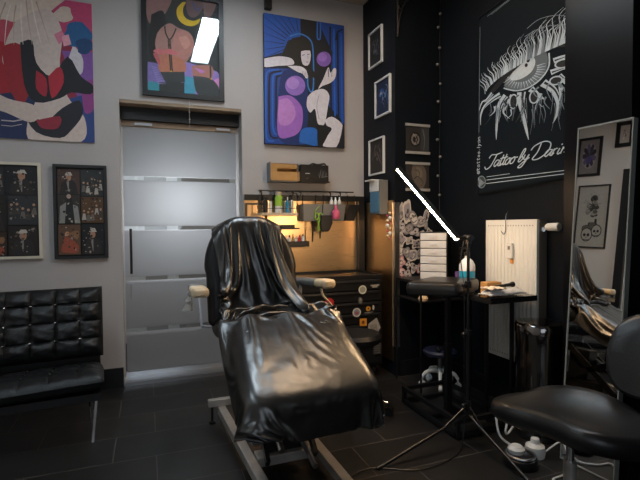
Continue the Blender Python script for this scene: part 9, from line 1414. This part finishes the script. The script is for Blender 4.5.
12,-2,1,-2,3,7,0,-5,-3,0,4,3,3,-1,1,-2,-3,1,1,2,-1,0,0,0,-1,1,-1,0,0,0,1,-1,0,1,0,0,0,-1,0,0,0,1,0,-1,1,0,-1,-1,0,0,1,0,-2,2,2,-2,-6,3,0,3,0,0,1,0,-3,13,1,0,1,1,2,-3,3,-1,-3,-2,3,1,2,3,0,-1,-2,0,1,1,-1,0,-1,1,-1,1,0,0,0,-1,1,0,0,0,0,-1,0,0,1,-1,1,0,0,-1,0,0,0,-1,1,0,-1,2,-3,0,
0,1,1,1,-1,2,1,-2,1,0,15,0,-1,2,1,-1,4,-3,0,1,-2,-3,0,2,1,3,2,-1,-2,1,0,-1,0,1,0,0,-1,0,1,0,0,0,0,0,-1,0,0,0,0,0,1,-1,1,0,0,-1,0,-1,2,-1,1,1,-1,0,-3,1,-1,2,1,-1,-4,4,1,-3,3,11,1,1,-1,2,1,-1,3,1,-1,1,1,-2,-1,0,1,1,2,-2,-2,1,1,0,0,0,0,1,0,-1,1,0,0,0,-1,0,0,0,1,0,0,0,1,-1,-1,0,
0,0,2,-1,1,0,0,-3,0,0,0,3,-3,-1,1,-3,2,1,1,-7,12,0,0,0,0,1,2,1,-2,0,0,1,2,0,0,0,0,1,2,0,0,1,0,0,0,0,-1,-1,1,-1,1,-1,0,0,0,-1,1,0,1,0,1,0,0,1,-1,-1,-1,-1,1,0,-1,-2,0,0,1,0,-7,-4,7,2,1,-12,6,1,3,12,0,-1,-1,-1,0,0,-1,1,1,1,-2,0,0,0,0,0,0,3,0,0,1,1,0,1,0,0,1,-1,0,0,1,0,0,0,
0,0,0,0,0,0,-1,-1,-1,0,0,0,-1,-1,-3,-1,-1,-1,-2,3,1,-1,-1,2,0,-1,1,-11,6,0,-8,0,2,0,0,0,1,3,2,0,0,1,0,1,0,0,1,1,0,1,2,0,0,2,0,1,0,-1,0,1,-1,0,0,0,-1,1,1,0,-1,0,-1,0,-1,-1,0,0,-1,1,-1,1,-2,0,-1,-3,-3,7,4,-3,-11,6,5,-2,0,-9,6,-13,1,0,2,2,2,2,-3,-1,2,2,2,1,0,1,0,0,0,0,0,-1,0,1,-1,0,
0,1,0,1,0,1,0,0,0,1,-1,-1,1,-1,0,-2,0,2,0,-1,1,0,-1,0,1,2,-1,1,2,-5,-9,7,4,-3,-9,5,6,-1,-2,-10,-3,-1,-1,0,-1,0,-1,4,2,-1,0,-1,0,0,0,1,0,1,0,1,-1,1,0,1,0,-1,0,0,0,0,0,0,0,0,0,0,0,-2,3,1,2,-1,-1,-3,1,-2,1,0,-1,0,-4,-1,1,3,5,-5,-8,9,3,-5,-9,6,3,-2,-2,-13,2,1,0,1,0,0,-1,0,1,1,2,0,1,0,
0,2,-1,0,0,2,0,0,-1,0,1,0,1,-1,-1,1,-2,2,-1,1,-1,1,1,-2,-3,2,2,-4,6,0,-2,0,-3,1,-4,6,0,-2,-6,1,7,-5,-10,9,4,-5,-10,6,5,2,-12,-1,0,0,0,1,0,0,2,1,0,-2,2,-1,2,1,-4,3,-1,1,0,-1,0,0,1,0,0,-2,1,1,-3,5,-4,4,-4,5,0,-2,-3,5,-1,-6,6,-3,-3,8,-5,3,-2,2,-5,-3,4,2,-3,-5,8,-4,-8,5,2,-2,-6,-2,4,-17,1,0,0,1,
-1,1,0,-1,-1,1,3,-2,3,-2,-4,6,-4,4,-2,-1,-1,0,1,-2,0,0,4,0,-4,5,-4,4,-5,7,-5,-3,5,3,-3,-5,6,-2,-3,5,-6,6,-3,-3,1,1,5,-8,-1,0,5,-3,2,-1,-5,4,2,-2,-2,-3,-19,-1,1,1,-1,1,-1,0,0,3,1,-2,1,-5,0,6,-3,2,-5,0,1,1,-1,1,1,0,1,-2,-1,5,-4,3,-3,4,-5,3,2,-4,2,-1,0,-2,-1,5,-3,-1,-1,4,2,-5,0,0,4,-1,-2,-3,1,3,-2,-1,
-1,1,2,1,-2,-22,1,0,0,1,-1,0,1,2,0,-1,2,-3,0,1,-1,1,-1,1,0,0,0,0,0,-1,1,-1,1,2,-2,3,-2,-1,0,0,1,-1,2,0,-1,-1,0,0,0,0,0,0,0,2,1,-4,0,2,1,-1,-2,-2,1,2,-1,-2,-1,0,2,1,-24,1,0,0,0,1,1,0,0,1,1,-2,0,0,0,1,0,0,-1,0,0,1,0,0,0,0,0,-1,0,1,0,1,0,0,0,-1,2,1,-2,0,0,-2,1,0,0,0,0,0,1,0,
0,-3,0,3,-1,0,-2,-1,2,1,-3,-1,0,0,1,-24,0,1,1,0,0,0,2,0,0,0,-1,0,0,0,0,1,-1,1,-1,0,0,1,-1,0,0,1,0,0,0,0,0,1,-1,0,1,0,-1,1,0,0,-1,0,0,1,-1,-1,0,1,2,0,-3,-1,2,3,-2,-1,-3,0,1,1,-2,-1,-1,1,-23,0,0,0,0,1,1,0,1,0,-1,0,0,0,1,0,-1,0,0,1,0,0,0,0,0,0,0,0,0,0,0,0,1,0,-1,0,0,1,0,0,
0,-1,0,0,0,0,0,0,-1,1,1,0,-2,0,3,0,-2,-1,-3,4,2,-2,-4,0,-1,-24,1,1,0,0,0,2,0,0,1,-1,-2,1,0,1,0,0,0,0,-1,0,0,1,0,0,0,0,0,-1,1,-1,1,1,-1,1,0,0,0,0,0,0,0,-1,-1,1,0,-1,0,0,1,1,-1,-1,-1,2,2,0,-2,-1,-2,3,0,-1,-3,-1,-22,0,-1,1,2,2,0,1,-2,0,-2,0,0,0,1,0,-1,0,1,0,0,1,-1,1,-1,0,1,-1,1,0,
0,-1,0,1,0,0,0,0,0,1,0,-1,0,1,-2,1,-1,0,-1,1,1,1,-2,0,0,1,0,0,-2,-1,1,2,-1,-2,-1,-22,-1,2,0,0,2,1,-2,2,-2,-1,0,1,0,-1,1,-1,0,0,0,0,0,1,0,1,-1,0,1,-2,0,0,1,1,-1,0,0,1,0,0,0,1,0,-2,1,-2,3,-2,0,0,-1,2,0,-1,-1,0,3,0,-1,-1,0,0,0,0,-1,-2,-21,0,0,1,2,0,-1,-1,1,-1,-1,1,-2,1,1,0,-1,0,0,0,
0,1,1,-1,0,1,-1,0,0,0,0,0,0,1,0,0,0,-1,0,1,0,0,-1,-1,1,0,0,1,0,-2,1,1,0,-2,0,2,1,-1,0,-2,0,2,-1,1,-2,-18,-2,1,1,0,0,-3,1,1,-2,0,1,0,0,1,-2,0,0,0,0,1,-1,1,1,0,-1,1,0,0,-1,0,1,-1,0,1,-1,1,-1,0,1,1,0,-1,-1,3,-4,2,-1,1,-1,0,2,0,-2,-1,0,3,0,-1,0,-1,1,0,0,-1,-16,7,-9,0,2,0,-1,-2,-1,-2,
1,1,-1,1,0,0,-1,1,-1,1,0,0,0,0,0,1,-1,1,-1,1,-1,0,1,0,0,-1,0,0,0,0,1,0,0,-1,1,-1,2,-2,1,-1,-1,3,0,-1,-1,0,2,0,0,-1,-2,2,1,-1,0,-10,1,-3,-4,0,-2,-2,1,0,-2,2,0,-1,2,0,-3,1,0,0,0,0,0,0,0,0,0,1,0,0,-1,1,-1,0,1,0,0,-1,0,-1,1,1,0,1,-2,1,-1,0,0,1,0,-1,1,2,-1,-2,0,2,1,-1,-1,1,0,1,-2,1,
-8,-1,-1,-5,0,-3,0,4,-7,1,0,0,0,2,-2,-1,1,1,-2,1,0,0,0,0,0,0,0,1,0,0,-1,0,0,0,0,0,0,-1,1,-1,2,0,0,0,-1,2,-3,1,0,0,0,0,3,0,-2,-2,2,3,-1,0,-1,0,1,0,0,-8,1,1,-6,-3,-4,3,-1,-3,1,-1,0,2,0,-2,0,0,0,0,0,0,1,-1,-1,1,0,1,0,0,-1,0,0,0,0,1,-1,0,0,-1,1,0,2,-1,0,-1,6,-4,-1,-2,1,0,-1,4,0,-1,
-2,0,4,0,0,-2,0,3,0,-1,-3,-2,-2,1,-10,7,0,-11,0,1,5,-6,2,0,-3,0,1,0,0,0,0,0,-1,1,0,0,0,0,1,-1,0,0,0,1,0,0,0,-1,0,0,0,2,0,0,-1,1,2,-5,0,4,-2,-1,0,5,-2,-2,-2,5,2,-2,1,-3,4,-1,0,-19,1,14,2,1,-10,-8,0,0,6,-5,-1,3,-4,0,0,2,-2,1,0,0,0,-1,-1,1,0,0,0,0,0,0,0,0,0,1,0,-1,1,1,1,-3,2,0,0,-1,
1,0,0,-2,1,1,-1,-1,3,1,0,-3,0,8,-3,-1,2,1,-1,-1,9,-27,2,1,-1,-2,0,0,3,-5,0,0,3,-4,0,2,0,-1,1,0,1,-2,0,0,-1,1,0,0,0,0,0,0,0,1,0,1,0,-1,1,1,-2,1,1,-1,0,-1,7,-3,-4,-1,3,-1,-1,1,5,-2,-1,-3,5,4,-3,1,0,1,-1,-17,17,-12,-8,1,0,0,-1,0,-1,9,7,-15,6,-4,0,-2,1,-1,1,1,-1,-1,1,0,-1,0,0,0,0,-1,1,0,0,1,
1,-1,0,1,0,-1,-1,4,-1,0,-1,3,1,1,-6,-1,2,1,-3,5,1,0,-3,-3,11,-2,-2,2,1,-1,-21,13,-4,0,2,-8,0,7,0,-8,-3,5,9,-9,0,2,-4,-1,3,5,-7,-1,0,0,0,0,0,-1,0,1,1,-1,1,-1,1,1,-1,2,1,-2,0,-2,3,0,0,-1,1,7,-5,1,-2,0,-1,1,-3,8,-2,0,-4,0,10,-5,1,2,0,2,-14,16,4,-17,21,-15,-12,-4,7,1,-9,7,8,-3,-9,2,14,-5,-11,-3,0,2,-3,2,
-1,0,0,0,0,0,0,0,0,0,0,0,1,0,0,0,1,-1,5,-3,-1,0,6,0,-1,-1,-2,-1,0,1,-1,7,-3,1,-7,6,3,-1,3,1,-10,1,4,13,13,-22,17,-1,-2,-12,-18,10,-11,1,0,12,5,-17,-2,0,0,0,0,1,-2,0,-1,0,1,0,0,0,0,0,0,1,0,1,0,0,0,-1,0,4,0,-1,-2,2,9,-5,-2,-1,-1,-1,0,0,1,6,-3,2,-8,11,-5,5,1,1,-2,-8,-9,15,17,0,-4,3,2,-8,-19,-6,-1,10,
-6,-2,2,0,1,1,-3,-3,-1,1,0,-1,-1,1,0,0,0,1,-1,0,0,0,2,-1,0,0,3,2,-5,6,-4,-1,0,8,1,-2,-2,-2,-2,0,0,-1,2,6,-4,2,-6,8,0,4,-15,10,-14,15,-2,-13,15,16,-6,-9,-2,-8,5,6,-4,-11,-1,-2,0,-1,1,1,-1,0,-1,1,-1,1,0,1,0,-1,0,2,-2,0,2,1,-2,0,1,2,1,-3,1,3,-3,0,1,13,4,-6,-2,2,-11,0,-1,-1,1,6,-4,2,-6,4,6,-9,0,4,-12,2,
15,-20,1,0,12,5,7,-14,-11,2,5,-6,0,-1,1,1,-2,1,0,0,-1,0,1,-1,1,0,0,-1,0,2,-1,2,-3,0,0,4,5,-8,2,-3,7,0,6,-5,-3,0,23,-2,-9,6,-14,1,1,-8,1,5,-5,1,-4,0,5,-22,5,-1,-5,1,0,-4,0,13,-1,2,5,6,-16,-4,3,-5,1,-2,-1,1,0,1,-1,0,0,-1,1,0,0,0,-1,0,0,0,0,0,0,1,5,-2,3,5,9,-19,6,-1,-1,-4,10,4,9,5,-9,6,-13,-8,0,-6,
0,5,-1,-3,0,-15,17,-14,-9,6,-3,14,-4,3,3,3,-2,-6,-11,21,-9,-9,-3,-1,0,0,3,-1,-1,0,0,0,-1,0,0,1,0,0,-1,0,1,-1,-1,2,0,-1,1,9,5,-1,4,7,-19,-7,17,2,-10,2,8,7,-8,14,-3,-3,-9,-16,-4,4,7,3,5,3,-6,6,-22,-3,4,13,6,-13,3,1,0,-7,-10,16,-5,9,-7,-5,-1,-3,1,0,-1,-1,0,-1,-1,-1,1,1,0,0,-1,-1,1,2,0,0,0,-1,0,1,2,18,-15,13,-6,-11,
1,-3,-1,7,13,9,-16,-3,-1,7,2,-5,-3,-1,-5,-3,-13,16,-6,11,-16,-5,0,-2,7,-2,-2,11,18,-13,-12,-1,8,1,15,1,-10,-2,-2,1,-1,-2,-1,-2,-2,-2,-1,-1,-2,1,2,1,3,3,5,7,-14,-11,0,-1,1,9,2,10,-16,-8,1,10,-3,-5,9,13,-1,-2,-6,2,-1,-4,7,9,-14,2,14,5,-14,-2,-9,-1,6,1,3,20,-8,-18,19,-3,11,-17,20,-1,-9,13,1,2,-1,-1,0,-1,0,-1,2,0,1,0,-4,-3,5,0,0,-3,
-7,2,6,-1,-2,-6,-8,-13,-5,14,-8,1,-2,8,-14,2,9,1,2,3,16,-7,-9,4,-10,-15,18,-3,-5,2,-5,14,-26,3,10,13,-19,7,-3,-11,14,11,7,-7,-3,17,-1,-3,-5,-9,0,1,2,1,11,1,3,0,0,0,1,-7,-7,-10,-13,2,-4,1,4,7,-3,-6,-3,1,-2,8,7,-1,-5,22,5,-11,5,1,0,-7,0,11,-27,22,2,-14,5,-4,5,25,-35,15,0,-10,-5,7,-3,7,-5,4,-14,3,-1,5,-1,3,5,6,14,5,1,0,0,-9,
-13,6,-11,-9,8,-1,-5,-1,1,6,-6,23,-4,-13,-4,8,5,8,-4,1,11,-1,-21,-2,7,-6,-7,18,7,-2,-7,14,-12,1,-6,-4,-6,-2,7,13,-8,15,-9,-21,-5,6,-3,7,-3,22,-16,5,-2,-4,-9,-2,4,-4,0,-1,3,9,-6,10,4,6,-3,4,1,-23,-5,2,3,5,2,-3,-4,-5,5,0,4,12,-3,18,-4,1,-22,20,-19,-13,7,20,-2,-11,5,5,-13,12,15,-27,-4,-4,2,1,2,-3,0,11,-3,-12,0,9,-10,18,-12,-2,-2,0,1,0,
-3,0,7,3,0,-3,-9,12,-3,3,7,-7,3,3,4,-7,-5,-6,-3,1,4,-3,11,-8,4,-5,-2,14,-14,19,-12,0,-8,21,-16,-5,0,9,7,-5,-5,5,11,-14,19,-15,6,-6,18,-20,1,19,-10,9,13,-22,-11,23,-23,0,28,-11,11,-7,11,0,-20,-4,-5,-3,-1,4,-1,-2,-1,2,7,3,5,13,7,0,-3,-9,-5,-5,-10,-4,13,-11,3,4,-9,9,-7,11,3,14,-19,18,-17,9,-15,22,5,-1,0,-23,18,-6,-6,-7,9,-12,-3,13,3,11,4,-18,
3,-7,-4,32,0,-20,18,-21,24,-11,-15,21,1,2,-6,2,-10,-13,-4,-4,-1,5,-1,-1,-4,8,7,9,9,2,0,-4,-10,-10,1,3,-10,8,4,-12,0,25,-6,3,-2,0,-6,15,-5,1,-2,0,4,2,-11,-13,21,-27,4,21,-16,-2,-3,-1,12,0,16,-13,0,6,15,-13,-3,-18,0,16,4,11,-7,2,-11,-7,12,2,2,0,-22,-5,0,0,-4,2,-1,0,3,6,15,6,0,-6,-17,8,-4,-6,16,-11,-2,8,13,-17,22,-20,-10,5,21,4,2,-3,-12,9,
-2,-8,-1,11,1,-5,-7,10,-4,0,-4,-2,15,-4,12,-9,-7,0,1,4,8,-1,-8,-7,-3,5,18,-1,-1,-2,0,3,-7,4,2,-7,3,-6,0,-1,-2,-7,2,2,2,4,-7,1,6,-12,12,-9,0,2,1,-6,17,-1,0,-9,6,2,-2,7,-6,-20,11,4,-9,-4,19,-17,1,-4,17,6,11,4,-5,-10,-6,3,1,17,-8,0,-3,-14,3,15,4,-7,-4,-11,3,4,1,6,-16,5,16,-10,10,3,2,0,0,-1,-1,0,1,-11,-12,-12,9,-4,4,-6,6,3,
-10,-3,10,-2,-7,8,11,11,-16,9,-6,-4,10,-12,3,-3,23,-20,2,-15,25,-5,-5,2,-13,2,1,25,-16,21,-7,-6,5,5,-15,-15,5,7,21,-8,-13,1,-5,20,-1,-8,5,-5,-3,-6,-2,-1,0,2,2,4,11,-4,4,-15,-7,2,0,0,13,-4,8,-19,-11,11,-12,-2,9,25,-1,-24,1,10,11,-6,4,-18,20,6,-3,-16,2,7,-11,6,-6,22,-17,16,-16,0,-6,8,-4,4,22,4,-4,-19,-6,1,2,17,-14,-4,-2,-1,1,1,5,4,4,7,2,-2,
-5,-3,8,-3,4,-6,-15,3,-6,10,14,-26,-2,4,-1,19,-13,7,-12,3,5,-7,-6,-5,5,-2,16,-17,12,-9,4,9,-16,5,-7,12,5,-8,-3,-5,-1,17,-14,14,5,1,-3,-16,1,7,2,4,-5,5,1,1,0,1,0,-1,-1,-3,-7,-8,0,0,0,1,2,2,4,4,-12,1,0,-4,18,-7,-6,0,4,13,-21,0,11,-14,7,-5,-5,1,-1,1,6,7,14,-9,-17,-5,2,10,-2,-5,23,-26,4,12,-2,16,0,4,-2,-20,19,6,2,1,-5,-1,1,0,
0,0,-1,-1,0,-1,0,2,3,-1,-1,0,0,0,-1,0,-1,-2,-13,-19,13,-9,9,4,1,-6,-1,1,10,-20,-17,0,-2,5,-3,1,8,16,-21,-5,3,-1,12,-17,-1,16,2,1,19,3,-4,-3,2,3,-20,0,18,-3,2,1,2,4,0,0,-1,-1,0,-2,0,-2,-1,-5,-14,-3,-3,-2,-1,-1,0,1,-1,0,3,-5,11,-4,13,10,-3,-21,-5,-2,8,-9,7,-8,-11,2,1,1,9,-9,-2,2,10,-18,18,-4,20,0,-6,0,-3,8,10,-2,-4,-11,-9,20,
2,-1,-1,0,0,-5,-4,-4,9,0,-1,-3,-1,-1,-1,-2,-7,17,3,1,2,0,0,-1,-2,-1,-5,-10,14,-9,-17,0,8,-11,0,2,-3,2,1,4,-8,-3,-12,17,1,-4,-1,-2,12,-2,4,-2,0,12,-7,6,-8,1,0,2,-2,0,6,-3,4,-7,1,2,1,-3,1,-1,0,-16,5,3,0,-1,-2,-1,-1,7,4,4,3,-2,-3,-3,-4,-3,-4,-1,1,-1,-2,22,-10,-6,5,-7,-4,-2,0,1,3,5,-9,3,-25,6,2,1,0,1,2,24,-27,14,-13,21,
-17,11,8,-3,-8,-5,-5,-4,19,-7,-3,-3,-4,-3,4,-2,0,-1,4,-6,1,-2,2,2,2,2,2,-8,-2,4,-1,2,-1,2,-3,-1,0,5,6,16,-21,-2,-1,1,12,-14,1,3,-8,13,-12,7,0,0,-11,1,-1,1,-3,0,7,13,-12,2,-9,18,0,-12,-4,-1,5,6,5,-17,-2,0,5,-3,-2,6,1,1,1,-2,-3,-6,1,-1,0,1,1,3,-2,-1,0,6,7,10,4,3,1,-1,-5,-14,-10,8,-1,2,-5,1,-2,5,-4,8,-9,-23,22,-12,16,-11,
-1,0,-12,10,0,-7,14,-7,4,-3,-4,-8,5,-1,3,-3,1,4,-2,-1,1,-1,1,5,-10,2,0,-2,2,3,5,6,6,6,4,4,2,2,0,-8,-6,-9,-8,-7,1,0,2,3,0,1,4,2,-11,10,-3,6,-13,-1,12,4,-1,-13,9,-8,5,0,-3,16,-8,-7,6,-10,13,-10,3,-2,10,-14,12,-8,5,-6,0,9,1,-1,-7,2,-4,-1,-1,1,7,7,6,4,1,1,-1,-1,-5,-6,-6,-6,0,0,1,-4,19,-4,-4,-3,-3,-1,0,-1,7,6,-11,-1,
-3,0,2,0,0,-13,-5,7,-5,8,5,-7,-1,5,-3,-10,-1,-1,13,10,-2,-21,16,-17,6,-5,8,-2,-5,0,0,5,17,-2,3,1,8,5,0,-1,-3,-2,-5,-6,-7,-6,-3,0,0,0,4,11,12,-25,-1,2,6,11,11,0,-19,8,-15,12,5,-5,16,-4,1,-8,-14,-5,6,10,5,-14,8,-1,-10,22,1,2,0,-14,-14,2,6,-7,-2,-2,11,-6,-5,4,5,6,6,-5,19,2,0,-1,-4,-3,-5,-4,-5,-3,-2,0,3,2,2,3,5,8,-19,-11,7,13,
11,7,-2,-2,2,7,-9,7,-15,-2,21,-4,-14,-24,-2,-20,1,6,0,4,9,4,-6,6,-9,7,10,7,0,-12,-16,-7,-7,2,8,-2,10,14,7,0,-4,-2,-7,-18,0,7,2,4,-4,-5,-3,-2,-1,0,1,4,2,0,1,-3,-7,16,19,4,2,-3,0,-7,-8,8,5,-1,-3,12,-4,2,0,1,-2,-1,-12,2,2,5,0,-1,1,-1,3,3,5,1,-9,-9,-3,0,-3,11,14,-3,3,-1,-1,2,-13,10,-3,9,0,-12,9,-6,-12,-3,1,0,2,0,0,0,
-3,-1,1,0,2,-1,-2,-2,23,-1,4,-5,9,-6,-4,-10,5,-6,-4,9,-2,-6,18,6,-7,-15,3,3,1,-1,0,-1,9,2,-3,-1,-6,-7,12,1,-3,8,6,1,5,-2,1,0,-19,16,-13,11,-18,-8,25,-21,-5,0,1,-1,-1,-1,2,2,4,5,6,5,5,0,1,2,4,-25,-2,4,11,-12,15,-13,24,-19,9,6,-10,-14,22,4,-8,2,-18,11,0,0,-4,0,5,0,0,8,-17,0,-3,6,18,7,5,-3,-3,4,-2,-2,-11,7,-19,19,-16,-5,17,-26,
3,0,1,2,6,8,7,4,5,2,1,1,0,-1,1,1,-8,-22,0,2,3,-4,11,5,3,-12,13,-7,3,6,0,-17,-1,3,16,-10,4,0,0,2,4,-5,0,-1,-7,10,1,17,-17,8,1,12,1,0,-14,-14,0,2,-3,16,-14,-6,18,-18,21,5,0,-2,1,3,1,0,1,0,-2,-2,-2,-3,-1,-2,-13,0,12,2,-1,-1,-13,11,4,0,-4,-7,-10,-11,2,16,-3,-5,3,2,-2,0,-7,1,3,0,-3,-1,0,6,-2,2,-12,24,0,-2,-2,1,-19,2,
13,4,2,-12,-4,-3,16,-16,20,-19,-2,6,8,1,-3,-2,-2,-2,-2,1,0,-2,1,3,-2,11,13,-10,3,2,-1,-6,-12,2,-5,7,0,8,-39,14,4,7,20,-2,3,1,-6,4,-6,0,0,8,2,0,-1,5,-3,12,-16,3,18,-25,-14,-9,5,-3,22,-6,9,-7,-2,-2,10,-8,10,-3,-1,0,2,0,-1,2,0,2,-1,1,-1,3,4,-6,0,-11,3,4,-6,-3,21,-6,-9,9,-8,3,8,-3,-10,-1,6,-20,15,-5,-4,2,1,5,-2,0,-4,-1,-5,-2,
1,1,2,12,-3,-3,14,-10,1,-14,5,-31,20,7,4,-7,2,2,3,-1,2,-1,-1,0,1,0,-1,0,-1,1,0,1,-3,-8,10,1,-1,8,-11,1,6,1,10,-18,-7,11,-7,7,13,-16,-12,12,12,-1,-5,2,1,1,0,-10,-1,0,-1,4,1,4,3,-1,-7,-5,1,7,0,-5,-6,-1,7,-3,0,3,13,-18,3,6,-3,0,1,0,0,0,-1,3,-1,-2,0,-1,0,1,5,4,-8,2,-2,0,5,-3,-14,1,3,-11,4,13,9,33,-7,-44,1,5,12,-7,
5,3,0,0,7,-6,2,1,-2,-7,-1,2,-9,-7,2,-1,7,-6,0,-7,18,-6,2,-2,0,-1,8,-9,-4,6,1,0,-1,2,-3,1,-4,2,2,0,-1,1,-3,0,-6,13,-1,-9,10,-4,0,-2,-7,17,17,-19,-1,0,-1,15,18,-59,5,7,7,-4,0,1,1,7,4,-6,0,3,3,-16,-15,10,-2,2,0,8,17,8,-9,-45,25,-9,11,-3,1,6,-8,5,-3,0,1,1,-3,4,0,0,-1,0,-1,-1,0,2,-6,8,-6,2,6,-2,2,-3,4,-6,-10,9,
5,2,1,14,-3,13,-16,-13,7,2,-2,0,0,0,0,3,6,1,0,-18,14,6,-12,14,-21,5,-12,22,3,9,3,-24,-6,8,10,-5,-16,12,-7,1,1,0,-2,3,-3,0,1,1,0,-2,1,-1,1,2,-3,3,-2,3,3,-1,2,3,6,-1,-13,3,6,-10,2,9,6,36,-47,-25,16])
